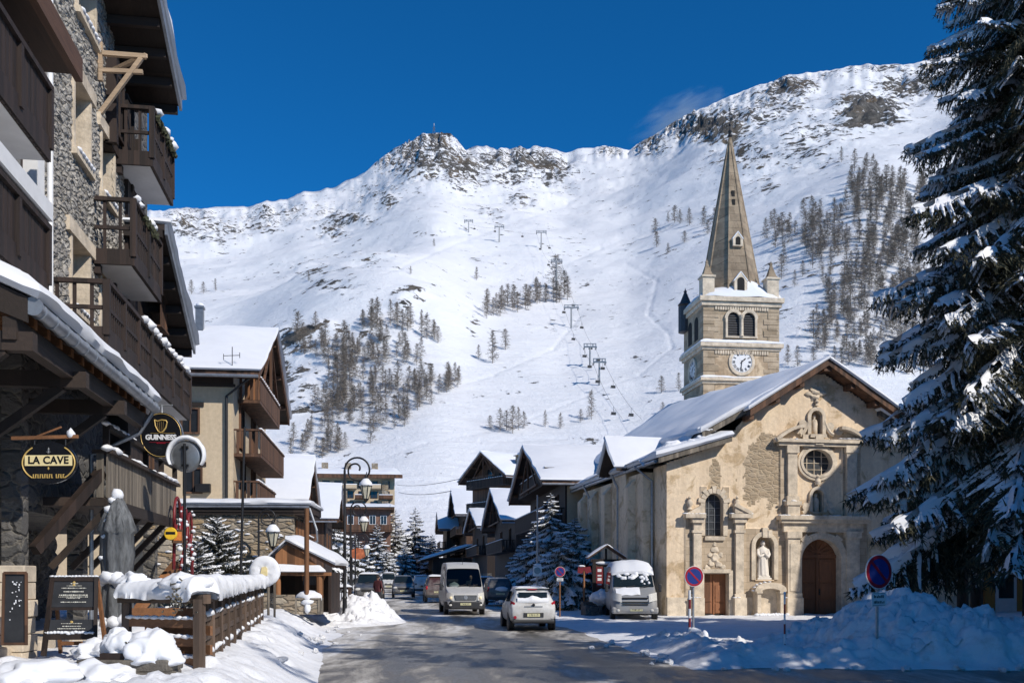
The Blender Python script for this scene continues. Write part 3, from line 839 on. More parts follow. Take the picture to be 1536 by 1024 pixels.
# snowed-in trees at the end of the street
ee = [(593, 762, 150, 4.6, 'tall frosted spruce at the far end of the street, left of its twin'), (623, 758, 152, 4.8, 'tall frosted spruce at the far end of the street, right of its twin'),
      (566, 785, 140, 4.2, 'shorter frosted spruce behind the orange hanging sign'), (648, 800, 150, 3.6, 'small frosted spruce beside the blue-shaded awning roof'),
      (497, 748, 104, 4.4, 'frosted spruce behind the black street lamps on the left'), (474, 765, 96, 3.8, 'frosted bushy spruce behind the small log kiosk'), (532, 800, 118, 3.6, 'low frosted spruce behind the second street lamp'),
      (607, 815, 135, 3.2, 'low frosted spruce between the twin spruces, nearest the cars'), (580, 822, 128, 3.0, 'low frosted spruce left of the far grey car')]
for k, (px, py, Y, R, lb) in enumerate(ee):
    g = gz(Y)
    conifer('frosted_spruce', lb, (xat(px, Y), Y, g), zat(py, Y) - g, R, 1.0, 90, BOUGH_LO, 40 + k, group='frosted spruces at the street end', pitch=(-24, 14), snowscale=1.07, needles='needles_far', power=.9)
conifer('snowy_shrub', 'small snow-laden tree against the rubble stone wall beside the terrace', (xat(326, 35.5), 35.5, .8), zat(776, 35.5) - .8, 1.35, .3, 240, BOUGH_LO, 60, pitch=(-12, 25), power=.55, jitter=.5, snowscale=1.07, needles='needles_far')
conifer('snowy_shrub', 'low snow-laden bush in front of the rubble stone wall', (xat(296, 33), 33, .8), zat(812, 33) - .8, 1.0, .15, 130, BOUGH_LO, 61, pitch=(-12, 25), power=.5, jitter=.5, snowscale=1.07, needles='needles_far')

# ---------------------------------------------------------------- bare larches on the slopes
def larch_mesh(seed, nb=120, wide=.17):
    r = np.random.default_rng(seed); mb = MB()
    mb.tube([(0, 0, -.06), (0, 0, .5), (0, 0, 1)], [.013, .009, .002], 4, cap=False)
    V, Fc = [], []
    def tri(a, b, w):
        a, b = np.array(a), np.array(b); d = b - a; s = np.cross(d, r.normal(0, 1, 3)); s = s / max(1e-6, np.linalg.norm(s)) * w
        k = len(V); V.extend([a - s, a + s, b]); Fc.append((k, k + 1, k + 2))
    for i in range(nb):
        z = .10 + .88 * (i + r.random()) / nb
        L = (wide * (1 - z) ** .7 * min(1, .5 + z * 2.5) + .018) * r.uniform(.6, 1.15)
        a = r.random() * 6.283; e = r.uniform(-.1, .45)
        d = np.array([math.cos(a), math.sin(a), e])
        p = np.array([0, 0, z]); q = p + d * L
        tri(p, q, .0055)
        for _ in range(6):
            s = r.uniform(.2, 1.0); b0 = p + d * L * s
            dd = d * r.uniform(-.2, .6) + r.normal(0, .55, 3); dd[2] = abs(dd[2]) * r.choice([-.6, 1.0])
            tri(b0, b0 + dd * r.uniform(.05, .10), .0058)
    mb.add(V, Fc)
    return mesh_of('larch', mb, M['larch'], recalc=False)
LARCH = [larch_mesh(500 + k, wide=(.24, .28, .33, .26, .37)[k]) for k in range(5)]
TREE_PTS = []
def larch(px, py, hpx, label, group=None, var=None, name='larch'):
    p = hill(px, py); h = hpx / F * p.y
    o = link(name, LARCH[random.randrange(5) if var is None else var])
    o.location = p; o.rotation_euler = (0, 0, random.random() * 6.28); w = h * random.uniform(.75, 1.35); o.scale = (w, w, h)
    tag(o, label, 'tree', group); return o

def inside(poly, x, y):
    c = False; n = len(poly)
    for i in range(n):
        (x1, y1), (x2, y2) = poly[i], poly[(i + 1) % n]
        if (y1 > y) != (y2 > y) and x < (x2 - x1) * (y - y1) / (y2 - y1) + x1: c = not c
    return c
def scatter(poly, n, mind, seed):
    r = random.Random(seed); out = []
    xs = [p[0] for p in poly]; ys = [p[1] for p in poly]; tries = 0
    while len(out) < n and tries < n * 60:
        tries += 1
        x, y = r.uniform(min(xs), max(xs)), r.uniform(min(ys), max(ys))
        if not inside(poly, x, y): continue
        if any(abs(x - a) < mind and abs(y - b) < mind * .8 for a, b in out): continue
        out.append((x, y))
    return out
LEFTWOOD = [[(512, 500), (560, 508), (612, 515), (640, 535), (612, 560), (660, 572), (690, 572), (684, 590), (640, 612), (606, 640), (575, 660), (520, 678), (470, 690), (425, 690), (428, 672), (470, 640), (506, 610), (515, 560)],
            [(478, 520), (512, 520), (520, 560), (520, 612), (470, 622), (470, 590), (495, 570)], [(428, 500), (470, 490), (500, 505), (490, 540), (430, 538)], [(536, 480), (660, 484), (662, 514), (600, 500), (540, 494)]]
RIGHTWOOD = [[(1150, 340), (1232, 330), (1268, 318), (1272, 262), (1400, 282), (1410, 560), (1330, 560), (1222, 535), (1214, 500), (1240, 440), (1215, 404), (1200, 372), (1146, 368)]]
k = 0
for poly, n, s in zip(LEFTWOOD, (84, 18, 9, 18), (1, 2, 3, 4)):
    for (x, y) in scatter(poly, n, 6.5, s):
        larch(x, y + 2, random.uniform(22, 41), 'bare grey-brown larch among the dense larch wood on the lower left slope', 'larches of the left slope wood')
for (x, y) in scatter(RIGHTWOOD[0], 105, 8, 9):
    larch(x, y + 4, random.uniform(24, 43), 'bare grey-brown larch among the wood on the slope right of the church tower', 'larches of the right slope wood')
for i in range(24):
    f = i / 23; x = 727 + f * 122 + random.uniform(-4, 4); y = 476 - f * 26 + random.uniform(-8, 5)
    larch(x, y, random.uniform(26, 40), 'bare larch in the narrow diagonal row of larches in mid slope', 'larches of the mid slope row')
for (x, y, h) in ((735, 646, 22), (750, 648, 36), (760, 646, 30), (769, 650, 42), (778, 645, 34), (786, 644, 26)):
    larch(x, y, h, 'bare larch in the small clump low on the slope above the chalet roofs', 'larches of the low clump')
for (x, y, h) in ((983, 352, 24), (1002, 335, 16), (1012, 336, 26), (1020, 338, 22), (1034, 338, 26), (1056, 340, 30), (1072, 340, 28), (1084, 332, 30), (985, 372, 24), (1002, 382, 16), (1027, 366, 18), (1062, 352, 22)):
    larch(x, y, h, 'bare larch in the loose group high on the slope just left of the spire', 'larches left of the spire')
for (x, y, h) in ((1176, 400, 34), (1172, 420, 38), (1192, 432, 26), (1204, 415, 24), (1182, 548, 30), (1196, 552, 34), (1252, 548, 28), (1220, 545, 24), (1262, 244, 24), (1282, 258, 34), (1300, 256, 26), (1220, 350, 26), (1182, 352, 22)):
    larch(x, y, h, 'bare scattered larch on open snow close to the right side of the church tower', 'scattered larches right of the tower')
for (x, y, h) in ((287, 442, 22), (305, 441, 18), (323, 438, 20)):
    larch(x, y, h, 'bare larch in the trio on the snow ridge beside the brown gable eave', 'larches of the left trio')
for (x, y, h, lb) in ((739, 546, 50, 'largest bare larch standing on the open slope below the diagonal larch row'), (758, 526, 32, 'bare larch just above the largest lone larch on the open slope'), (715, 421, 20, 'small solitary larch on the white piste above the diagonal larch row'),
                      (616, 413, 13, 'tiny larch alone left of the pistes, below the chairlift pylons'), (834, 434, 52, 'tall dark larch beside the upper chairlift pylon'), (887, 630, 44, 'bare larch right beside the chairlift cables low on the slope'),
                      (871, 634, 20, 'small larch at the left foot of the larch beside the cables'), (818, 642, 26, 'round bushy larch alone between the low clump and the chairlift'), (841, 643, 24, 'slim larch right of the round bushy larch'),
                      (992, 590, 26, 'bare larch left of the church tower near its clock, the left of two'), (1018, 588, 28, 'bare larch left of the church tower near its clock, the right of two'), (994, 622, 18, 'small larch just above the church roof ridge'),
                      (672, 585, 42, 'bare larch at the right tip of the left slope wood'), (657, 515, 26, 'bare larch on the open snow right of the left slope wood crest'), (718, 540, 22, 'thin bare larch left of the largest lone larch'), (651, 370, 12, 'tiny larch high on the slope left of the pylons'),
                      (463, 425, 14, 'tiny larch among scattered rocks above the cream house roof'), (1110, 333, 24, 'bare larch directly behind the spire on its right side')):
    larch(x, y, h, lb)
# past three hundred: the thickets inside both woods read as one mass
def thicket(name, pts):
    Vs, Fs, b = [], [], 0
    for (x, y) in pts:
        p = hill(x, y); h = random.uniform(22, 38) / F * p.y; me = LARCH[random.randrange(5)]
        co = np.zeros(len(me.vertices) * 3, np.float32); me.vertices.foreach_get('co', co); co = co.reshape(-1, 3)
        for pl in me.polygons:
            pass
        T = [tuple(pl.vertices) for pl in me.polygons if len(pl.vertices) == 3]
        a = random.random() * 6.28; R = np.array([[math.cos(a), -math.sin(a), 0], [math.sin(a), math.cos(a), 0], [0, 0, 1]])
        Vs.append(co @ R.T * h + np.array(p)); Fs.append(np.array(T) + b); b += len(co)
    o = link(name, np_mesh(name, np.vstack(Vs), np.vstack(Fs), M['larch'], smooth=False))
    tag(o, 'grey-brown larch thicket filling the wooded slopes behind the single trees', 'thicket', kind='stuff')
thicket('larch_thicket', scatter(LEFTWOOD[0], 70, 3, 21) + scatter(LEFTWOOD[1], 16, 4, 22) + scatter(RIGHTWOOD[0], 300, 3, 23))
# ---------------------------------------------------------------- helpers for buildings
def lumpy_snow(P, thick, seed=0, amp=.35, edge=.35):
    """snow blanket over a grid of points P[i][j]; rounded at its rims, closed underneath"""
    nu, nv = len(P), len(P[0]); top = []
    for i in range(nu):
        row = []
        for j in range(nv):
            p = Vector(P[i][j])
            u, v = i / (nu - 1), j / (nv - 1)
            du = min(u, 1 - u) * (nu - 1); dv = min(v, 1 - v) * (nv - 1)
            e = min(1, (min(du, dv) / 2.0)); e = edge + (1 - edge) * math.sqrt(e)
            k = thick * e * (1 + amp * mn.noise(p * .55 + Vector((seed, seed, 0))) + amp * .5 * mn.noise(p * 1.7))
            row.append(p + Vector((0, 0, max(.02, k))))
        top.append(row)
    mb = MB(); mid = {}
    # ragged, overhanging rims
    ring = [(i, 0) for i in range(nu)] + [(nu - 1, j) for j in range(1, nv)] + [(i, nv - 1) for i in range(nu - 2, -1, -1)] + [(0, j) for j in range(nv - 2, 0, -1)]
    for (i, j) in ring:
        ii = min(max(i, 1), nu - 2); jj = min(max(j, 1), nv - 2); q = Vector(P[i][j])
        d = q - Vector(P[ii][jj]); d.z = 0; d = d.normalized() if d.length > 1e-6 else d
        top[i][j] += d * thick * (.08 + .22 * fb3(q * .9 + Vector((seed, 0, 0)), 3))
        mid[i, j] = (top[i][j] + q) * .5 + d * thick * (.20 + .18 * mn.noise(q * 1.3)) + Vector((0, 0, -.06 * thick))
    mb.grid(top); mb.grid(P); ring.append(ring[0])
    mb.grid([[top[i][j] for i, j in ring], [mid[k] for k in ring], [P[i][j] for i, j in ring]])
    return mb
def plane_grid(a, b, c, d, nu, nv):
    """bilinear grid; a,b along u; d,c opposite"""
    a, b, c, d = map(Vector, (a, b, c, d)); out = []
    for i in range(nu):
        u = i / (nu - 1); p, q = a.lerp(b, u), d.lerp(c, u)
        out.append([tuple(p.lerp(q, j / (nv - 1))) for j in range(nv)])
    return out
def snow_on(parent, a, b, c, d, thick, nu, nv, seed=0, name='snow', world=False, amp=.35, edge=.35, m='snow_roof'):
    return part(name, lumpy_snow(plane_grid(a, b, c, d, nu, nv), thick, seed, amp, edge), M[m], parent, smooth=50, world=world)
def window(parent, c, w, h, ax='x', out=-1, frame_m='brown_wood', bars=1, name='window', depth=.10, cross=0):
    """a framed window lying in a wall; ax: wall runs along local x or y; out: sign of the outward normal"""
    def bx(mb, u, z, su, sz, d, off):
        if ax == 'x': mb.box((c[0] + u, c[1] + out * off, c[2] + z), (su, d, sz))
        else: mb.box((c[0] + out * off, c[1] + u, c[2] + z), (d, su, sz))
    f = MB(); t = .07
    bx(f, 0, h / 2 - t / 2, w, t, depth, .03); bx(f, 0, -h / 2 + t / 2, w, t, depth, .03)
    for s in (-1, 1): bx(f, s * (w / 2 - t / 2), 0, t, h - 2 * t, depth, .03)
    for k in range(bars): bx(f, (k + 1) * w / (bars + 1) - w / 2, 0, .05, h - 2 * t, depth * .7, .03)
    for k in range(cross): bx(f, 0, (k + 1) * h / (cross + 1) - h / 2, w - 2 * t, .035, depth * .5, .034)
    o = part(name, f, M[frame_m], parent)
    g = MB(); bx(g, 0, 0, w - t, h - t, .02, .0 + .005); part('pane', g, M['window_glass'], o)
    return o
def slats(mb, a, b, z0, z1, w, gap, t=.03, ax='y', off=0.0, taper=True):
    """upright balusters between a and b along an axis at offset"""
    n = max(1, int((b - a) / (w + gap)))
    st = (b - a) / n
    for k in range(n):
        q = a + (k + .5) * st
        if ax == 'y':
            mb.box((off, q, (z0 + z1) / 2), (t, w, z1 - z0))
            if taper: mb.box((off, q, (z0 + z1) / 2), (t * 1.3, w * 1.3, (z1 - z0) * .3))
        else:
            mb.box((q, off, (z0 + z1) / 2), (w, t, z1 - z0))

# ---------------------------------------------------------------- the big stone chalet on the left
ANG_L = math.atan(.153); LC, LS = math.cos(ANG_L), math.sin(ANG_L)
ORIG_L = (-6.1, 0, 0)
def ly(px, xo):
    k = (px - CX) / F
    return (-6.1 + xo * LC - k * xo * LS) / (k * LC + LS)
def lz(px, py, xo):
    y = ly(px, xo); return CAMZ + (HY - py) / F * (xo * LS + y * LC)
def lworld(x, y, z): return Vector((-6.1 + x * LC - y * LS, x * LS + y * LC, z))

def stone_front(y0, y1, z0, z1, holes, cell=.045, depth=.045):
    """rubble wall in real relief, facing +x"""
    ny, nz = int((y1 - y0) / cell), int((z1 - z0) / cell)
    P = np.zeros((ny + 1, nz + 1, 3))
    for i in range(ny + 1):
        y = y0 + (y1 - y0) * i / ny
        for j in range(nz + 1):
            z = z0 + (z1 - z0) * j / nz
            w = mn.noise(Vector((y * .9, z * 1.3, 3))) * .22
            q = Vector((0.3, y * 2.5 + w, z * 6.3 + w * 1.6))
            d, pts = mn.voronoi(q)
            e = d[1] - d[0]
            r = min(1, e * 5.0)
            h = mn.cell(pts[0]) * .5 + .5
            P[i, j] = (depth * (r * (.45 + .75 * h)) - .05 + .012 * mn.noise(q * 3), y, z)
    V = P.reshape(-1, 3); Fc = []
    for i in range(ny):
        for j in range(nz):
            yc = y0 + (i + .5) * (y1 - y0) / ny; zc = z0 + (j + .5) * (z1 - z0) / nz
            if any(a < yc < b and c < zc < d for a, b, c, d in holes): continue
            a = i * (nz + 1) + j; Fc.append((a, a + nz + 1, a + nz + 2, a + 1))
    return V, np.array(Fc)

def balcony(parent, y0, y1, xo, z0, zt, wood='dark_wood', style='open', xin=0.0, soffit='soffit', boards=.055, gap=.12):
    b = MB(); b.b2((xin, y0, z0), (xo, y1, z0 + .12)); b.b2((xo - .05, y0 - .02, z0 - .10), (xo + .03, y1 + .02, z0 + .26)); b.b2((xin, y0 - .045, z0 - .10), (xo - .05, y0 + .02, z0 + .26))
    for k in range(max(2, int((y1 - y0) / 1.6)) + 1):
        q = y0 + .1 + (y1 - y0 - .2) * k / max(2, int((y1 - y0) / 1.6)); b.b2((xin - .2, q - .09, z0 - .30), (xin + .12, q + .09, z0 - .102))
    o = part('balcony', b, M[wood], parent)
    s = MB(); s.b2((xin, y0 + .03, z0 - .10), (xo - .055, y1 - .03, z0 - .004)); part('soffit', s, M[soffit], o)
    r = MB()
    r.b2((xo - .07, y0 - .05, zt - .09), (xo + .07, y1 + .05, zt)); r.b2((xin, y0 - .06, zt - .088), (xo - .07, y0 + .05, zt - .002))
    zm = z0 + .26 + (zt - z0 - .35) * .45
    if style == 'open':
        r.b2((xo - .03, y0, zm - .04), (xo + .03, y1, zm + .04)); r.b2((xin, y0 - .03, zm - .04), (xo - .03, y0 + .03, zm + .04))
        slats(r, y0 + .12, y1 - .12, z0 + .26, zt - .09, boards, gap, .03, 'y', xo - .002)
        slats(r, xin + .05, xo - .12, z0 + .26, zt - .09, .07, .20, .03, 'x', y0 + .002)
    else:
        slats(r, y0, y1, z0 - .12, zt - .09, boards, .022, .035, 'y', xo - .01, False)
        slats(r, xin, xo - .03, z0 - .12, zt - .09, boards, .012, .035, 'x', y0)
    n = max(2, int((y1 - y0) / 1.3))
    for k in range(n + 1):
        q = y0 + (y1 - y0) * k / n; r.b2((xo - .065, q - .06, z0 + .1), (xo + .065, q + .06, zt - .003))
    part('railing', r, M[wood], o)
    return o

def left_chalet():
    t = thing('stone_chalet', 'tall rubble-stone chalet with dark wooden balconies and snowy porch roof on the left', 'building', ORIG_L, ANG_L)
    # --- stone front with window openings
    W = [(ly(112, 0), ly(135, 0), 11.15, 12.75), (ly(108, 0), ly(134, 0), 7.75, 9.25), (ly(117, 0), ly(143, 0), 14.3, 15.9), (ly(153, 0), ly(171, 0), 11.1, 12.55), (ly(152, 0), ly(172, 0), 7.75, 9.3)]
    V, Fc = stone_front(18.9, 26.2, 6.2, 17.0, W)
    link('wall', np_mesh('wall', V, Fc, M['rubble'], smooth=False), t)
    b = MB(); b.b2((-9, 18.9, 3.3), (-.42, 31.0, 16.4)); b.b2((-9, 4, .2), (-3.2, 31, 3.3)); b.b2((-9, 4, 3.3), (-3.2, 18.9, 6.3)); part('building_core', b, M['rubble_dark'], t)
    for (a, c, z0, z1) in W:
        f = MB(); f.b2((-.42, a - .03, z0 - .02), (-.36, c + .03, z1 + .02)); w = part('window', f, M['brown_wood'], t)
        g = MB(); g.b2((-.355, a + .08, z0 + .08), (-.345, (a + c) / 2 - .04, z1 - .08)); g.b2((-.355, (a + c) / 2 + .04, z0 + .08), (-.345, c - .08, z1 - .08)); part('pane', g, M['window_glass'], w)
        s = MB(); s.b2((-.42, c - .001, z0), (.02, c + .10, z1)); s.b2((-.42, a - .10, z0), (.02, a + .001, z1)); s.b2((-.42, a - .35, z1), (.055, c + .35, z1 + .30)); s.b2((-.42, a - .15, z0 - .14), (.09, c + .15, z0)); part('surround', s, M['trim_stone'], w)
        s = MB()
        for k in range(6): s.ico((.06, a + (c - a) * (k + .5) / 6, z0 + .02), .12, (.7, 1.2, .5), .3, k, 2)
        part('sill_snow', s, M['snow'], w, smooth=True)
    # --- dark wooden upper storey and gable beyond the stone
    b = MB()
    for y0 in np.arange(24.4, 28.0, .17): b.b2((-.4, y0, 12.5), (.06 + .008 * (int(y0 * 50) % 3), y0 + .162, 17.6 - (y0 - 17) * .39))
    for y0 in (24.3, 25.5, 26.7, 27.9): b.b2((-.05, y0, 12.5), (.22, y0 + .2, 17.4 - (y0 - 17) * .39))
    for y0 in np.arange(26.2, 31.0, .18): b.b2((-.4, y0, 4.6), (.05 + .01 * (int(y0 * 50) % 3), y0 + .17, 12.45 if y0 < 27.5 else 12.9 - (y0 - 26) * .68))
    part('gable_boards', b, M['dark_wood'], t)
    for (y, z) in ((25.0, 13.6), (26.1, 13.6)): window(t, (.09, y, z), .8, 1.5, 'y', 1, 'dark_wood')
    for (y, z) in ((27.2, 8.2), (28.6, 5.6), (29.6, 8.0)): window(t, (.09, y, z), .9, 1.3, 'y', 1, 'brown_wood')
    # --- main roof, gable to the street, rake falling away
    sl = .405; xo = 1.25; yr, zr = 16.5, 18.95
    def roof(y0, z0, y1, z1, xo, th, name='roof'):
        m = MB(); m.prism([(-9, y0, z0), (xo, y0, z0), (xo, y1, z1), (-9, y1, z1)], (0, 0, th)); r = part(name, m, M['dark_wood_y'], t)
        e = MB(); e.prism([(xo, y0, z0 - .12), (xo + .07, y0, z0 - .12), (xo + .07, y1, z1 - .12), (xo, y1, z1 - .12)], (0, 0, th + .22)); e.tube([(xo - .3, y1 + .06, z1 - .02), (-8, y1 + .06, z1 - .02)], .07, 8); part('roof_edge', e, M['zinc'], r)
        snow_on(r, (-8.8, y0, z0 + th), (xo + .10, y0, z0 + th), (xo + .10, y1 + .05, z1 + th), (-8.8, y1 + .05, z1 + th), .34, 26, 26, 3)
        p = MB(); n = int((y1 - y0) / .78)
        for k in range(n + 1):
            q = k / n; y, z = y0 + (y1 - y0) * q, z0 + (z1 - z0) * q; p.b2((-.3, y - .07, z - .21), (xo - .05, y + .07, z - .003))
        part_each('purlin', p, M['dark_wood_x'], r)
        return r
    roof(yr, zr, ly(272, 1.3), lz(272, 160, 1.3), 1.25, .2)
    y0, y1 = ly(240, 1.0), ly(290, 1.0)
    y0 = ly(247, 1.0)
    roof(y0, lz(247, 345, 1.0), y1, lz(290, 525, 1.0), 1.0, .16, 'lower_roof')
    # --- balconies on the street side
    balcony(t, ly(200, .85), ly(240, .85), .85, 9.3, 10.75)
    balcony(t, ly(228, .85), ly(258, .85), .85, 12.45, 13.85)
    balcony(t, 19.9, 29.6, 1.05, 6.72, 7.92, xin=-.1)
    bx = MB(); rr = random.Random(4)
    for (y0, y1, xo, zt) in ((ly(200, .85), ly(240, .85), .85, 10.75), (ly(228, .85), ly(258, .85), .85, 13.85), (23.0, 29.4, 1.05, 7.92)):
        y = y0 + .1
        while y < y1:
            if rr.random() < .75: bx.ico((xo + .06, y, zt + .03), .14 * rr.uniform(.6, 1.2), (1, 1.2, .8), .5, y, 2)
            y += rr.uniform(.25, .6)
    part('railing_snow', bx, M['snow'], t, smooth=True)
    fb = MB()
    for k in range(9): fb.ico((.95, ly(228, .85) + .3 + k * .28, 13.7), .075, (1, 1, 1.2), .9, k, 2)
    for k in range(5): fb.ico((.95, ly(200, .85) + .9 + k * .3, 10.6), .07, (1, 1, 1.2), .9, k + 20, 2)
    part('balcony_plants', fb, mat('withered_plants', (.05, .055, .03), .9, var=.7, scale=20), t)
    # red trimmed juliet balcony on the brown gable
    j = MB(); yj = ly(243, .55)
    for k in range(9): j.b2((.5, yj + k * .11, 9.05), (.53, yj + k * .11 + .05, 9.95))
    for z in (9.0, 9.95): j.b2((.06, yj - .05, z), (.56, yj + 1.0, z + .06))
    part('juliet_balcony', j, M['brown_wood'], t)
    # --- dark wooden bays nearest the camera
    b = MB(); b.b2((-9, 4, 6.3), (-.1, 18.6, 17.5)); part('wooden_bay', b, M['dark_wood'], t)
    b = MB(); b.b2((-.1, 18.55, 6.4), (.16, 18.95, 13.2)); b.tube([(.24, 19.02, 6.3), (.24, 19.02, 15)], .055, 8); part('corner_board', b, M['white'], t)
    zb = 8.72; balcony(t, 6, ly(73, 1.05), 1.05, zb + .1, 9.95, style='boards', boards=.13)
    balcony(t, 6, ly(70, 1.05), 1.05, 6.6, 7.66, style='boards', boards=.13)
    s = MB(); s.b2((.02, 6, 7.70), (1.16, ly(74, 1.1), 7.97)); part('white_fascia', s, M['white'], t)
    s = MB(); s.b2((-.1, 5, 10.62), (1.3, 17.1, 10.74)); s.b2((1.2, 5, 10.5), (1.32, 17.12, 10.9)); part('awning_board', s, M['brown_wood_y'], t)
    g = MB(); g.b2((-.09, 14.5, 8.9), (-.03, 15.6, 10.4)); g.b2((-.09, 16.6, 8.9), (-.03, 18.2, 10.4)); w = part('balcony_door', g, M['window_glass'], t)
    # --- ground floor in the shade of the porch
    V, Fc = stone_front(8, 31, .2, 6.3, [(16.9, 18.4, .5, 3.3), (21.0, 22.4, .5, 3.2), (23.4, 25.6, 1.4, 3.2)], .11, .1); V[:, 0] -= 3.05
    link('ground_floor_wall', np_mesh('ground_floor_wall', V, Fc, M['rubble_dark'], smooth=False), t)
    d = MB(); d.b2((-3.19, 16.9, .5), (-3.12, 18.4, 3.3)); d.b2((-3.19, 21.0, .5), (-3.12, 22.4, 3.2)); part('door', d, M['dark_wood'], t)
    d = MB(); d.b2((-3.19, 23.4, 1.4), (-3.15, 25.6, 3.2)); part('shop_window', d, M['window_glass'], t)
    p = MB()
    for y in (15.2, 18.6, 22.7, 26.4, 30.6): p.b2((-.42, y - .2, .4), (-.08, y + .2, 6.28 if y < 18.9 else 3.29))
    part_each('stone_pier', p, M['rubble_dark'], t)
    # --- porch roof: gutter, rafters, snow
    g0, g1, zg = ly(37, 1.5), ly(224, 1.5), 5.72
    m = MB(); m.prism([(-.3, g0, 6.55), (1.5, g0, zg), (1.5, g1, zg), (-.3, g1, 6.55)], (0, 0, .12)); r = part('porch_roof', m, M['brown_wood_y'], t)
    k = MB(); k.tube([(1.62, g0, zg - .02), (1.62, g1, zg - .06)], .105, 12); k.lathe([(.13, 0), (.13, .03)], 12, (1.62, g0 - .03, zg - .02), 'Y')
    for q in np.arange(g0 + .2, g1, .55): k.lathe([(.118, 0), (.118, .03)], 12, (1.62, q, zg - .03), 'Y')
    k.tube([(1.62, g1 - .1, zg - .1), (1.3, g1 - .05, zg - .6), (.3, g1, zg - 1.1), (.3, g1, .8)], .05, 8)
    part('gutter', k, M['zinc'], r, smooth=40)
    snow_on(r, (-.3, g0 - .08, 6.67), (1.68, g0 - .08, zg + .08), (1.68, g1, zg + .08), (-.3, g1, 6.67), .36, 14, 60, 8, edge=.55, amp=.25)
    k = MB()
    for q in np.arange(g0 + .1, g1, .62): k.prism([(-.3, q, 6.36), (1.42, q, zg - .16), (1.42, q, zg - .02), (-.3, q, 6.52)], (0, .09, 0))
    part_each('rafter', k, M['orange_wood'], r)
    k = MB(); k.b2((1.22, g0 - .02, zg - .48), (1.40, g1, zg - .17)); 
    for q in (g0 + .02, g0 + 2.7, g0 + 5.4): k.b2((-.3, q, zg - .62), (1.6, q + .2, zg - .36)); k.bar((0, q + .1, 4.2), (1.2, q + .1, zg - .6), .15)
    k.prism([(-.3, g0 - .05, 6.2), (1.55, g0 - .05, zg - .25), (1.55, g0 - .05, zg + .1), (-.3, g0 - .05, 6.62)], (0, .05, 0))
    part('porch_beam', k, M['dark_wood_y'], r)
    # --- gallery deck above the bar entrance
    y0, y1, xo = 20.4, 28.1, .9
    k = MB(); k.b2((-.3, y0, 3.45), (xo, y1, 3.62)); k.b2((xo - .02, y0, 3.36), (xo + .10, y1, 3.60))
    for q in np.arange(y0, y1, 1.5): k.bar((-.2, q + .2, 2.2), (xo, q + .2, 3.4), .13)
    gl = part('gallery', k, M['dark_wood_y'], t)
    k = MB(); slats(k, y0, y1, 3.62, 4.52, .17, .016, .03, 'y', xo + .03, False); slats(k, .70, xo, 3.62, 4.52, .14, .016, .03, 'x', y0)
    part('board_railing', k, M['grey_wood'], gl)
    k = MB(); k.b2((xo - .08, y0 - .05, 4.52), (xo + .16, y1, 4.60)); k.b2((.66, y0 - .06, 4.52), (xo - .08, y0 + .06, 4.598)); k.b2((xo - .05, y0, 5.02), (xo + .09, y1, 5.12))
    for q in np.arange(y0, y1, 1.9): k.b2((xo - .05, q, 4.6), (xo + .07, q + .1, 5.02))
    part('handrail', k, M['dark_wood_y'], gl)
    k = MB(); rr = random.Random(3); q = y0
    while q < y1:
        if rr.random() < .7: k.ico((xo + .05, q, 4.62), .12 * rr.uniform(.6, 1.3), (1.1, 2.2, .6), .4, q, 2)
        if rr.random() < .7: k.ico((xo + .02, q, 5.13), .08 * rr.uniform(.6, 1.3), (1, 2.5, .6), .4, q, 2)
        q += rr.uniform(.15, .35)
    part('rail_snow', k, M['snow'], gl, smooth=True)
    k = MB(); k.bar((.0, ly(52, 0), 2.5), (.8, ly(152, .8), 4.15), .17, .2); part('diagonal_brace', k, M['dark_wood'], t)
    k = MB(); k.bar((.2, 26.2, 1.0), (.9, 28.3, 2.35), .2, .2); part('log_brace', k, M['orange_wood'], t)
left_chalet()

# raw timber bracket fixed to the stone wall
t = thing('timber_bracket', 'raw pale timber triangular bracket sticking out of the stone wall above the windows', 'bracket', ORIG_L, ANG_L)
yb = ly(152, .05)
k = MB(); k.bar((.0, yb, 14.25), (1.05, yb, 14.25), .10); k.bar((.0, yb + .9, 14.25), (1.05, yb, 14.28), .09); k.bar((.02, yb, 13.85), (.98, yb, 13.88), .09)
k.bar((.03, yb, 12.85), (.95, yb - .01, 14.2), .10); k.bar((.03, yb, 13.6), (.03, yb, 14.5), .10)
part('timber', k, M['pale_wood'], t)

# round lamp under the awning board, top left
t = thing('hanging_lamp', 'round lamp with a white ring hanging under the dark board in the top left corner', 'lamp', lworld(.75, ly(43, .75), 0))
yw = t.location.y; xw = t.location.x; zc = zat(37, yw)
k = MB(); k.lathe([(.055, 0), (.085, -.03), (.085, .03), (.055, 0)], 18, (0, -.02, zc), 'Y', cap=False); part('ring', k, M['white'], t, smooth=True)
k = MB(); k.lathe([(0, -.04), (.05, -.03), (.06, .02), (0, .05)], 14, (0, 0, zc), 'Y'); k.tube([(0, 0, zc + .07), (0, 0, 10.6)], .008, 6); part('bulb_holder', k, M['iron'], t)
k = MB(); k.lathe([(.03, .26), (.10, .22), (.17, .12), (.16, .10)], 16, (0, 0, zc)); part('shade', k, M['orange_wood'], t, smooth=True)
k = MB(); k.ico((0, 0, zc + .24), .13, (1, 1, .6), .3, 1, 2); part('snow', k, M['snow'], t, smooth=True)

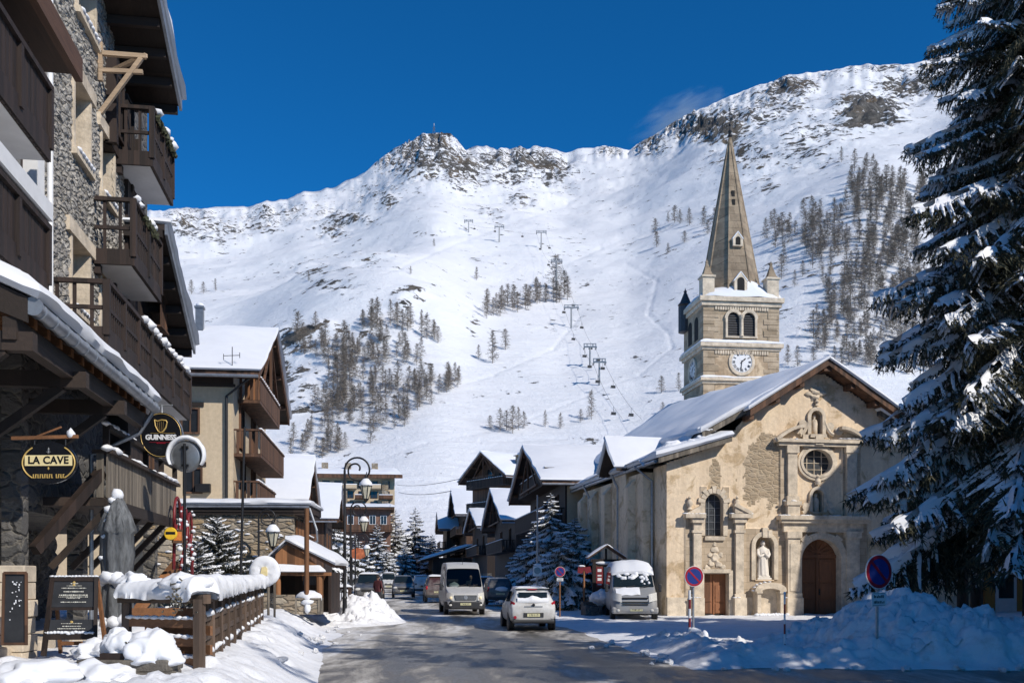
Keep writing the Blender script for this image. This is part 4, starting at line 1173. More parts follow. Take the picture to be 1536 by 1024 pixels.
# ---------------------------------------------------------------- hanging and standing signs of the bar
def la_cave():
    Y = 15.0; c = at(74, 694, Y)
    t = thing('hanging_sign', 'black oval hanging sign with gold rim reading LA CAVE under the porch gutter', 'sign', (c.x, Y, c.z), math.radians(-3))
    a, b = .435, .315
    el = lambda k, n, s=1.0: (a * s * math.cos(2 * PI * k / n), b * s * math.sin(2 * PI * k / n))
    m = MB(); m.pxz([el(k, 48) for k in range(48)], -.02, .02); part('board', m, M['black_paint'], t)
    m = MB()
    for (r0, r1) in ((25, 70), (-70, 70 - 95),):
        pass
    for s, e in ((-52, 52), (128, 232)):
        P = [(a * .93 * math.cos(math.radians(q)), -.026, b * .91 * math.sin(math.radians(q))) for q in range(s, e + 1, 4)]
        m.tube(P, .011, 6)
    part('gold_rim', m, M['gold'], t)
    m = MB(); m.b2((-.365, -.030, -.045), (.365, -.0205, .115)); part('name_panel', m, M['cream_paint'], t)
    m = text_mb('LA CAVE', .155, .004, .003, 1.05, 1.0); m.v = [(x, y - .033, z + .035) for x, y, z in m.v]; part('lettering', m, M['black_paint'], t)
    m = MB()
    for k, xx in enumerate(np.linspace(-.23, .23, 14)):
        if k == 9: continue
        h = .03; m.b2((xx - .011, -.027, -.20 - h), (xx + .003, -.021, -.20 + h)); m.b2((xx - .01, -.0275, -.20 + (h - .012 if k % 2 else -h)), (xx + .014, -.0212, -.20 + (h if k % 2 else -h + .012)))
    m.lathe([(0, -.06), (.012, -.075), (.012, -.095), (0, -.11)], 8, (0, -.027, 0)); part('small_writing', m, M['gold'], t)
    m = MB(); m.lathe([(0, .13), (.02, .15), (.012, .18), (.016, .2), (0, .235)], 8, (0, -.026, 0)); m.box((0, -.026, .165), (.07, .008, .012)); part('emblem', m, M['grey_metal'], t)
    m = MB(); m.bar((-.58, 0, .375), (.44, 0, .395), .05); m.bar((-.2, .01, .40), (.18, .01, .54), .025); part('wooden_arm', m, M['orange_wood'], t)
    m = MB()
    for xx in (-.23, .25): m.tube([(xx, 0, .36), (xx, 0, .26)], .012, 6)
    part('hook', m, M['iron'], t)
    m = MB(); m.ico((.33, 0, .44), .06, (1, 1, 1.2), .4, 2, 2); part('snow', m, M['snow'], t, smooth=True)
    m = MB(); m.tube([(-.58, 0, .37), (-1.6, .25, .36)], .02, 6); part('bracket', m, M['iron'], t)
la_cave()

def guinness():
    Y = 23.6; c = at(243, 653, Y)
    t = thing('round_sign', 'round black bar sign with a golden harp and white GUINNESS lettering', 'sign', (c.x, Y, c.z), 0)
    R = .50; Rz = .535
    m = MB(); m.pxz([(R * math.cos(2 * PI * k / 48), Rz * math.sin(2 * PI * k / 48)) for k in range(48)], -.07, .07); part('disc', m, M['black_paint'], t, bevel=.01)
    m = MB(); m.tube([(R * .95 * math.cos(2 * PI * k / 48), -.075, Rz * .95 * math.sin(2 * PI * k / 48)) for k in range(49)], .007, 6); pass
    part('gold_rim', m, M['gold'], t)
    m = MB()                                            # harp: neck, pillar, sound box, strings
    m.tube([(-.15, -.08, .36), (-.08, -.08, .33), (.02, -.08, .36), (.12, -.08, .345), (.15, -.08, .30)], [.013, .014, .014, .018, .014], 7)
    m.tube([(-.15, -.08, .36), (-.13, -.08, .22), (-.07, -.08, .10), (-.01, -.08, .06)], [.016, .014, .013, .011], 7)
    m.tube([(.15, -.08, .31), (.12, -.08, .18), (.06, -.08, .09), (-.01, -.08, .06)], [.012, .017, .017, .012], 7)
    for k in range(4): m.tube([(-.09 + k * .05, -.078, .33), (-.06 + k * .036, -.078, .11)], .002, 4)
    part('harp', m, M['gold'], t, smooth=50)
    m = text_mb('GUINNESS', .165, .007, .004, .95, .98); 
    m.v = [(x, y - .078, (z if x > -.345 else z * 1.25) - .055) for x, y, z in m.v]; part('lettering', m, M['white'], t)
    m = MB(); m.b2((-.24, -.08, .045), (-.03, -.0715, .05)); m.b2((.03, -.08, .045), (.34, -.0715, .05)); part('upper_rule', m, M['gold'], t)
    m = MB(); m.b2((-.27, -.08, -.172), (.27, -.0715, -.165))
    for k in range(9): m.b2((-.10 + k * .024, -.08, -.20), (-.10 + k * .024 + .014, -.0715, -.18))
    part('lower_rule', m, M['sign_red'], t)
    m = MB(); m.tube([(0, 0, .52), (0, 0, .72), (-1.1, .2, .74)], .022, 6); m.tube([(.25, 0, .72), (-.8, .15, .72)], .02, 6); part('bracket', m, M['galv'], t)
guinness()

def mirror_back():
    Y = 23.0; c = at(279, 684, Y); R = .37
    t = thing('traffic_mirror', 'grey back of a round traffic mirror rimmed with snow on a thin pole', 'traffic mirror', (c.x, Y, .7), 0)
    z = c.z - .7
    m = MB(); m.lathe([(0, -.05), (R * .8, -.045), (R * .97, -.01), (R, .03), (R * .9, .05), (0, .05)], 36, (0, 0, z), 'Y'); part('disc', m, M['grey_metal'], t, smooth=50)
    m = MB(); m.tube([(0, -.10, -.2), (0, -.10, z + R * .75)], .034, 10); m.box((0, -.075, z + .2), (.16, .05, .05)); m.box((0, -.075, z - .22), (.16, .05, .05)); part('pole', m, M['iron'], t)
    m = MB(); P = []
    for k in range(40):
        q = math.radians(-30 + 240 * k / 39); w = .095 * math.sin(PI * (k + 1) / 41) ** .5 + .012
        ring = []
        for j in range(9):
            e = 2 * PI * j / 8; rr = R + .02 + w * .55 * (1 + .25 * mn.noise(Vector((k * .4, j, 1)))) * math.cos(e) + w * .35
            ring.append((rr * math.cos(q), .11 * math.sin(e), z + rr * math.sin(q)))
        P.append(ring)
    m.grid(P); part('snow', m, M['snow'], t, smooth=True)
mirror_back()

def red_frame():
    t = thing('red_sign_frame', 'snow-dusted curly red metal sign frame hanging on the gallery front', 'sign frame', lworld(1.15, 26.6, 0), ANG_L)
    z0, z1 = zat(832, 26.5), zat(738, 26.5)
    m = MB(); L = 2.9
    for (a, b, za, zb) in ((0, .95, 3.0, 4.15), (1.05, 1.5, 3.1, 3.95), (1.6, 2.05, 3.05, 3.9), (2.15, 2.8, 3.0, 3.85)):
        P = []
        for k in range(17):
            q = 2 * PI * k / 16; P.append((0, (a + b) / 2 + (b - a) / 2 * math.cos(q), (za + zb) / 2 + (zb - za) / 2 * math.sin(q)))
        m.tube(P, .04, 7)
    m.tube([(0, -.05, 2.2), (0, .05, 2.9), (0, .3, 3.4)], .045, 7); m.tube([(0, 2.9, 1.9), (0, 2.85, 2.7), (0, 2.4, 3.1)], .05, 7); m.tube([(0, .9, 2.2), (0, 1.5, 2.75), (0, 2.3, 3.0)], .04, 7)
    part('scroll', m, M['red_paint'], t, smooth=True)
    m = MB(); rr = random.Random(8)
    for k in range(26): m.ico((.06, rr.uniform(.2, 2.9), rr.uniform(2.3, 4.1)), rr.uniform(.03, .09), (1, 1.2, .8), .4, k, 1)
    part('snow', m, M['snow'], t, smooth=True)
red_frame()
t = thing('round_badge', 'small round yellow badge sign with black band hanging beneath the red frame', 'sign', at(256, 800, 26.0), .15)
m = MB(); m.lathe([(0, -.03), (.15, -.03), (.17, 0), (.15, .03), (0, .03)], 24, (0, 0, 0), 'Y'); part('disc', m, M['yellow'], t)
m = MB(); m.b2((-.12, -.037, -.02), (.12, -.0305, .05)); part('band', m, M['black_paint'], t)
m = MB(); m.tube([(0, 0, .16), (0, 0, .5)], .012, 6); part('hanger', m, M['iron'], t)
t = thing('lantern_box', 'small brown lantern box hanging beside the yellow round badge', 'lantern', at(268, 803, 26.3), .15)
m = MB(); m.b2((-.16, -.12, -.2), (.16, .12, .16)); part('case', m, M['brown_wood'], t, bevel=.02)
m = MB(); m.b2((-.10, -.13, -.13), (.10, -.122, .10)); part('pane', m, M['orange_lens'], t); m = MB(); m.tube([(0, 0, .16), (0, 0, .6)], .012, 6); part('hanger', m, M['iron'], t)

# ---------------------------------------------------------------- terrace: menu boards, parasol, fence, planters
def menu_board():
    Y = 15.3; c = at(108, 978, Y); h = zat(862, Y) - c.z
    t = thing('menu_board', 'standing A-frame chalkboard menu with snow on its top and ledge', 'menu board', (c.x, Y, c.z - .04), math.radians(6))
    w = .70
    m = MB(); lean = .13
    for s in (-1, 1):
        m.bar((s * w / 2 * 1.08, -.12, 0), (s * w / 2 * .92, lean, h), .055, .075); 
    m.bar((-w / 2, lean, h - .02), (w / 2, lean, h - .02), .06, .07); m.bar((-w / 2 * 1.05, -.05, h * .24), (w / 2 * 1.05, -.05, h * .24), .05, .09); m.bar((-w / 2, .055, h * .60), (w / 2, .055, h * .60), .04, .05)
    part('frame', m, M['dark_wood'], t)
    m = MB()
    for s in (-1, 1): m.bar((s * w / 2 * 1.0, .55, 0), (s * w / 2 * .9, lean + .05, h * .98), .05, .07)
    m.bar((-w / 2, .5, .15), (w / 2, .5, .15), .04, .06); part('rear_leg', m, M['orange_wood'], t)
    def pane(z0, z1):
        f = lambda z: -.12 + (lean + .12) * z / h
        k = MB(); k.prism([(-w / 2 * .95, f(z0) - .005, z0), (w / 2 * .95, f(z0) - .005, z0), (w / 2 * .9, f(z1) - .005, z1), (-w / 2 * .9, f(z1) - .005, z1)], (0, .02, 0)); return k
    part('board', pane(h * .62, h * .97), M['chalk'], t); part('board', pane(h * .26, h * .46), M['chalk'], t)
    # chalk lines; the words are too small to read in the photo
    m = MB(); rr = random.Random(12)
    for (z, l, th) in ((.925, .10, .02), (.895, .22, .012), (.865, .36, .016), (.82, .30, .022), (.775, .42, .022), (.752, .44, .016), (.735, .2, .014), (.685, .36, .018), (.41, .30, .012), (.375, .26, .016), (.345, .40, .016), (.305, .44, .012)):
        zz = z * h; x = -l / 2; f = -.12 + (lean + .12) * zz / h - .012
        while x < l / 2:
            d = rr.uniform(.010, .028); hh = th * rr.uniform(.4, 1.1)
            m.b2((x, f - .002, zz - hh / 2), (x + d, f + .002, zz + hh / 2)); x += d + rr.uniform(.003, .010)
    part('chalk_writing', m, M['chalk_ink'], t)
    m = MB()
    for z in (.94, .905, .43): m.ico((0, -.12 + (lean + .12) * z - .014, z * h), .018, (1.4, .3, 1.1), .5, z * 9, 1)
    part('chalk_ornament', m, M['gold'], t)
    m = MB(); rr = random.Random(5)
    for k in range(14): m.ico((-.33 + k * .05, lean, h + .02), .04, (1.2, 1, .5), .3, k, 1)
    for k in range(14): m.ico((-.34 + k * .052, -.06, h * .24 + .05 + rr.uniform(0, .02)), .042, (1.2, .9, .6), .3, k, 1)
    part('snow', m, M['snow'], t, smooth=True)
menu_board()

t = thing('narrow_board', 'narrow dark wooden wall menu case leaning by the stone pier at the far left', 'menu case', (xat(22, 14.6), 14.6, zat(967, 14.6)), math.radians(4))
m = MB(); m.prism([(-.16, 0, 0), (.16, 0, 0), (.13, .10, 1.06), (-.17, .10, 1.06)], (0, .04, 0)); part('back', m, M['chalk'], t)
m = MB(); m.bar((-.17, -.01, 0), (-.19, .09, 1.06), .035); m.bar((.17, -.01, 0), (.13, .09, 1.06), .035); m.bar((-.19, .09, 1.06), (.13, .09, 1.06), .04); m.bar((-.17, -.01, .02), (.17, -.01, .02), .04); part('frame', m, M['brown_wood'], t)
m = MB(); rr = random.Random(2)
for k in range(20): z = rr.uniform(.35, .95); m.box((rr.uniform(-.08, .07), -.004 + .094 * z - .012, z), (rr.uniform(.008, .02), .004, rr.uniform(.01, .03)))
part('snow_specks', m, M['snow'], t)
t = thing('stone_pillar', 'pale cut-stone pillar foot behind the narrow menu case at the far left', 'pillar', (xat(20, 15.6), 15.6, .5))
m = MB()
for k in range(6): m.box((.02 * (k % 2), 0, .2 + k * .27), (.52 - .02 * (k % 3), .5, .26), .02 * k)
part('shaft', m, M['trim_stone'], t, bevel=.015)
t = thing('pavement_step', 'low stone step along the front of the bar at the far left', 'step', ORIG_L, ANG_L)
m = MB(); m.b2((-.3, 9, .4), (.72, 20.5, .93)); part('slab', m, M['trim_stone'], t, bevel=.03)

def parasol():
    Y = 16.6; c = at(176, 962, Y); zt = zat(740, Y) - c.z
    t = thing('closed_parasol', 'tall closed grey parasol wrapped and dusted with snow beside the menu board', 'parasol', (c.x, Y, c.z))
    P = []; n = 30
    prof = [(0, .16), (.12, .20), (.5, .245), (.8, .22), (1.0, .19), (1.05, .22), (1.4, .25), (1.75, .24), (1.80, .29), (2.05, .21), (2.3, .10), (zt - .04, .03)]
    for r, z in [(p[1], p[0]) for p in prof]:
        P.append([(r * (1 + .16 * math.cos(8 * 2 * PI * k / n + z)) * math.cos(2 * PI * k / n), r * (1 + .16 * math.cos(8 * 2 * PI * k / n + z)) * math.sin(2 * PI * k / n), z + .05) for k in range(n + 1)])
    m = MB(); m.grid(P); part('canopy', m, M['canvas'], t, smooth=True)
    m = MB(); m.tube([(0, 0, -.1), (0, 0, zt + .03)], .03, 8); part('pole', m, M['galv'], t)
    m = MB(); m.tube([(.23 * math.cos(q), .23 * math.sin(q), 1.06) for q in np.linspace(0, 2 * PI, 20)], .03, 6); part('strap', m, M['rubber'], t)
    m = MB(); m.ico((0, 0, zt - .02), .10, (1, 1, 1.1), .3, 1, 2)
    for k, (x, y, z, r) in enumerate(((-.1, -.1, 2.2, .07), (-.12, -.12, 2.0, .06), (-.17, -.14, 1.75, .05), (-.2, -.15, 1.4, .05), (.06, -.2, 1.05, .13), (-.08, -.22, 1.08, .12), (-.2, -.12, 1.02, .10), (.16, -.2, .36, .10), (.02, -.24, .33, .11), (-.12, -.22, .33, .10), (.2, -.1, .7, .04), (-.06, -.08, 2.35, .06))):
        m.ico((x, y, z), r, (1.1, .8, .9), .5, k, 2)
    part('snow', m, M['snow'], t, smooth=True)
parasol()

def fence():
    a, b = Vector((xat(301, 14.0), 14.0, .66)), Vector((xat(392, 28.0), 28.0, .72))
    l = Vector((xat(190, 14.6), 14.6, .66))
    H = 1.03
    t = thing('terrace_fence', 'low dark wooden terrace fence of rails and posts under a thick snow cap', 'fence', (a.x, a.y, .62))
    m = MB(); d = b - a; n = 11
    P = [a + d * k / n for k in range(n + 1)]
    m2 = MB()
    for p in P: m.bar(p + Vector((0, 0, -.25)), p + Vector((0, 0, H)), .105)
    m.bar(l + Vector((0, 0, -.25)), l + Vector((0, 0, H)), .11); m.bar(a + Vector((-.02, -.01, -.3)), a + Vector((-.02, -.01, H)), .13)
    part_each('post', m, M['post_wood'], t, world=True)
    for z in (.18, .46, .74):
        m2.bar(a + Vector((0, 0, z)), b + Vector((0, 0, z)), .045, .10)
    m2.bar(a + Vector((0, 0, H)), b + Vector((0, 0, H)), .16, .12)
    for k in range(n):
        for q in (.35, .68):
            p = P[k].lerp(P[k + 1], q); m2.bar(p + Vector((-.03, 0, .02)), p + Vector((-.03, 0, H)), .035, .07)
    part('rail', m2, M['fence_wood'], t, world=True)
    m = MB()
    for z in (.14, .42, .68): m.bar(l + Vector((0, 0, z)), a + Vector((0, 0, z)), .05, .12)
    for z in (.28, .56): m.bar(l + Vector((.1, .5, z)), a + Vector((0, .5, z)), .05, .14)
    part_each('front_board', m, M['pale_brown'], t, world=True)
    m = MB(); m.bar(l + Vector((-.08, 0, H)), a + Vector((.09, 0, H)), .16, .13); part('front_rail', m, M['fence_wood'], t, world=True)
    # thick rounded snow along both rails
    def cap(p, q, w, hh, n, seed):
        Pp = []; s = (q - p).cross(Vector((0, 0, 1))).normalized()
        for i in range(n):
            f = i / (n - 1); c = p.lerp(q, f); k = 1 + .22 * fb3(Vector((f * (q - p).length * 1.3, seed, 0)), 4)
            e = min(1, .25 + min(f, 1 - f) * n * .35)
            Pp.append([tuple(c + s * (w * k * (1 + .16 * fb3(Vector((f * (q - p).length * 2.6, g * 1.1, seed)), 4)) * math.copysign(abs(math.cos(g)) ** .8, math.cos(g))) + Vector((0, 0, H + .05 + hh * k * e * (1 + .18 * fb3(Vector((f * (q - p).length * 2.2, g, seed + 5)), 4)) * (math.sin(g) ** .75 if g > 0 and g < PI else -.22 + .18 * mn.noise(Vector((f * (q - p).length * 4, g, seed))))))) for g in np.linspace(-.30, PI + .30, 17)])
        mm = MB(); mm.grid(Pp); return mm
    mm = cap(a, b, .22, .25, 220, 2); mm2 = cap(l, a + (a - l) * .06, .25, .24, 60, 5)
    snow_lump(mm2, tuple(l.lerp(a, .12) + Vector((0, 0, H + .22))), .22, .16, .16, 4)
    mm.add(mm2.v, mm2.f); snow_lump(mm, tuple(a + Vector((-.22, .1, H + .16))), .34, .24, .22, 7)
    part('snow_cap', mm, M['snow'], t, smooth=True, world=True)
    m = MB(); rr = random.Random(6)
    for z in (.2, .48, .74):
        for k in range(9): p = l.lerp(a, .06 + k * .11); m.ico((p.x, p.y - .02, p.z + z + .02), .06, (1.6, .9, .55), .5, k + z, 1)
    for k in range(n * 3):
        p = a.lerp(b, (k + .5) / (n * 3))
        for z in (.24, .8):
            if rr.random() < .7: m.ico((p.x + .02, p.y, p.z + z), .07 * rr.uniform(.6, 1.3), (.8, 1.4, .7), .5, k, 1)
    part('rail_snow', m, M['snow'], t, smooth=True, world=True)
    m = MB(); rr = random.Random(9)
    for k in range(60): 
        p = a + Vector((-.24, -.16, H + .03)); q = p + Vector((rr.gauss(0, .10), -abs(rr.gauss(0, .05)), rr.gauss(0, .09))); m.bar(q, q + Vector((rr.gauss(0, .03), rr.gauss(0, .03), rr.gauss(0, .03))), .012, .02)
    part('dry_flowers', m, mat('dry_flowers', (.10, .09, .07), .9, var=.6, scale=30), t, world=True)
    # crossed slat panels behind the rails, near end
    m = MB()
    for k in range(4): m.bar(P[k] + Vector((-.07, 0, .1)), P[k + 1] + Vector((-.07, 0, .95)), .02, .05)
    part('brace', m, M['grey_wood'], t, world=True)
fence()
# wooden bench behind the fence front
t = thing('terrace_bench', 'orange-brown wooden bench with snowy seat behind the front fence boards', 'bench', (xat(250, 15.6), 15.6, .66), .05)
m = MB(); m.b2((-.6, -.22, .40), (.6, .22, .46)); part('seat', m, M['orange_wood'], t); m = MB(); m.b2((-.6, .2, .58), (.6, .24, .85)); part('backrest', m, M['orange_wood'], t)
for x in (-.5, .5): m = MB(); m.b2((x - .04, -.2, 0), (x + .04, .2, .40)); part('leg', m, M['orange_wood'], t)
snow_on(t, (-.6, -.22, .462), (.6, -.22, .462), (.6, .2, .462), (-.6, .2, .462), .10, 12, 6, 3, m='snow')

def planters():
    t = thing('stone_planter', 'low grey stone slab planter heaped with snow in front of the terrace fence', 'planter', at(196, 998, 12.9))
    m = MB(); m.b2((-.58, -.3, -.06), (.58, .32, .10)); m.b2((-.22, -.42, -.2), (.6, .2, -.055)); part('slab', m, mat('wet_slab', (.12, .105, .085), .6, var=.4, scale=5, bump=.5), t, bevel=.02)
    m = MB(); m.b2((-.3, -.25, .10), (.02, .12, .18)); part('pot', m, M['dark_wood'], t)
    m = MB(); snow_lump(m, (.30, -.05, .12), .36, .30, .33, 3); part('snow_mound', m, M['snow'], t, smooth=True); m = MB(); snow_lump(m, (-.16, .0, .22), .22, .2, .28, 9); part('snow_mound', m, M['snow'], t, smooth=True)
    m = MB(); rr = random.Random(3)
    for k in range(30): p = Vector((.03 + rr.gauss(0, .025), -.18, .22 + rr.gauss(0, .06))); m.bar(p, p + Vector((rr.gauss(0, .03), -.02, rr.gauss(0, .03))), .008, .014)
    part('dry_stems', m, mat('dry_stems', (.09, .08, .05), .9), t)
    for k, (px, py, Y, rx, rz, lab) in enumerate(((50, 1015, 11.9, .55, .24, 'rounded lump of snow in the bottom left corner of the terrace'), (150, 1012, 12.2, .42, .22, 'smaller snow lump at the foot of the stone slab planter'), (150, 972, 14.2, .34, .2, 'snow lump between the menu board and the slab planter'))):
        m = MB(); snow_lump(m, (0, 0, 0), rx, .5, rz, k + 11, .45); solo('snow_lump', m, M['snow'], lab, 'snow lump', at(px, py + 8, Y), smooth=True)
planters()
# ---------------------------------------------------------------- chalets along the street
A7 = math.atan(.123)
def street(x0, y):                    # world point at lateral x0 of the street frame
    return Vector((x0 - .123 * y, y, 0))

def chalet(label, X0, Y0, Y1, D, ze, zr, side=1, rz=A7, wall='dark_wood', near_wall='cream', oh=1.0, snow=.34, balcs=(), chimneys=(), wins=(), near_wins=(), base=None, name='chalet', loc=None, zsplit=None, roofm='dark_wood_y', seed=1, truss=True, group=None, dark_front=True):
    """house with its gable to the street; local x runs away from the street, y down the street"""
    p = street(X0, Y0) if loc is None else loc
    g = gz(p.y) - .3
    t = thing(name, label, 'house', (p.x, p.y, g), rz, group)
    W = (Y1 - Y0) / math.cos(A7); s = side; ze -= g; zr -= g
    zs = zsplit if zsplit is not None else ze * .3
    yr = W / 2
    X = lambda a: (0, a) if s > 0 else (-a, 0)
    # body: plaster sides, boarded gable
    b = MB(); x0, x1 = sorted((s * .12, s * D)); b.b2((x0, 0.0, 0), (x1, W, ze)); part('wall', b, M[near_wall], t)
    b = MB(); b.pyz([(0.01, zs), (W - .01, zs), (W - .01, ze), (yr, zr - .12), (.01, ze)], s * .0, s * .3); b.pyz([(.3, ze - .02), (W - .3, ze - .02), (yr, zr - .14)], s * .35, s * D)
    part('gable_boards', b, M[wall], t)
    b = MB(); b.b2((min(0, s * .5), -.06, 0), (max(0, s * .5), W + .06, zs)); part('stone_base', b, M[base or 'rubble_dark'], t)
    # roof in two slopes
    o2 = .8; k = (zr - ze) / yr; zn = ze - k * o2; th = .20
    xs0, xs1 = -s * oh, s * (D + .5)
    for q, (ya, yb) in enumerate(((-o2, yr), (W + o2, yr))):
        m = MB(); m.prism([(xs0, ya, zn), (xs1, ya, zn), (xs1, yb, zr), (xs0, yb, zr)], (0, 0, th)); r = part('roof', m, M[roofm], t)
        nx = max(10, int((D + oh) / .7))
        snow_on(r, (xs0 - s * .08, ya + (-.12 if q == 0 else .12), zn + th), (xs1, ya + (-.12 if q == 0 else .12), zn + th), (xs1, yb, zr + th), (xs0 - s * .08, yb, zr + th), snow, nx, 12, seed + q, edge=.45, amp=.38)
        e = MB(); e.prism([(xs0 - s * .03, ya, zn - .14), (xs0 + s * .05, ya, zn - .14), (xs0 + s * .05, yb, zr - .14), (xs0 - s * .03, yb, zr - .14)], (0, 0, .42)); e.b2((min(xs0, xs1), min(ya, ya + (.05 if q else -.05)), zn - .10), (max(xs0, xs1), max(ya, ya + (.05 if q else -.05)), zn + th)); part('fascia', e, M['brown_wood'], r)
        if q == 0: e = MB(); e.tube([(xs0, ya - .10, zn - .02), (xs1, ya - .10, zn - .02)], .07, 6); part('gutter', e, M['zinc'], r, smooth=40)
    if truss:
        m = MB()
        for f in (.1, .5, .9):
            for q in (-1, 1):
                y = yr + q * yr * f; z = zr - k * yr * f - .22; m.b2((min(xs0 * .95, 0), y - .09, z), (max(xs0 * .95, 0), y + .09, z + .2))
        m.bar((xs0 * .8, yr, zr - .2), (xs0 * .8, yr, ze - .2), .12); m.bar((xs0 * .8, yr * .45, ze + .05), (xs0 * .8, yr * 1.55, ze + .05), .12)
        m.bar((xs0 * .8, yr * .5, ze), (xs0 * .8, yr, zr - .4), .1); m.bar((xs0 * .8, yr * 1.5, ze), (xs0 * .8, yr, zr - .4), .1)
        part('gable_truss', m, M['brown_wood'], t)
    bw = 'brown_wood' if side < 0 else 'dark_wood'  # tower's shade on the right row painted in: darker wood for its balconies
    for (ya, yb, z0, h, dep) in balcs:
        z0 -= g; m = MB(); xa, xb = sorted((0, -s * dep)); m.b2((xa, ya, z0 - .14), (xb, yb, z0))
        bo = part('balcony', m, M[bw], t)
        m = MB(); xo = -s * dep
        slats(m, ya, yb, z0, z0 + h, .13, .05, .03, 'y', xo, False); slats(m, xa + .03, xb - .03, z0, z0 + h, .12, .10, .03, 'x', ya, False)
        m.b2((xo - .06, ya - .03, z0 + h - .04), (xo + .06, yb + .03, z0 + h + .03)); m.b2((xa, ya - .05, z0 + h - .04), (xb, ya + .04, z0 + h + .028))
        part('railing', m, M[bw], bo)
        m = MB()
        for j in range(int((yb - ya) / .5)): m.ico((xo, ya + .2 + j * .5, z0 + h + .06), .10, (1, 2, .6), .4, j, 1)
        part('rail_snow', m, M['snow'], bo, smooth=True)
    for (y, z, w, h) in wins: window(t, (-s * .01, y, z - g), w, h, 'y', -s, 'brown_wood')
    for (x, z, w, h) in near_wins: window(t, (s * x, -.01, z - g), w, h, 'x', -1, 'brown_wood')
    for ch in chimneys:
        (x, y, w, top, cm) = ch[:5]; zc = (zn + k * (y + o2)) if y < yr else (zn + k * (W + o2 - y)); m = MB(); m.b2((s * x - w / 2, y - w / 2, zc - .2), (s * x + w / 2, y + w / 2, top - g)); m.b2((s * x - w * .62, y - w * .62, top - g), (s * x + w * .62, y + w * .62, top - g + .10))
        c = part('chimney', m, M[cm], t)
        m = MB(); m.ico((s * x, y, top - g + .16), w * .55, (1, 1, .6), .3, x, 2); m.ico((s * x, y - w * .6, zc + .35), w * .5, (1.3, .7, .5), .3, x, 2); part('snow', m, M['snow'], c, smooth=True)
    return t, g, W

# --- left row -------------------------------------------------------------------------------------------------
t, g, W = chalet('cream-plastered house with brown balconies and two roof flues beyond the stone chalet', -6.6, 42, 53, 14, 10.75, 13.6, side=-1, wall='cream', oh=1.15, zsplit=.1, base='rubble_warm',
    balcs=((.2, 9.5, 7.25, 1.0, 1.1), (1.2, 9.0, 9.7, .95, .95), (.1, 6.5, 5.2, .85, 1.0)), near_wins=((1.75, 8.55, .78, 1.1), (1.62, 6.05, .74, 1.1), (5.5, 8.55, .78, 1.1)), wins=((2.2, 8.6, 1.2, 1.9), (6.0, 8.6, 1.2, 1.9), (2.6, 6.3, 1.2, 1.9), (6.0, 6.2, 1.2, 1.9), (5.0, 11.2, 1.2, 1.4)),
    chimneys=((2.1, 4.0, .34, 14.3, 'grey_metal'), (2.0, 1.3, .36, 12.45, 'grey_metal')), seed=4)
m = MB(); m.b2((-2.3, -.05, 9.15 - g), (-1.2, -.002, 9.33 - g)); m.b2((-2.15, -.05, 6.65 - g), (-1.1, -.002, 6.83 - g)); m.b2((-12, -.10, 10.0 - g), (.1, -.002, 10.12 - g)); part('lintel', m, M['dark_wood_x'], t)
m = MB(); m.b2((-14, -.12, 10.13 - g), (.02, -.02, 10.75 - g)); part('eave_board', m, M['dark_wood_x'], t)
m = MB(); m.tube([(-.25, -.14, .5), (-.25, -.14, 9.6 - g), (.75, -.55, 10.3 - g)], .06, 8); part('downpipe', m, M['iron'], t)
m = MB(); m.tube([(.1, -.9, 10.6 - g), (.1, -.9, 11.5 - g)], .018, 6); m.tube([(-.25, -.9, 11.12 - g), (.4, -.9, 11.16 - g)], .014, 6); m.tube([(-.25, -.9, 10.95 - g), (-.25, -.9, 11.2 - g)], .014, 6); m.tube([(.4, -.9, 11.05 - g), (.4, -.9, 11.28 - g)], .014, 6)
part('antenna', m, M['iron'], t)
m = MB(); m.b2((-1.5, -.3, 5.55 - g), (-.9, -.02, 5.9 - g)); part('floodlight', m, M['iron'], t)
# orange panels on the gable loggia
m = MB(); m.b2((.02, 6.0, 10.0 - g), (.12, 8.5, 12.0 - g)); m.b2((.02, 4.2, 10.0 - g), (.14, 4.5, 12.8 - g)); part('loggia_boards', m, M['orange_boards'], t)

# stone-walled annexe with a flat snow roof in front of it
def annexe():
    Y = 38.4; xl, xr = xat(225, Y), xat(441, Y)
    t = thing('stone_annexe', 'single-storey rubble-stone annexe with flat snow-covered roof below the cream house', 'building', (xr, Y, .5), A7 * .5)
    w = xr - xl; h = zat(772, Y) - .5; d = 3.4
    m = MB(); m.b2((-w, 0, -.3), (0, d, h)); part('wall', m, M['rubble_warm'], t)
    m = MB(); m.b2((-w, -.14, h), (.55, d, h + .10)); m.b2((-w, -.18, h + .10), (.6, d, h + .38)); r = part('roof', m, M['dark_wood_x'], t)
    snow_on(r, (-w, -.22, h + .38), (.68, -.22, h + .38), (.68, d, h + .38), (-w, d, h + .38), .26, 40, 10, 5, edge=.6)
    m = MB(); m.tube([(-w, -.24, h + .30), (.62, -.24, h + .30)], .05, 6); m.tube([(.62, -.22, h + .25), (.9, -.2, h - .6), (.9, 0, h - 1.0), (.2, 0, h - 1.4)], .045, 6); part('gutter', m, M['zinc'], r)
    m = MB()
    for k in range(5): m.b2((.02, .3 + k * .6, .6), (.10, .75 + k * .6, h - .2))
    part('side_boards', m, M['orange_boards'], t)
    m = MB(); rr = random.Random(2)
    for k in range(90): m.ico((-rr.uniform(.1, w), -.02, rr.uniform(.3, h - .2)), rr.uniform(.04, .10), (1.6, .5, .5), .4, k, 1)
    part('clinging_snow', m, M['snow'], t, smooth=True)
annexe()
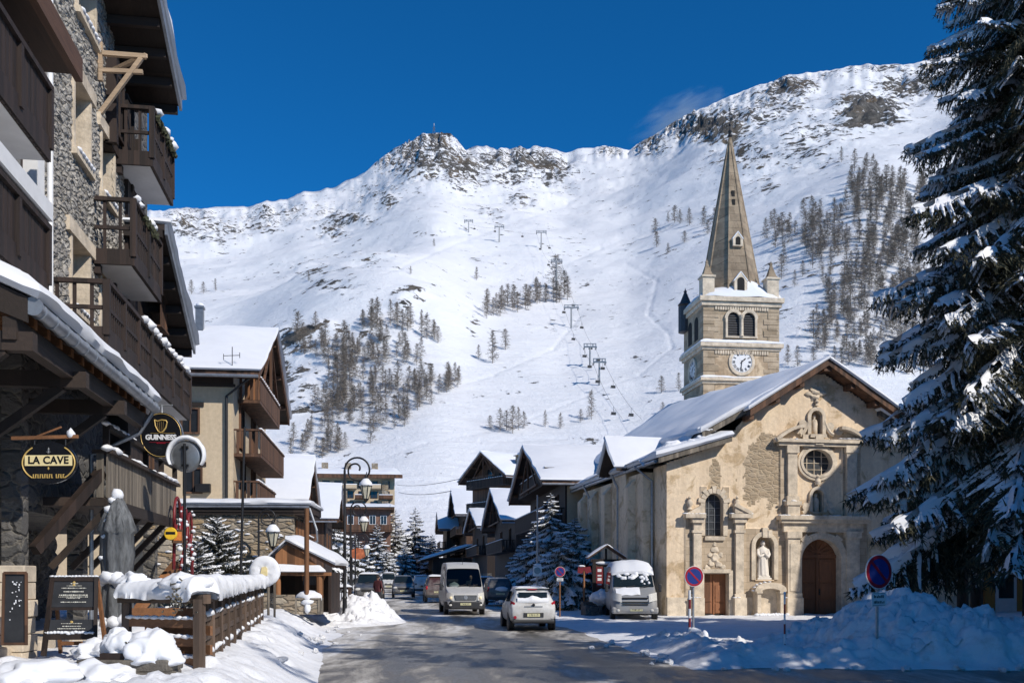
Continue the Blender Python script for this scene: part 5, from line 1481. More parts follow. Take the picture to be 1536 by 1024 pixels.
chalet('small dark chalet with smooth snow roof and gable to the street beyond the cream house', -5.9, 58, 66.5, 11, 6.7, 9.3, side=-1, oh=1.1, near_wall='dark_wood', seed=9, balcs=((1, 7, 3.6, .9, .9),), wins=((2, 5, 1, 1.3), (5, 5, 1, 1.3)))
chalet('snow-roofed chalet tucked behind the frosted spruces on the left of the street', -5.3, 82, 92, 12, 7.0, 9.9, side=-1, oh=1.0, near_wall='brown_wood', seed=12, wins=((2, 5, 1, 1.3), (6, 5, 1, 1.3)))

def apartment():
    Y = 160; t = thing('apartment_building', 'large pale apartment block with rows of balconies at the foot of the snow slope', 'building', (xat(592, Y), Y, 0), A7)
    W = (592 - 440) / F * Y; zt = zat(716, Y); n = 4
    m = MB(); m.b2((-W, 0, -.5), (0, 12, zt)); part('wall', m, M['cream'], t)
    m = MB(); m.prism([(-W - 1, -1.6, zt), (1.2, -1.6, zt), (.2, 6, zt + 1.7), (-W, 6, zt + 1.7)], (0, 0, .3)); m.b2((-W - 1, -1.7, zt - .25), (1.25, -1.55, zt + .25)); r = part('roof', m, M['brown_wood'], t)
    snow_on(r, (-W - 1, -1.2, zt + .35), (1.1, -1.2, zt + .35), (.2, 6, zt + 2.0), (-W, 6, zt + 2.0), .4, 40, 12, 3)
    for x in (-11.2, -7.5, -3.2):
        m = MB(); m.b2((x - .5, 2, zt + .4), (x + .5, 3, zt + 2.5)); c = part('chimney', m, M['rubble_warm'], t)
    for fl in range(5):
        z = zt - 1.75 - fl * 1.62
        for k in range(8):
            x = -W + 1.6 + k * (W - 2.6) / 7.2
            f = MB(); f.b2((x - .6, -.06, z), (x + .6, .02, z + 1.15)); wd = part('window', f, M['brown_wood'], t)
            f = MB(); f.b2((x - .5, -.10, z + .08), (x - .04, -.055, z + 1.08)); f.b2((x + .04, -.10, z + .08), (x + .5, -.055, z + 1.08)); part('pane', f, M['window_glass'], wd)
            if (k + fl) % 2 == 0:
                f = MB(); f.b2((x - 1.1, -1.0, z - .16), (x + 1.1, -.02, z - .04)); f.b2((x - 1.1, -1.05, z - .04), (x + 1.1, -.95, z + .48)); part('balcony', f, M['brown_wood' if fl % 2 else 'cream'], t)
                f = MB(); f.b2((x - 1.1, -1.02, z + .48), (x + 1.1, -.85, z + .60)); part('balcony_snow', f, M['snow'], t)
    for k in (1.5, 8.0, 13.0):
        m = MB(); m.b2((-k - .5, -.7, -.4), (-k + .5, -.02, zt - .5)); part('stone_buttress', m, M['rubble_warm'], t)
    Y = 142; t = thing('terraced_building', 'low red-brown building with flat snowy roofs in front of the pale apartment block', 'building', (xat(586, Y), Y, 0), A7)
    W = (586 - 500) / F * Y; zt = zat(764, Y)
    m = MB(); m.b2((-W, 0, -.3), (0, 8, zt)); part('wall', m, mat('red_boards', (.19, .105, .075), .8, var=.3, scale=2, stretch=(1, 1, .3)), t)
    m = MB(); m.b2((-W - .5, -1.0, zt), (.5, 8, zt + .3)); r = part('roof', m, M['brown_wood'], t); snow_on(r, (-W - .6, -1.1, zt + .3), (.6, -1.1, zt + .3), (.6, 8, zt + 1.1), (-W - .6, 8, zt + 1.1), .35, 24, 10, 6)
    for k in range(5): window(t, (-1 - k * 1.55, -.01, zt - 1.5), .9, 1.3, 'x', -1, 'white')
    m = MB(); m.b2((-W + 1, -1.3, zt - 3.2), (.2, -.02, zt - 3.0)); m.b2((-W + 1, -1.35, zt - 3.0), (.2, -1.25, zt - 2.2)); part('balcony', m, M['brown_wood'], t)
apartment()

def kiosk():
    Y = 36.6; x0, x1 = xat(413, Y), xat(492, Y); zb = .86
    t = thing('log_kiosk', 'small log kiosk with thick snow on its gabled roof beside the terrace', 'kiosk', (xat(440, Y), Y, zb), 0)
    cx = t.location.x; z = lambda py: zat(py, Y) - zb; X = lambda px: xat(px, Y) - cx
    ap = (X(434), z(815)); el = (X(402), z(846)); er = (X(503), z(851))
    for q, (a, b) in enumerate(((el, ap), (ap, er))):
        m = MB(); m.prism([(a[0], -.5, a[1]), (b[0], -.5, b[1]), (b[0], 2.2, b[1]), (a[0], 2.2, a[1])], (0, 0, .09)); r = part('roof', m, M['slate' if q == 0 else 'brown_wood'], t)
        snow_on(r, (a[0] - (.05 if q == 0 else 0), -.58, a[1] + .09), (b[0] + (.1 if q else 0), -.58, b[1] + .09), (b[0] + (.1 if q else 0), 2.25, b[1] + .09), (a[0] - (.05 if q == 0 else 0), 2.25, a[1] + .09), .10 if q == 0 else .30, 16, 8, q, edge=.6)
    zl = z(858)
    m = MB(); m.prism([(el[0] + .3, -.38, zl), (er[0] - .3, -.38, zl), (er[0] - .3, -.38, zl + .02), (ap[0] + .5, -.38, ap[1] - .28), (ap[0], -.38, ap[1] - .05), (ap[0] - .4, -.38, ap[1] - .3)], (0, .05, 0)); part('gable_boards', m, M['orange_boards'], t)
    m = MB(); m.b2((X(400), -.46, zl - .12), (X(500), -.34, zl)); m.tube([(X(482), -.30, -.2), (X(482), -.30, zl - .1)], .13, 10); m.tube([(X(477), -.2, zl - .7), (X(488), -.2, zl - .1)], .07, 8); m.tube([(X(420), -.3, -.2), (X(420), -.3, zl - .1)], .10, 10); part('log_frame', m, M['orange_boards'], t)
    snow_on(t, (X(404), -.55, zl + .01), (X(492), -.55, zl + .01), (X(486), -.36, zl + .12), (X(410), -.36, zl + .12), .22, 20, 5, 4, m='snow')
    m = MB(); m.b2((X(404), 1.6, -.2), (X(494), 1.75, zl)); m.b2((X(404), -.2, -.2), (X(404) + .1, 1.7, zl)); m.b2((X(494), -.2, -.2), (X(494) + .1, 1.7, zl)); part('wall', m, M['dark_wood'], t)
    m = MB(); m.b2((X(396), -.45, -.3), (X(418), -.1, .55)); m.b2((X(418), -.42, -.3), (X(446), -.38, .5)); part('stone_base', m, M['rubble_warm'], t)
    m = MB(); m.b2((X(452), .3, .85), (X(478), .7, 1.3)); part('counter_goods', m, M['slate'], t)
    m = MB(); m.b2((X(449), .5, 1.0), (X(462), .9, 1.36)); part('warm_lamp', m, M['orange_wood'], t)
    # planter with a wooden pole
    t = thing('planter_box', 'square stone planter heaped with snow in front of the log kiosk', 'planter', (xat(464, 35), 35, .8))
    m = MB(); m.b2((-.40, -.3, -.1), (.40, .3, .42)); part('box', m, M['rubble_warm'], t)
    m = MB()
    for x in (-.4, .4): m.b2((x - .035, -.33, -.1), (x + .035, .3, .46))
    m.b2((-.44, -.34, .42), (.44, .3, .47)); part('corner_post', m, M['grey_wood'], t)
    m = MB(); m.ico((0, 0, .48), .42, (1.05, .8, .62), .25, 3, 3); m.ico((0, -.32, .12), .14, (.8, .6, 1.3), .3, 4, 2); m.ico((0, -.32, .33), .2, (1.1, .5, .5), .3, 5, 2); part('snow', m, M['snow'], t, smooth=True)
    t = solo('wooden_pole', MB().tube([(0, 0, .4), (0, 0, zat(762, 34.8) - .8)], .085, 10), M['orange_boards'], 'tall bare orange-brown wooden pole rising from the planter by the kiosk', 'pole', (xat(460, 34.8), 34.8, .8), smooth=60)
    # round sign plastered with snow
    Y = 30.5; c = at(397, 856, Y); R = .46
    t = thing('snowy_round_sign', 'round sign plastered white with snow, only a small cream patch showing', 'sign', (c.x, Y, .72), .05)
    zc = c.z - .72
    m = MB(); m.lathe([(R, .06), (R, -.02)], 30, (0, 0, zc), 'Y'); part('disc', m, M['grey_metal'], t)
    m = MB(); m.lathe([(0, -.075), (.16, -.068), (.2, -.085), (.26, -.078), (.31, -.09), (.40, -.07), (R + .01, -.035), (R + .015, .03)], 40, (0, 0, zc), 'Y'); m.v = [(x * (1 + .05 * mn.noise(Vector((x * 4, z * 4, 1)))), y + .03 * fb3(Vector((x * 6, z * 6, 2)), 3), z) for x, y, z in m.v]; part('snow', m, M['snow'], t, smooth=True)
    m = MB(); m.prism([(-.12, -.105, zc - .14), (.10, -.105, zc - .14), (.10, -.105, zc + .08), (.05, -.105, zc + .14), (-.07, -.105, zc + .12)], (0, .03, 0)); m.b2((-.05, -.11, zc - .03), (.06, -.104, zc - .018)); part('cream_patch', m, M['cream_paint'], t)
    m = MB(); m.tube([(.1, .06, -.3), (.1, .06, zc)], .04, 8); m.bar((.30, 0, -.3), (.30, 0, zc), .06); part('pole', m, M['grey_wood'], t)
    # ski rack behind
    t = thing('ski_rack', 'wooden rack of upright red and dark skis right of the log kiosk', 'ski rack', (xat(502, 44), 44, .55))
    for k in range(6):
        m = MB(); m.bar((-.5 + k * .2, -.1, .2), (-.5 + k * .2 + .03, .12, 1.55 + .06 * (k % 2)), .075, .025); part('ski', m, M[('red_paint', 'iron', 'white')[k % 3]], t)
    m = MB(); m.b2((-.7, .06, .9), (.7, .14, 1.0)); m.b2((-.7, -.2, 0), (-.62, .2, 1.0)); m.b2((.62, -.2, 0), (.7, .2, 1.0)); part('frame', m, M['brown_wood'], t)
    snow_on(t, (-.7, -.05, 1.0), (.7, -.05, 1.0), (.7, .2, 1.0), (-.7, .2, 1.0), .14, 12, 5, 3, m='snow')
kiosk()

# --- right row ------------------------------------------------------------------------------------------------
chalet('large chalet with broad snow roof, white chimney and dark gable nearest the church', 11.1, 62.9, 78.5, 7.5, 8.1, 11.05, oh=1.6, near_wall='cream', seed=21, zsplit=3.2, balcs=((.5, 15, 5.4, 1.0, 1.3), (1, 14.5, 8.1, .9, 1.1)), wins=((3, 6.6, 1.2, 1.6), (8, 6.6, 1.2, 1.6), (12, 6.6, 1.2, 1.6), (5, 4, 1.4, 1.5), (10, 4, 1.4, 1.5)), near_wins=((2.2, 6.4, .9, 1.3), (5.5, 6.4, .9, 1.3)), chimneys=((5.4, 4.2, .55, 11.2, 'white'),))
chalet('narrow dark chalet with steep gable and snowy roof left of the large chalet', 10.8, 85, 102, 11, 6.9, 10.0, oh=1.3, near_wall='dark_wood', seed=24, balcs=((1, 15, 4.3, .9, 1.1),), wins=((4, 5.6, 1.2, 1.5), (11, 5.6, 1.2, 1.5)))
chalet('low dark chalet whose snow roof stands just in front of the taller street chalets', 10.8, 110, 128, 10, 7.6, 9.9, oh=1.2, near_wall='dark_wood', seed=27, wins=((4, 6, 1.2, 1.5), (12, 6, 1.2, 1.5)), balcs=((1, 16, 4.6, .9, 1.1),))
chalet('tall dark chalet with rough stony snow on its roof far along the right row', 10.8, 141, 159, 12, 11.0, 15.0, oh=1.5, near_wall='brown_wood', seed=30, balcs=((.5, 17, 8.2, 1.0, 1.4), (.5, 17, 5.4, 1.0, 1.4)), wins=((4, 9.4, 1.2, 1.5), (12, 9.4, 1.2, 1.5)), near_wins=((1.5, 9.5, 1.2, 1.4), (1.5, 6.5, 1.2, 1.4)))
chalet('farthest small chalet at the end of the right row of houses', 8.9, 155, 166, 8, 9.6, 12.2, oh=1.2, near_wall='brown_wood', seed=33, balcs=((.5, 10, 6.6, .9, 1.0),), near_wins=((1.4, 8, 1, 1.3), (1.4, 5, 1, 1.3)))
p = Vector((xat(770, 118), 118, 0))
chalet('chalet with wide front gable, wooden balcony and brick chimney rising above the right row', 0, 0, 9.4, 11, 14.2, 17.0, rz=math.radians(33), loc=p, oh=1.6, near_wall='brown_wood', wall='brown_wood', seed=36, balcs=((.4, 9, 13.0, .9, 1.2), (.4, 9, 10.2, .9, 1.2)), wins=((2.4, 14.6, 1.2, 1.4), (5.2, 14.6, 1.2, 1.4), (2.4, 11.4, 1.2, 1.6)), chimneys=((2.2, 1.0, 1.5, 16.6, 'rubble_warm'),))
# low shop awning in the shade at the end of the row
t = thing('shop_front', 'low dark shop front with blue-shaded snowy lean-to roof at the far right row', 'shop', (street(5.6, 128).x, 128, .3), A7)
m = MB(); m.b2((0, 0, -.2), (5, 16, 4.2)); part('wall', m, M['dark_wood'], t)
m = MB(); m.prism([(-1.6, -.5, 3.6), (5, -.5, 5.6), (5, 16, 5.6), (-1.6, 16, 3.6)], (0, 0, .2)); r = part('roof', m, M['dark_wood_y'], t); snow_on(r, (-1.7, -.6, 3.8), (5, -.6, 5.8), (5, 16, 5.8), (-1.7, 16, 3.8), .4, 10, 16, 3)
for k in range(4): window(t, (-.01, 2 + k * 3.6, 1.6), 2.4, 1.9, 'y', -1, 'brown_wood', 1)
# orange building behind the fir
t = thing('orange_building', 'orange-walled low building with snowy eave behind the fir trunks at right', 'building', (xat(1478, 52), 52, 0), 0)
m = MB(); m.b2((0, 0, -.2), (14, 9, 3.0)); part('wall', m, plaster_mat('orange_plaster', (.50, .25, .07)), t)
m = MB(); m.b2((-1, -1.3, 3.0), (15, 9.5, 3.28)); r = part('roof', m, M['dark_wood_x'], t); snow_on(r, (-1.1, -1.4, 3.28), (15, -1.4, 3.28), (15, 6, 4.6), (-1.1, 6, 4.6), .5, 26, 10, 4)
m = MB(); m.b2((.5, -.08, .1), (1.6, -.01, 2.3)); part('door', m, M['white'], t); m = MB(); m.b2((.66, -.10, .9), (1.44, -.081, 2.15)); part('door_glass', m, M['window_glass'], t)
m = MB(); m.b2((4, -.08, .9), (6, -.01, 2.2)); part('window', m, M['window_glass'], t)
t = thing('cream_shed', 'pale cream annex wall seen between the fir trunks beside the church', 'building', (xat(1418, 50.5), 50.5, 0), 0)
m = MB(); m.b2((0, 0, -.2), (1.6, 4, 2.7)); part('wall', m, M['cream'], t); m = MB(); m.b2((-.3, -.3, 2.7), (1.9, 4, 2.85)); r = part('roof', m, M['dark_wood_x'], t); snow_on(r, (-.35, -.35, 2.85), (1.95, -.35, 2.85), (1.95, 4, 3.1), (-.35, 4, 3.1), .3, 8, 8, 2)
m = MB(); m.b2((.5, -.06, .4), (1.0, -.003, 2.2)); part('shutter', m, M['grey_wood'], t)
# houses across the square, out of frame to the right: they cast the shade in the foreground
def offhouse(label, x0, x1, y0, y1, h, hr, seed):
    t = thing('stone_house', label, 'house', (x0, y0, 0), 0)
    w, d = x1 - x0, y1 - y0
    m = MB(); m.b2((0, 0, -.3), (w, d, h)); part('wall', m, M['cream'], t)
    m = MB(); m.prism([(-.8, -.6, h), (w + .8, -.6, h), (w / 2, -.6, hr)], (0, d + 1.2, 0)); r = part('roof', m, M['dark_wood_y'], t)
    snow_on(r, (-.85, -.65, h + .02), (-.85, d + .65, h + .02), (w / 2, d + .65, hr + .02), (w / 2, -.65, hr + .02), .35, 16, 8, seed)
    for fl in range(int(h // 3)):
        for k in range(int(d // 3.2)): window(t, (-.01, 1.8 + k * 3.2, 1.7 + fl * 3), 1.1, 1.4, 'y', -1)
offhouse('cream house across the square out of the picture to the right', 24, 37, 2.0, 25.6, 15.4, 18.0, 3)
t = thing('mansard_house', 'tall stone house with steep roof out of the picture right of the church', 'house', (28, 34.3, 0), 0)
m = MB(); m.b2((0, 0, -.3), (12, 17, 13.8)); part('wall', m, M['cream'], t)
m = MB(); m.prism([(-.1, -.1, 13.8), (-.1, 17.1, 13.8), (-.1, 15.2, 19.6), (-.1, 1.6, 19.6)], (12.2, 0, 0)); m.b2((3, 5.2, 19.6), (4, 6.2, 24)); part('roof', m, M['slate'], t)
for k in range(8): window(t, (-.01, 2 + (k % 4) * 3.6, 2 + (k // 4) * 4), 1.1, 1.6, 'y', -1)
for k, (x, y, h, sd) in enumerate(((17, 8, 27, 1), (20.5, 4.0, 29, 2), (15.5, 13.0, 21, 3), (20.0, 12.5, 26, 4), (16.0, 17.5, 16, 5), (18.5, -1.5, 26, 6))):
    conifer('fir_tree', 'fir across the road to the right, outside the picture', (x, y, .1), h, 3.7, 3.0, 84, BOUGH_LO, 80 + sd, pitch=(-20, 8), group='firs outside the picture')
# overhead wires crossing the street
for (a, b, r, lb) in (((596, 727, 150), (693, 717, 96), .03, 'upper thin wire strung across the street below the snow slope'), ((598, 738, 150), (677, 736, 96), .035, 'lower thin wire strung across the street to the dark chalet')):
    A, B = at(*a), at(*b); P = []
    for k in range(13):
        f = k / 12; q = A.lerp(B, f); q.z -= .35 * 4 * f * (1 - f); P.append(q)
    solo('overhead_wire', MB().tube(P, r, 5), M['iron'], lb, 'wire')
# ---------------------------------------------------------------- the church
ACH = math.radians(10); CH_O = Vector((xat(1230, 48.3), 48.3, .1)); C7, S7 = math.cos(ACH), math.sin(ACH)
def cs(px, py=None):
    k = (px - CX) / F; s = (k * CH_O.y - CH_O.x) / (C7 - k * S7); Y = CH_O.y + s * S7
    return s if py is None else (s, CAMZ + (HY - py) / F * Y - CH_O.z)
def cz(px, py): return cs(px, py)[1]
church = thing('church', 'stone and cream plaster church with snowy roof, carved portals and tall spired tower', 'church', CH_O, ACH)

class Hole:
    def __init__(s, p0, p1, t, b, kind='arch'):
        s.s0, s.s1 = cs(p0), cs(p1); m = (p0 + p1) / 2; s.z1, s.z0 = cz(m, t), cz(m, b); s.kind = kind
        s.r = (s.s1 - s.s0) / 2; s.c = (s.s0 + s.s1) / 2
        s.spring = s.z1 - s.r if kind == 'arch' else s.z1
    def outline(s, g=0.0, n=18):
        r = s.r + g
        if s.kind == 'oval':
            a, b = r, (s.z1 - s.z0) / 2 + g; cz_ = (s.z0 + s.z1) / 2
            return [(s.c + a * math.cos(2 * PI * k / 40), cz_ + b * math.sin(2 * PI * k / 40)) for k in range(40)]
        if s.kind == 'rect': return [(s.c - r, s.z0), (s.c + r, s.z0), (s.c + r, s.z1 + g), (s.c - r, s.z1 + g)]
        return [(s.c - r, s.z0), (s.c + r, s.z0)] + [(s.c + r * math.cos(PI * k / n), s.spring + r * math.sin(PI * k / n)) for k in range(n + 1)]
    def has(s, x, z):
        if s.kind == 'oval': return ((x - s.c) / s.r) ** 2 + ((z - (s.z0 + s.z1) / 2) / ((s.z1 - s.z0) / 2)) ** 2 < 1
        if not (s.s0 < x < s.s1 and s.z0 < z < s.z1): return False
        return z < s.spring or s.kind == 'rect' or (x - s.c) ** 2 + (z - s.spring) ** 2 < s.r ** 2
    def reveal(s, mb, y0, y1):
        o = s.outline(); n = len(o)
        mb.add([(x, y0, z) for x, z in o] + [(x, y1, z) for x, z in o], [(i, (i + 1) % n, n + (i + 1) % n, n + i) for i in range(n)])
    def fill(s, mb, y, g=0.0, th=.03): mb.pxz(s.outline(g), y, y + th)
    def ring(s, mb, w, y0, y1, open_base=True):
        a, b = s.outline(-.004), s.outline(w); n = len(a)
        rng = range(1, n - 1) if (open_base and s.kind == 'arch') else range(n)
        if open_base and s.kind == 'arch':
            b[0] = (b[0][0], s.z0); b[1] = (b[1][0], s.z0); rng = [i for i in range(n) if i != 0]
        for i in rng:
            j = (i + 1) % n
            q = [(a[i][0], y0, a[i][1]), (b[i][0], y0, b[i][1]), (b[j][0], y0, b[j][1]), (a[j][0], y0, a[j][1])]
            mb.prism(q, (0, y1 - y0, 0))

H_WIN = Hole(1057, 1084, 740, 803); H_DOOR = Hole(1055, 1092, 860, 923, 'rect'); H_NICHE = Hole(1132, 1160, 803, 869); H_PORTAL = Hole(1200, 1259, 808, 923)
H_OVAL = Hole(1203, 1247, 674, 713, 'oval'); H_N2 = Hole(1217, 1234, 734, 768); H_N3 = Hole(1215, 1232, 616, 652)
HOLES = [H_WIN, H_DOOR, H_NICHE, H_PORTAL, H_OVAL, H_N2, H_N3]
SL = cs(1000); ZC0 = cz(1000, 694)
TOPL = [(SL, ZC0), (cs(1085), cz(1085, 664)), (cs(1118), cz(1118, 626)), (0, cz(1230, 556))]
TOPL = TOPL + [(-x, z) for x, z in TOPL[-2::-1]]
def topz(x): return float(np.interp(x, [p[0] for p in TOPL], [p[1] for p in TOPL]))

M['bare_wall'] = rubble_mat('bare_wall', [(.47, .36, .24), (.54, .425, .295), (.42, .32, .21), (.50, .38, .25)], sx=2.6, sz=5.5, mortar=(.55, .44, .30), bump=.55)
def church_front():
    zones = [(1028, 1118, 776, 930, .05), (1118, 1180, 792, 930, .03), (1166, 1300, 780, 930, .07), (1170, 1195, 664, 780, .03), (1264, 1290, 664, 780, .03), (1198, 1252, 664, 674, .02), (1052, 1060, 730, 780, .03), (1084, 1094, 730, 780, .03), (1206, 1244, 648, 664, .03)]
    Z = [(cs(a), cs(b), cz((a + b) / 2, d), cz((a + b) / 2, c), o) for a, b, c, d, o in zones]
    cell = .07; nx, nz = int(-2 * SL / cell), int(12.2 / cell)
    xs = np.linspace(SL, -SL, nx + 1); zs = np.linspace(-.2, 12.0, nz + 1)
    P = np.zeros((nx + 1, nz + 1, 3)); off = np.zeros((nx + 1, nz + 1))
    for i, x in enumerate(xs):
        for j, z in enumerate(zs):
            P[i, j] = (x, -.012 * mn.noise(Vector((x * .8, 2, z * .8))) * 2 - .008 * mn.noise(Vector((x * 3, 5, z * 3))), z)
    fc, mi = [], []
    for i in range(nx):
        xc = (xs[i] + xs[i + 1]) / 2; tz = topz(xc)
        for j in range(nz):
            zc = (zs[j] + zs[j + 1]) / 2
            if zc > tz or any(h.has(xc, zc) for h in HOLES): continue
            zone = 0
            for a, b, c, d, o in Z:
                if a < xc < b and c < zc < d: zone = 1; off[i, j] = off[i + 1, j] = off[i, j + 1] = off[i + 1, j + 1] = max(o, off[i, j]); break
            if zone == 0:
                px_, py_ = 1230 + xc * 31.5, 865 - (zc - 1.9) * 31
                e = ((px_ - 1143) / (24 + max(0, py_ - 640) * .16)) ** 2 + ((py_ - 702) / 62) ** 2 + .55 * fb3(Vector((xc * .9, zc * .9, 8)), 5)
                e2 = ((px_ - 1062) / 9) ** 2 + ((py_ - 715) / 26) ** 2 + .6 * fb3(Vector((xc * 1.3, zc * 1.3, 2)), 4)
                if e < 1 or e2 < 1 or fb3(Vector((xc * 1.1, zc * 1.1, 30)), 5) > .82: zone = 3
            if zc < .95: zone = 2
            a = i * (nz + 1) + j; fc.append((a, a + nz + 1, a + nz + 2, a + 1)); mi.append(zone)
    P[:, :, 1] -= off
    link('facade', np_mesh('facade', P.reshape(-1, 3), np.array(fc), [M['church_plaster'], M['ashlar'], M['trim_stone'], M['bare_wall']], smooth=False, mi=mi), church)
    m = MB()
    for h in HOLES: h.reveal(m, -.10, .42)
    part('reveal', m, M['trim_stone'], church)
    # window panes, doors, niche backs
    for h, nb, nc, nm in ((H_WIN, 3, 6, 'window'), (H_OVAL, 4, 4, 'oval_window')):
        m = MB(); h.fill(m, .30); w = part(nm, m, M['lead'], church)
        m = MB(); zc, r = (h.z0 + h.z1) / 2, h.r
        for k in range(1, nb): x = h.s0 + 2 * r * k / nb; e = math.sqrt(max(0, 1 - ((x - h.c) / r) ** 2)) if h.kind == 'oval' else 0; zz = (zc - e * (h.z1 - h.z0) / 2, zc + e * (h.z1 - h.z0) / 2) if h.kind == 'oval' else (h.z0, h.spring + math.sqrt(max(0, r * r - (x - h.c) ** 2))); m.b2((x - .018, .265, zz[0]), (x + .018, .298, zz[1]))
        for k in range(1, nc): z = h.z0 + (h.z1 - h.z0) * k / nc; e = r * math.sqrt(max(0, 1 - ((z - zc) / ((h.z1 - h.z0) / 2)) ** 2)) if h.kind == 'oval' else (r if z < h.spring else math.sqrt(max(0, r * r - (z - h.spring) ** 2))); m.b2((h.c - e, .268, z - .014), (h.c + e, .297, z + .014))
        part('glazing_bars', m, M['grey_metal'] if h.kind != 'oval' else M['trim_stone'], w)
    for h in (H_NICHE, H_N2, H_N3):
        m = MB(); n = 12; G = []
        for j in range(9):
            z = h.z0 + (h.spring - h.z0) * j / 5 if j <= 5 else h.spring + h.r * math.sin((j - 5) / 3 * PI / 2)
            rr = h.r if j <= 5 else h.r * math.cos((j - 5) / 3 * PI / 2)
            G.append([(h.c - rr * math.cos(PI * k / n), .38 + min(.5, rr) * math.sin(PI * k / n), z) for k in range(n + 1)])
        m.grid(G); m.b2((h.s0, -.1, h.z0 - .05), (h.s1, 1.0, h.z0 + .002)); part('niche', m, M['church_plaster'], church, smooth=60)
    # doors
    h = H_DOOR; m = MB(); h.fill(m, .30); d = part('door', m, M['door_wood'], church)
    m = MB(); w2 = h.r
    for s in (-1, 1):
        for (z0, z1) in ((.12, .58), (.66, 1.45)): c = h.c + s * w2 * .5; m.b2((c - w2 * .36, .27, h.z0 + z0), (c + w2 * .36, .299, h.z0 + z1)); 
    m.b2((h.c - .03, .25, h.z0), (h.c + .03, .299, h.z1)); part('door_panel', m, M['door_wood'], d, bevel=.012)
    m = MB(); m.ico((h.c + .06, .24, h.z0 + .85), .03, sub=1); m.b2((h.c - .5, .29, h.z0), (h.c + .5, .296, h.z0 + .09)); part('door_fitting', m, M['iron'], d)
    h = H_PORTAL; m = MB(); h.fill(m, .34); d = part('portal_door', m, M['door_wood'], church)
    m = MB(); zl = h.spring + .12
    m.b2((h.s0 + .02, .27, zl), (h.s1 - .02, .338, zl + .16)); m.b2((h.c - .05, .26, h.z0), (h.c + .05, .338, zl))
    for s in (-1, 1):
        c = h.c + s * h.r * .5
        for (z0, z1) in ((.14, .75), (.85, 1.55), (1.63, zl - h.z0 - .08)): 
            m.b2((c - h.r * .36, .30, h.z0 + z0), (c + h.r * .36, .339, h.z0 + z1)); m.b2((c - h.r * .26, .285, h.z0 + z0 + .1), (c + h.r * .26, .302, h.z0 + z1 - .1))
    for k in range(9):
        a = PI * (k + .5) / 9; m.bar((h.c + .2 * math.cos(a), .31, zl + .18 + .1 * math.sin(a)), (h.c + (h.r - .1) * math.cos(a), .31, max(zl + .2, h.spring + (h.r - .12) * math.sin(a))), .09, .05, up=(0, 1, 0))
    part('door_panel', m, M['door_wood'], d, bevel=.012)
    m = MB(); m.ico((h.c + .12, .24, h.z0 + 1.15), .045, sub=1); m.b2((h.c + .08, .25, h.z0 + 1.0), (h.c + .16, .262, h.z0 + 1.3)); part('handle', m, M['iron'], d)
    # ---- carved stonework
    T = MB()
    def B(p0, p1, t, b, y=-.2, y1=.0): m = (p0 + p1) / 2; T.b2((cs(p0), y, cz(m, b)), (cs(p1), y1, cz(m, t)))
    H_PORTAL.ring(T, .33, -.20, .0); H_NICHE.ring(T, .20, -.12, .0); H_OVAL.ring(T, .26, -.11, .0, False); H_OVAL.ring(T, .12, -.15, -.11, False); H_N2.ring(T, .15, -.14, 0); H_N3.ring(T, .17, -.14, 0)
    H_WIN.ring(T, .22, -.09, 0)
    rr = random.Random(3)
    for k in range(9):                                   # uneven voussoirs round the arched window and portal
        for h, w, o in ((H_WIN, .36, -.115), (H_PORTAL, .45, -.22)):
            a = PI * (k + .5) / 9; c, s = math.cos(a), math.sin(a); a1, a2 = a - .14, a + .14; r0, r1 = h.r + .02, h.r + w * (1 if k % 2 == 0 else .72)
            T.prism([(h.c + r0 * math.cos(a1), o, h.spring + r0 * math.sin(a1)), (h.c + r1 * math.cos(a1), o, h.spring + r1 * math.sin(a1)), (h.c + r1 * math.cos(a2), o, h.spring + r1 * math.sin(a2)), (h.c + r0 * math.cos(a2), o, h.spring + r0 * math.sin(a2))], (0, -o - .01, 0))
    B(1150, 1156, 795, 806, -.2); B(1142, 1150, 791, 806, -.17)
    # left portal: pilasters, capitals, bases
    for (a, b) in ((1038, 1050), (1101, 1113)):
        B(a, b, 784, 898, -.24); B(a - 3, b + 3, 896, 930, -.36); B(a - 2, b + 2, 890, 897, -.30); B(a - 3, b + 3, 776, 784, -.36); B(a - 2, b + 2, 795, 799, -.28)
    B(1024, 1054, 771, 777, -.46); B(1092, 1124, 771, 777, -.46); B(1052, 1094, 853, 859, -.16); B(1056, 1086, 804, 810, -.16)
    B(1050, 1055, 855, 925, -.12); B(1092, 1098, 855, 925, -.12)
    for (p, q) in ((((1026, 770), (1050, 770), (1050, 757), (1038, 764)), -.34), (((1098, 760), (1122, 770), (1098, 770)), -.40)):
        T.pxz([cs(x, y) for x, y in p], q, 0)
    # raking half-pediment with dark underside on the right of the window
    a, b = cs(1097, 757), cs(1122, 770); T.bar((a[0], -.22, a[1]), (b[0], -.22, b[1]), .5, .16)
    for (x, y) in ((1033, 752), (1104, 752)):
        c = cs(x, y); T.lathe([(.02, -.42), (.14, -.38), (.08, -.28), (.16, -.12), (.14, .0), (.05, .10), (.09, .18), (.0, .30)], 10, (c[0], -.14, c[1]))
    # main portal order
    for (a, b) in ((1178, 1196), (1266, 1285)):
        B(a, b, 806, 900, -.30); B(a - 3, b + 3, 896, 930, -.46); B(a - 2, b + 2, 889, 897, -.40); B(a - 2, b + 2, 797, 807, -.38); B(a + 3, b - 3, 815, 886, -.33)
        B(a - 1, b - 1, 757, 775, -.36); B(a - 3, b + 1, 752, 758, -.42); B(a + 1, b - 3, 672, 752, -.24); B(a - 1, b - 1, 668, 680, -.30); B(a - 1, b - 1, 744, 753, -.30)
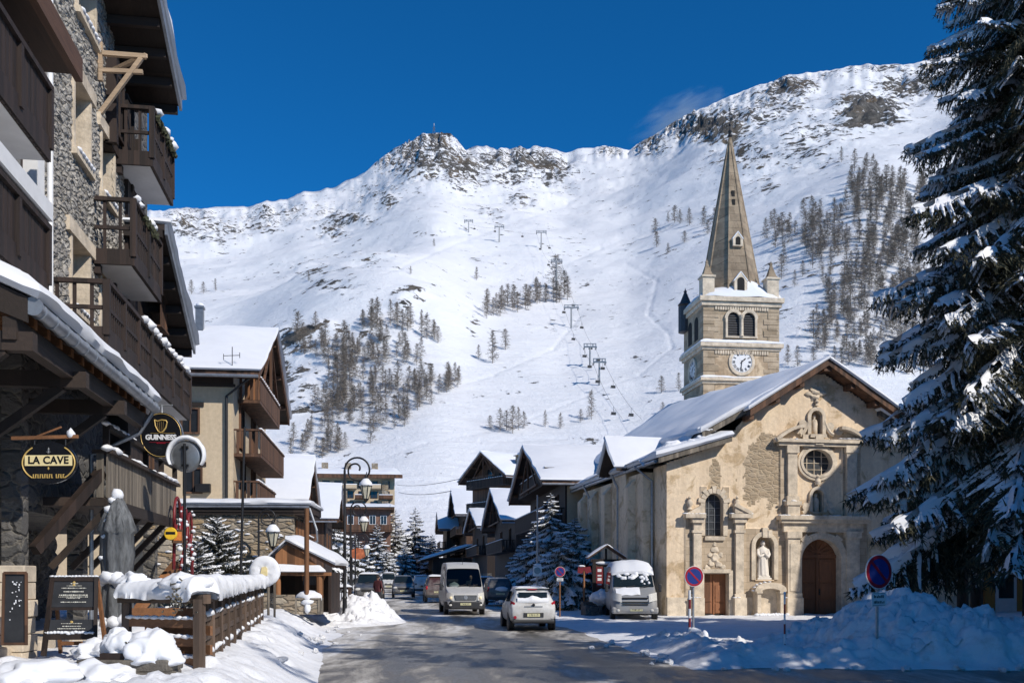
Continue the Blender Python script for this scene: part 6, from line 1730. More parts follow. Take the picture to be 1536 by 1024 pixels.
    B(1164, 1299, 774, 780, -.52); B(1167, 1296, 780, 785, -.42); B(1172, 1291, 785, 798, -.26)
    B(1159, 1293, 660, 665, -.40); B(1165, 1288, 665, 670, -.28)
    B(1202, 1211, 652, 672, -.2); B(1219, 1231, 655, 668, -.34); B(1212, 1236, 652, 657, -.30)
    for (x0, x1, y0, y1, up) in ((1160, 1199, 660, 641, 1), (1293, 1256, 660, 643, 1)):      # curved pediment pieces
        pts = []
        for k in range(9):
            f = k / 8; c = cs(x0 + (x1 - x0) * f, y0 + (y1 - y0) * (math.sin(f * PI / 2))); pts.append(c)
        for k in range(8): T.bar((pts[k][0], -.24, pts[k][1]), (pts[k + 1][0], -.24, pts[k + 1][1]), .48, .15)
    for (x, y) in ((1197, 645), (1257, 647), (1203, 636), (1244, 640), (1208, 760), (1243, 760)):
        c = cs(x, y); T.lathe([(.0, -.12), (.20, -.10), (.14, -.05), (.22, 0)], 14, (c[0], -.02, c[1]), 'Y')
    for side in (-1, 1):                                    # scrolls beside the niches
        for (yb, x, s) in ((652, 1223.5, 1.0), (769, 1225.5, .9)):
            P = []
            for k in range(10): f = k / 9; c = cs(x + side * (11 + 14 * f * s), yb - 22 * (1 - f) ** 2 * s); P.append((c[0], -.08, c[1]))
            T.tube(P, [.07 + .05 * (k / 9) for k in range(10)], 6)
    B(1214, 1238, 604, 611, -.18) if False else None
    c = cs(1223.5, 606); T.lathe([(.12, -.10), (.05, 0), (.12, .10), (.05, .2), (.0, .34)], 8, (c[0], -.1, c[1]))
    c = cs(1225, 722); T.lathe([(.12, -.16), (.16, 0), (.10, .14), (.13, .24), (0, .36)], 10, (c[0], -.1, c[1]))
    for (x, y, r) in ((1213, 591, .18), (1222, 588, .24), (1232, 590, .20), (1222, 596, .22), (1218, 584, .12), (1228, 583, .12)):
        c = cs(x, y); T.ico((c[0], -.02, c[1]), r, (1.2, .45, .7), .6, x, 2)
    for (x, y, r) in ((1066, 845, .16), (1071, 836, .22), (1077, 846, .16), (1072, 824, .16), (1064, 832, .12), (1080, 832, .12), (1060, 851, .14), (1084, 850, .14), (1071, 816, .10), (1188, 876, .14)):
        c = cs(x, y); T.ico((c[0], -.06, c[1]), r, (1.1, .5, 1.0), .6, x, 2)
    T.b2((SL, -.10, -.2), (cs(1028), .0, .95)); T.b2((cs(1300), -.10, -.2), (-SL, 0, .95))
    part('stone_carving', T, M['trim_stone'], church, smooth=35)
    # small relief figures in the two upper niches
    for h in (H_N2, H_N3):
        m = MB(); H_ = h.spring - h.z0 + h.r * .5
        m.lathe([(.16, 0), (.15, .3 * H_), (.17, .55 * H_), (.13, .72 * H_), (.05, .78 * H_), (.09, .86 * H_), (.08, .95 * H_), (0, H_)], 12, (h.c, .16, h.z0)); part('niche_figure', m, M['trim_stone'], church, smooth=True)
    # ledge snow
    m = MB()
    for (a, b, y) in ((1166, 1298, 774), (1162, 1196, 660), (1256, 1292, 660), (1025, 1054, 771), (1094, 1123, 771), (1098, 1116, 896), (1035, 1053, 896), (1175, 1199, 896), (1172, 1192, 752)):
        x = cs(a); e = cs(b); z = cz((a + b) / 2, y); k = 0
        while x < e:
            if rr.random() < .8: m.ico((x, -.30, z + .02), .09 * rr.uniform(.6, 1.1), (1.8, 1.2, .4), .4, x * 7, 1)
            x += rr.uniform(.1, .25)
    part('ledge_snow', m, M['snow'], church, smooth=True)
    # little arched shrine at the foot of the niche
    m = MB(); a, b = cs(1126), cs(1170); zt, zs, zb = cz(1148, 873), cz(1148, 889), -.05; w = .18; c = (a + b) / 2
    for x in (a + .08, b - .08 - w): m.b2((x, -.62, zb), (x + w, .0, zs)); m.b2((x - .06, -.68, zs), (x + w + .06, 0, zs + .1)); m.b2((x - .06, -.68, zb), (x + w + .06, 0, zb + .2))
    n = 10; P0 = [(c - (c - a + .05) * math.cos(PI * k / n), zs + .1 + (zt - zs - .1) * (math.sin(PI * k / n) ** .8)) for k in range(n + 1)]; P1 = [(c - (c - a - .24) * math.cos(PI * k / n), zs + .04 + (zt - zs - .32) * math.sin(PI * k / n)) for k in range(n + 1)]
    for k in range(n): m.prism([(P0[k][0], -.66, P0[k][1]), (P0[k + 1][0], -.66, P0[k + 1][1]), (P1[k + 1][0], -.66, P1[k + 1][1]), (P1[k][0], -.66, P1[k][1])], (0, .66, 0))
    m.b2((a + .2, -.2, zb), (b - .2, -.08, zs + .3)); m.b2((a, -.8, zb - .1), (b, 0, zb + .12)); part('shrine', m, M['trim_stone'], church)
    m = MB()
    for k in range(n): 
        if k < n * .6: m.ico((P0[k][0], -.45, P0[k][1] + .03), .08, (1.3, 1.4, .5), .4, k, 1)
    for k in range(12): m.ico((a + (b - a) * k / 11, -.75, .12), .12, (1.3, 1, .7), .4, k, 1)
    part('shrine_snow', m, M['snow'], church, smooth=True)
church_front()

def church_body():
    D = 22.0; s1 = SL; s2 = SL - .55
    m = MB(); m.b2((s1, .03, -.3), (s1 + 1.2, 2.0, ZC0 - .05)); m.b2((s2, 2.0, -.3), (s2 + 1.2, 14.0, ZC0 - .25)); m.b2((s2 + 3, 14, -.3), (s2 + 4, D, ZC0 + .4)); m.b2((s2 + .5, 13.5, -.3), (s2 + 4, 13.95, ZC0)); m.b2((-SL - 1.2, .03, -.3), (-SL, D, ZC0 - .1)); m.b2((SL + .5, D - .5, -.3), (-SL, D, 8))
    m.b2((s2 + .6, 1.2, -.3), (-SL - .3, 1.5, ZC0)); part('side_wall', m, M['church_plaster'], church)
    for y in (3.2, 7.6, 10.4, 13.0):
        m = MB(); m.pyz([(y, -.3), (y + .75, -.3), (y + .75, 6.4), (y, 6.4)], s2 - .4, s2 + .1); m.prism([(s2 - .4, y, 6.4), (s2 + .05, y, 6.4), (s2 + .05, y, 6.9)], (0, .75, 0))
        part('buttress', m, M['church_plaster'], church)
    for y in (5.6, 9.2, 11.9): window(church, (s2 - .0, y, 4.6), .9, 3.2, 'y', -1, 'trim_stone', 1, cross=4)
    m = MB()
    for y in (1.85, 5.9, 12.0): m.tube([(s2 - .14 if y > 2 else s1 - .12, y, -.2), (s2 - .14 if y > 2 else s1 - .12, y, 6.6), (s2 - .5, y, 7.3)], .07, 8)
    part_each('downpipe', m, M['zinc'], church, smooth=40)
    # roofs, left side in three steps
    zr = cz(1230, 551); A = (cs(1114), cz(1114, 626)); B0, B1 = (cs(1143), cz(1143, 605)), (cs(1049), cz(1049, 656)); C0, C1 = (cs(1090), cz(1090, 662)), (cs(981), cz(981, 694))
    for nm, p, q, ya, th, sn, sd, yb in (('main', (0, zr), A, -.85, .22, .30, 1, 3.0), ('main', (0, zr), (-A[0], A[1]), -.85, .22, .30, 2, D), ('aisle', (0, zr - .12), B1, -.35, .18, .42, 3, D), ('aisle', (-B0[0], B0[1] - .4), (SL * -1 - .4, ZC0), -.3, .18, .36, 4, D), ('eave', C0, C1, -.62, .16, .44, 5, D)):
        m = MB(); m.prism([(p[0], ya, p[1]), (q[0], ya, q[1]), (q[0], yb, q[1]), (p[0], yb, p[1])], (0, 0, th)); r = part('roof', m, M['slate'], church)
        up = .088 * (yb - 3) if nm == 'aisle' and p[0] == 0 else 0
        m = MB(); m.prism([(p[0], ya - .06, p[1] - .08), (q[0], ya - .06, q[1] - .08), (q[0], ya - .06, q[1] + th + .02), (p[0], ya - .06, p[1] + th + .02)], (0, .05, 0)); m.prism([(p[0], ya - .008, p[1] - .04), (q[0], ya - .008, q[1] - .04), (q[0], .05, q[1] - .04), (p[0], .05, p[1] - .04)], (0, 0, .03))
        part('rake_board', m, M['brown_wood' if nm == 'main' else 'grey_wood'], r)
        nx = max(8, int(abs(q[0] - p[0]) / .3)); e = .1 * (1 if q[0] > p[0] else -1)
        snow_on(r, (p[0], ya - .12, p[1] + th), (q[0] + e, ya - .12, q[1] + th), (q[0] + e, yb, q[1] + th + up * .42), (p[0], yb, p[1] + th + up), sn, nx, 44 if yb > 5 else 10, sd, edge=.6, amp=.3)
        if nm == 'main':
            m = MB()
            for f in (.02, .33, .64, .97): x = p[0] + (q[0] - p[0]) * f; z = p[1] + (q[1] - p[1]) * f - .28; m.b2((x - .11, ya + .06, z), (x + .11, .1, z + .23))
            part_each('purlin', m, M['brown_wood'], r)
    # filler snow sheet that drowns the steps between the three roofs behind the front
    G = []; prof = [(A[0] + 1.2, A[1] + 1.05), (A[0] + .2, A[1] + .62), (B1[0] + 1.2, B1[1] + 1.15), (B1[0] + .1, B1[1] + .62), (C1[0] + 1.6, C1[1] + .98), (C1[0] + .5, C1[1] + .60), (C1[0] - .25, C1[1] + .34)]
    xs = [p[0] for p in prof][::-1]; zz = [p[1] for p in prof][::-1]
    for i in range(30):
        y = .9 + (D - .9) * i / 29; row = []
        for j in range(26):
            x = xs[0] + (xs[-1] - xs[0]) * j / 25; row.append((x, y + .9 * mn.noise(Vector((x * .8, 3, 0))) * (i == 0), float(np.interp(x, xs, zz)) + .16 * mn.noise(Vector((x * .5, y * .4, 1))) - (.35 if i == 0 else 0)))
        G.append(row)
    m = MB(); m.grid(G); part('roof_snow_drift', m, M['snow_roof'], church, smooth=True)
    # lumps of snow hanging over the lower eave
    m = MB(); rr = random.Random(5)
    for k, (x, z, r) in enumerate(((C1[0] + 1.0, C1[1] + .85, .35), (C1[0] + 1.9, C1[1] + .95, .40), (C1[0] + 2.7, C1[1] + 1.25, .35), (B1[0] + .2, B1[1] + .42, .25))): snow_lump(m, (x, -.25, z - .1), r * 1.7, r * .8, r * .7, k, .4)
    part('eave_snow', m, M['snow'], church, smooth=True)
    m = MB(); m.tube([(C1[0] - .10, -.5, C1[1] + .02), (C1[0] - .10, D, C1[1] + .02)], .09, 8); part('gutter', m, M['zinc'], church, smooth=40)
    # cross gable of the side chapel
    y0, y1, zt, ze, xo = 4.0, 7.4, 8.95, 7.4, s2 - .75
    m = MB(); m.pyz([(y0 + .4, 0), (y1 - .4, 0), (y1 - .4, ze), ((y0 + y1) / 2, zt - .1), (y0 + .4, ze)], s2 - .12, s2 + 3); part('chapel_gable', m, M['church_plaster'], church)
    for q, ye in enumerate((y0, y1)):
        ym = (y0 + y1) / 2; m = MB(); m.prism([(xo, ye, ze - .1), (s2 + 5.2, ye, ze - .1), (s2 + 5.2, ym, zt), (xo, ym, zt)], (0, 0, .16)); r = part('chapel_roof', m, M['dark_wood_y'], church)
        snow_on(r, (xo - .1, ye, ze + .06), (s2 + 5.2, ye, ze + .06), (s2 + 5.2, ym, zt + .16), (xo - .1, ym, zt + .16), .36, 14, 8, 11 + q, edge=.55)
    m = MB(); m.pxz([(0, 0), (.5, 0), (.5, .5), (0, .5)], 0, .01) if False else None
church_body()

# the statue in its niche
def statue():
    h = H_NICHE; p = CH_O + Vector((h.c * C7 - .16 * S7, h.c * S7 + .16 * C7, h.z0)); H = 1.72
    t = thing('statue', 'white robed statue with folded hands on a plinth in the round-headed niche', 'statue', p, ACH)
    m = MB(); m.b2((-.36, -.24, 0), (.36, .2, .10)); m.b2((-.30, -.20, .10), (.30, .18, .2)); part('plinth', m, M['statue'], t, bevel=.02)
    n = 44; P = []
    for z, a, b, f in ((.0, .30, .22, .16), (.15, .285, .21, .18), (.5, .26, .19, .16), (.85, .245, .18, .10), (1.05, .25, .18, .06), (1.22, .27, .18, .03), (1.32, .25, .16, .0), (1.38, .15, .11, 0), (1.42, .075, .075, 0), (1.47, .07, .07, 0)):
        P.append([(a * math.cos(2 * PI * k / n) * (1 + f * .5 * math.sin(9 * 2 * PI * k / n + z * 2)), b * math.sin(2 * PI * k / n) * (1 + f * .5 * math.sin(9 * 2 * PI * k / n + z * 2)), z * (H / 1.75) + .2) for k in range(n + 1)])
    m = MB(); m.grid(P); zh = 1.585 * H / 1.75 + .2
    m.ico((.0, -.015, zh), .115, (.88, 1.0, 1.2), .06, 2, 3); m.ico((0, -.115, zh - .01), .022, (.8, 1, 1.4), 0, 1, 2)
    for s in (-1, 1):
        m.tube([(s * .235, -.02, 1.46), (s * .285, -.08, 1.22), (s * .20, -.20, 1.10), (s * .03, -.23, 1.22)], [.085, .09, .075, .045], 10); m.ico((s * .022, -.235, 1.27), .04, (.6, .8, 1.9), 0, 1, 2)
    part('figure', m, M['statue'], t, smooth=True)
    P = []
    for k in range(15):
        q = -.3 + (PI + .6) * k / 14; P.append([(r * math.cos(q) * 1.0, r * .8 * math.sin(q) + .02, z) for r, z in ((.0, zh + .16), (.10, zh + .135), (.135, zh + .02), (.14, zh - .12), (.24, zh - .22), (.33, 1.2), (.33, .8), (.31, .35))])
    m = MB(); m.grid(P); part('mantle', m, M['statue'], t, smooth=True)
statue()

# ---------------------------------------------------------------- bell tower
def tower():
    Y = 66.0; O = Vector((xat(1055, Y), Y, 0)); W, D = 5.2, 4.4
    m0 = lambda px: (px - 1055) / 117 * W
    zz = lambda py: zat(py, Y + .3)
    G = church                                        # part of the church; local offset of the tower
    I = frame(church).inverted(); T = I @ (Matrix.Translation(O) @ Matrix.Rotation(A7, 4, 'Z'))
    def P(name, mb, m, parent=G, **k):
        mb.v = [tuple(T @ Vector(p)) for p in mb.v]; return part(name, mb, m, parent, **k)
    zc = zz(452)
    m = MB(); m.b2((0, 0, 0), (W, D, zc)); tw = P('tower', m, M['ashlar_tower'])
    # plaster panels between the rough quoins
    m = MB()
    for (t, b) in ((468, 515), (527, 566), (577, 640)):
        m.b2((m0(1073), -.02, zz(b)), (m0(1155), 0, zz(t))) if t != 468 else None
    P('plaster_panel', m, plaster_mat('tower_plaster', (.62, .48, .32), patch=(.42, .31, .20), amount=1.0, scale=.7, bump=.5), tw)
    m = MB(); rr = random.Random(2)
    for q, x0 in enumerate((0, W)):
        z = 6.0; k = 0
        while z < zc - .6:
            L = .75 if k % 2 else 1.05; hgt = rr.uniform(.36, .5)
            a, b = (0, L) if q == 0 else (W - L, W); m.b2((a - (.03 if q == 0 else 0), -.035 - rr.uniform(0, .02), z + .012), (b + (.03 if q else 0), .0, z + hgt - .012)); 
            if q == 0: m.b2((-.035, -.02, z + .012), (0, 1.7 - L, z + hgt - .012))
            z += hgt; k += 1
    P('quoin', m, M['ashlar_tower'], tw, bevel=.02)
    m = MB()
    for py, o, hh in ((450, .30, .30), (457, .16, .25), (518, .26, .26), (523, .12, .2), (569, .24, .24), (574, .1, .18)):
        z = zz(py); m.b2((-o, -o, z - hh / 2), (W + o, 0, z + hh / 2)); m.b2((-o, 0, z - hh / 2), (0, D + o, z + hh / 2)); m.b2((W, 0, z - hh / 2), (W + o, D, z + hh / 2))
    for py in (463, 529):
        for k in range(22): x = m0(1074) + (m0(1154) - m0(1074)) * k / 21; m.b2((x - .06, -.10, zz(py) - .12), (x + .06, 0, zz(py) + .12))
    P('string_course', m, M['trim_stone'], tw)
    m = MB()
    for py, o, h in ((512, .24, .24), (564.5, .22, .17)):
        z = zz(py) ; mm = lumpy_snow(plane_grid((-o, -o, z - .16), (W + o, -o, z - .16), (W + o, 0, z - .16), (-o, 0, z - .16), 30, 5), h, py, edge=.5); m.add(mm.v, mm.f)
        mm = lumpy_snow(plane_grid((-o, -o, z - .16), (-o, D, z - .16), (0, D, z - .16), (0, -o, z - .16), 20, 5), h, py + 3, edge=.5); m.add(mm.v, mm.f)
    P('ledge_snow', m, M['snow'], tw, smooth=60)
    # openings
    def arch(mb, c, z0, z1, w, y=-.03, th=.05):
        r = w / 2; zs = z1 - r; n = 12
        mb.pxz([(c - r, z0), (c + r, z0)] + [(c + r * math.cos(PI * k / n), zs + r * math.sin(PI * k / n)) for k in range(n + 1)], y, y + th)
    def archring(mb, c, z0, z1, w, g, y):
        r = w / 2; zs = z1 - r; n = 12
        for k in range(n):
            a, b = PI * k / n, PI * (k + 1) / n
            mb.prism([(c + r * math.cos(a), y, zs + r * math.sin(a)), (c + (r + g) * math.cos(a), y, zs + (r + g) * math.sin(a)), (c + (r + g) * math.cos(b), y, zs + (r + g) * math.sin(b)), (c + r * math.cos(b), y, zs + r * math.sin(b))], (0, -y, 0))
        for s in (-1, 1): mb.b2((c + s * r, y, z0), (c + s * (r + g * .7), 0, zs))
    black = mat('belfry_dark', (.012, .011, .010), .9)
    m = MB(); w = m0(1110) - m0(1091.5)
    for c in (m0(1101), m0(1125)): arch(m, c, zz(505), zz(469), w, -.012, .01)
    arch(m, m0(1115), zz(640), zz(589), m0(1125) - m0(1105), -.034, .01)
    P('belfry_opening', m, black, tw)
    m = MB()
    for c in (m0(1101), m0(1125)): archring(m, c, zz(505), zz(469), w, .20, -.16)
    archring(m, m0(1115), zz(640), zz(589), m0(1125) - m0(1105), .2, -.14)
    m.lathe([(.16, 0), (.11, .12), (.11, 1.1), (.18, 1.3), (.18, 1.4)], 12, (m0(1113), -.16, zz(505))); m.b2((m0(1088), -.2, zz(507.5)), (m0(1138), 0, zz(505))); P('belfry_arch', m, M['trim_stone'], tw)
    m = MB()
    for k in range(9): z = zz(503) + k * .16; m.b2((m0(1092), -.02, z), (m0(1110), -.013, z + .05)); m.b2((m0(1116), -.02, z), (m0(1134), -.013, z + .05))
    P('louvre', m, M['slate'], tw)
    m = MB()
    for (y0, a, b) in ((1.5, 505, 469), (2.9, 505, 469), (2.2, 640, 590)):
        n = 10; r = .42; zs = zz(b) - r; m.prism([(-.02, y0 - r, zz(a)), (-.02, y0 + r, zz(a))] + [(-.02, y0 + r * math.cos(PI * k / n), zs + r * math.sin(PI * k / n)) for k in range(n + 1)], (.01, 0, 0))
    P('side_opening', m, black, tw)
    # clock faces with Roman numeral strokes
    for face in (0, 1):
        if face == 0: c, z, R, tr = m0(1114), zz(543), .70, lambda x, y, z: (x, y, z)
        else: c, z, R, tr = 2.2, zz(548), .66, lambda x, y, z: (y, D - x, z)
        def Q(name, mb, mt, par):
            mb.v = [tr(*p) for p in mb.v]; return P(name, mb, mt, par)
        m = MB(); m.lathe([(R, -.06), (R + .02, -.10), (R + .20, -.10), (R + .22, 0)], 40, (c, 0, z), 'Y', cap=False); rim = Q('clock_surround', m, M['trim_stone'], tw)
        m = MB(); m.lathe([(0, -.065), (R, -.06), (R, 0)], 40, (c, 0, z), 'Y'); dial = Q('clock_dial', m, M['white'], tw)
        m = MB()
        strokes = (4, 1, 2, 3, 4, 3, 4, 5, 6, 4, 2, 3)
        for k in range(12):
            a = PI / 2 - k * PI / 6; d = Vector((math.cos(a), 0, math.sin(a))); tt = Vector((-math.sin(a), 0, math.cos(a))); o = Vector((c, -.072, z)); n = strokes[k]
            for j in range(n):
                q = tt * ((j - (n - 1) / 2) * .042); lean = tt * (.03 if (k in (0, 5, 6, 7, 8, 9, 10, 11) and j % 2) else 0); m.bar(o + d * R * .66 + q, o + d * R * .92 + q + lean, .022, .008, up=(0, 1, 0))
        for k in range(60): a = k * PI / 30; d = Vector((math.cos(a), 0, math.sin(a))); m.bar(Vector((c, -.07, z)) + d * R * .95, Vector((c, -.07, z)) + d * R * .985, .012, .006, up=(0, 1, 0))
        Q('numerals', m, M['iron'], dial)
        m = MB(); o = Vector((c, -.09, z))
        for ang, L, w_ in ((math.radians(90 - 47), .36, .06), (math.radians(90 - 188), .56, .045)):
            d = Vector((math.cos(ang), 0, math.sin(ang))); m.bar(o - d * .12, o + d * L, w_, .012, up=(0, 1, 0)); m.ico(tuple(o + d * L * .7), .06, (1, .2, 1), 0, 1, 1)
        Q('hands', m, M['iron'], dial)
    # spire on its snowy deck
    cx, cy = W / 2, D / 2; zb = zz(452) + .1; R = 2.05; za = zat(199, Y + 2.3)
    m = MB(); n = 8; P0 = [(cx + R / math.cos(PI / 8) * math.cos(PI / 8 + k * PI / 4), cy + R / math.cos(PI / 8) * math.sin(PI / 8 + k * PI / 4), zb) for k in range(8)]
    rows = []
    for f in (0, .25, .5, .75, .985): rows.append([tuple(Vector(p).lerp(Vector((cx, cy, za)), f)) for p in P0])
    for i in range(4):
        for k in range(8): m.add([rows[i][k], rows[i][(k + 1) % 8], rows[i + 1][(k + 1) % 8], rows[i + 1][k]], [(0, 1, 2, 3)])
    sp = P('spire', m, M['spire_stone'], recalc=True)
    m = MB()
    for k in range(8): m.bar(P0[k], Vector(P0[k]).lerp(Vector((cx, cy, za)), .985), .085, .085)
    P('spire_rib', m, M['spire_stone'], sp)
    m = MB(); m.lathe([(.07, 0), (.18, .12), (.1, .3), (.15, .45), (.03, .6), (.03, 1.9), (.015, 2.1)], 10, (cx, cy, za - .3)); m.box((cx, cy, za + 1.15), (.75, .05, .05)); m.ico((cx, cy, za + .6), .09, sub=2); 
    for s in (-1, 1): m.tube([(cx + s * .36, cy, za + 1.15), (cx + s * .25, cy, za + 1.28), (cx, cy, za + 1.45)], .018, 5); m.tube([(cx + s * .36, cy, za + 1.15), (cx + s * .25, cy, za + 1.02), (cx, cy, za + .85)], .018, 5)
    P('cross', m, M['iron'], sp)
    # lucarnes on the front of the spire
    for (py, w, h, nm) in ((436, .62, 1.0, 'a'), (363, .42, .62, 'b')):
        z0 = zz(py); f = (z0 - zb) / (za - zb); yf = cy - R * (1 - f); d = .55
        m = MB(); m.pxz([(cx - w / 2 - .14, z0 - .05), (cx + w / 2 + .14, z0 - .05), (cx + w / 2 + .14, z0 + h * .7), (cx, z0 + h + .28), (cx - w / 2 - .14, z0 + h * .7)], yf - .22, yf + .8); l = P('lucarne', m, M['trim_stone'], sp)
        m = MB(); arch(m, cx, z0 + .02, z0 + h * .92, w * .8, yf - .235, .01); P('lucarne_opening', m, black, l)
        m = MB()
        for s in (-1, 1): m.bar((cx + s * (w / 2 + .16), yf, z0 + h * .70), (cx, yf, z0 + h + .30), .48, .05, up=(0, 0, 1))
        P('lucarne_snow', m, M['snow'], l)
    m = MB()
    for py, w in ((278, .16), (292, .14)): z0 = zz(py); f = (z0 - zb) / (za - zb); m.b2((cx - w, cy - R * (1 - f) - .05, z0 - .2), (cx + w * .4, cy - R * (1 - f) + .2, z0 + .2))
    P('slit', m, black, sp)
    # corner pinnacles
    for (x, y, h, mt, k) in ((.35, .35, 1.55, 'trim_stone', 0), (W - .4, .35, 1.55, 'trim_stone', 1), (-.05, D - .5, .6, 'slate', 2), (W - .4, D - .5, 1.5, 'trim_stone', 3)):
        m = MB(); s = .40
        m.b2((x - s, y - s, zc), (x + s, y + s, zc + h)) if k != 2 else m.lathe([(.5, -1.2), (.5, h)], 10, (x, y, zc))
        m.b2((x - s - .08, y - s - .08, zc + h), (x + s + .08, y + s + .08, zc + h + .12)) if k != 2 else None
        pin = P('pinnacle', m, M[mt], tw)
        m = MB(); m.lathe([(s * 1.35, h + .12), (s * .95, h + .3), (.09, h + 1.0), (.13, h + 1.08), (.05, h + 1.15), (0, h + 1.35)], 4 if k != 2 else 10, (x, y, zc), a0=PI / 4, a1=PI / 4 + 2 * PI); P('pinnacle_cap', m, M['spire_stone' if k != 2 else 'slate'], pin)
    # snow heaped round the foot of the spire
    m = MB(); G = []
    for i in range(27):
        a = 2 * PI * i / 26; row = []
        for j in range(9):
            f = j / 8; k = max(abs(math.cos(a)), abs(math.sin(a))); ro = 1 / k
            x = cx + math.cos(a) * (R * .93 * (1 - f) + (W / 2 + .28) * ro * f); y = cy + math.sin(a) * (R * .93 * (1 - f) + (D / 2 + .28) * ro * f)
            hgt = (1.15 if math.cos(a) > .2 else .75) * (1 - f) ** 1.2 + .18 * (f < .99) + .12 * mn.noise(Vector((x, y, 0)))
            row.append((x, y, zz(449) + .1 + max(.0, hgt)))
        G.append(row)
    m.grid(G); P('deck_snow', m, M['snow_roof'], tw, smooth=True)
tower()
# ---------------------------------------------------------------- vehicles
def paint(name, col, rough=.35, dirt=.5, metal=0.0):
    m, N, L, b = nodes(name)
    v = mapped(N, L); n = noise_n(N, L, v, 2.2, 7, .7); n2 = noise_n(N, L, v, 11, 5, .7)
    tc = N.new('ShaderNodeTexCoord'); sp = N.new('ShaderNodeSeparateXYZ'); L.new(tc.outputs['Object'], sp.inputs[0])
    low = mathn(N, L, 'SUBTRACT', 1.0, mathn(N, L, 'MULTIPLY', sp.outputs[2], .75), True)       # road spray sits low on the body
    f = mathn(N, L, 'MULTIPLY', ramp(N, L, mathn(N, L, 'ADD', n, mathn(N, L, 'MULTIPLY', low, .35)), [(.45, 0.0), (.8, 1.0)]), dirt)
    c = mixc(N, L, f, col, (.33, .31, .285)); L.new(c, b.inputs['Base Color'])
    L.new(mathn(N, L, 'ADD', mathn(N, L, 'MULTIPLY', f, .5), rough, True), b.inputs['Roughness']); b.inputs['Metallic'].default_value = metal
    b.inputs['Coat Weight'].default_value = .25; bumpn(N, L, b, n2, .05, .01)
    return m
M['silver'] = paint('silver_paint', (.52, .51, .49), .35, .6, .15); M['grime_white'] = paint('grimy_white_paint', (.66, .66, .65), .45, .75); M['grey_paint'] = paint('grey_paint', (.31, .32, .33), .35, .75, .2)
M['dark_grey'] = paint('dark_grey_paint', (.085, .088, .092), .3, .5, .2); M['dark_paint'] = paint('dark_paint', (.022, .026, .034), .3, .45); M['maroon'] = paint('dull_red_paint', (.055, .022, .020), .3, .5)

def glass_clear():
    m, N, L, b = nodes('windscreen_glass')
    t = N.new('ShaderNodeBsdfTransparent'); t.inputs[0].default_value = (.34, .40, .39, 1); g = N.new('ShaderNodeBsdfGlossy'); g.inputs['Roughness'].default_value = .03
    fr = N.new('ShaderNodeFresnel'); fr.inputs[0].default_value = 1.5; mx = N.new('ShaderNodeMixShader')
    L.new(fr.outputs[0], mx.inputs[0]); L.new(t.outputs[0], mx.inputs[1]); L.new(g.outputs[0], mx.inputs[2]); L.new(mx.outputs[0], N['Material Output'].inputs['Surface'])
    return m
M['screen'] = glass_clear()

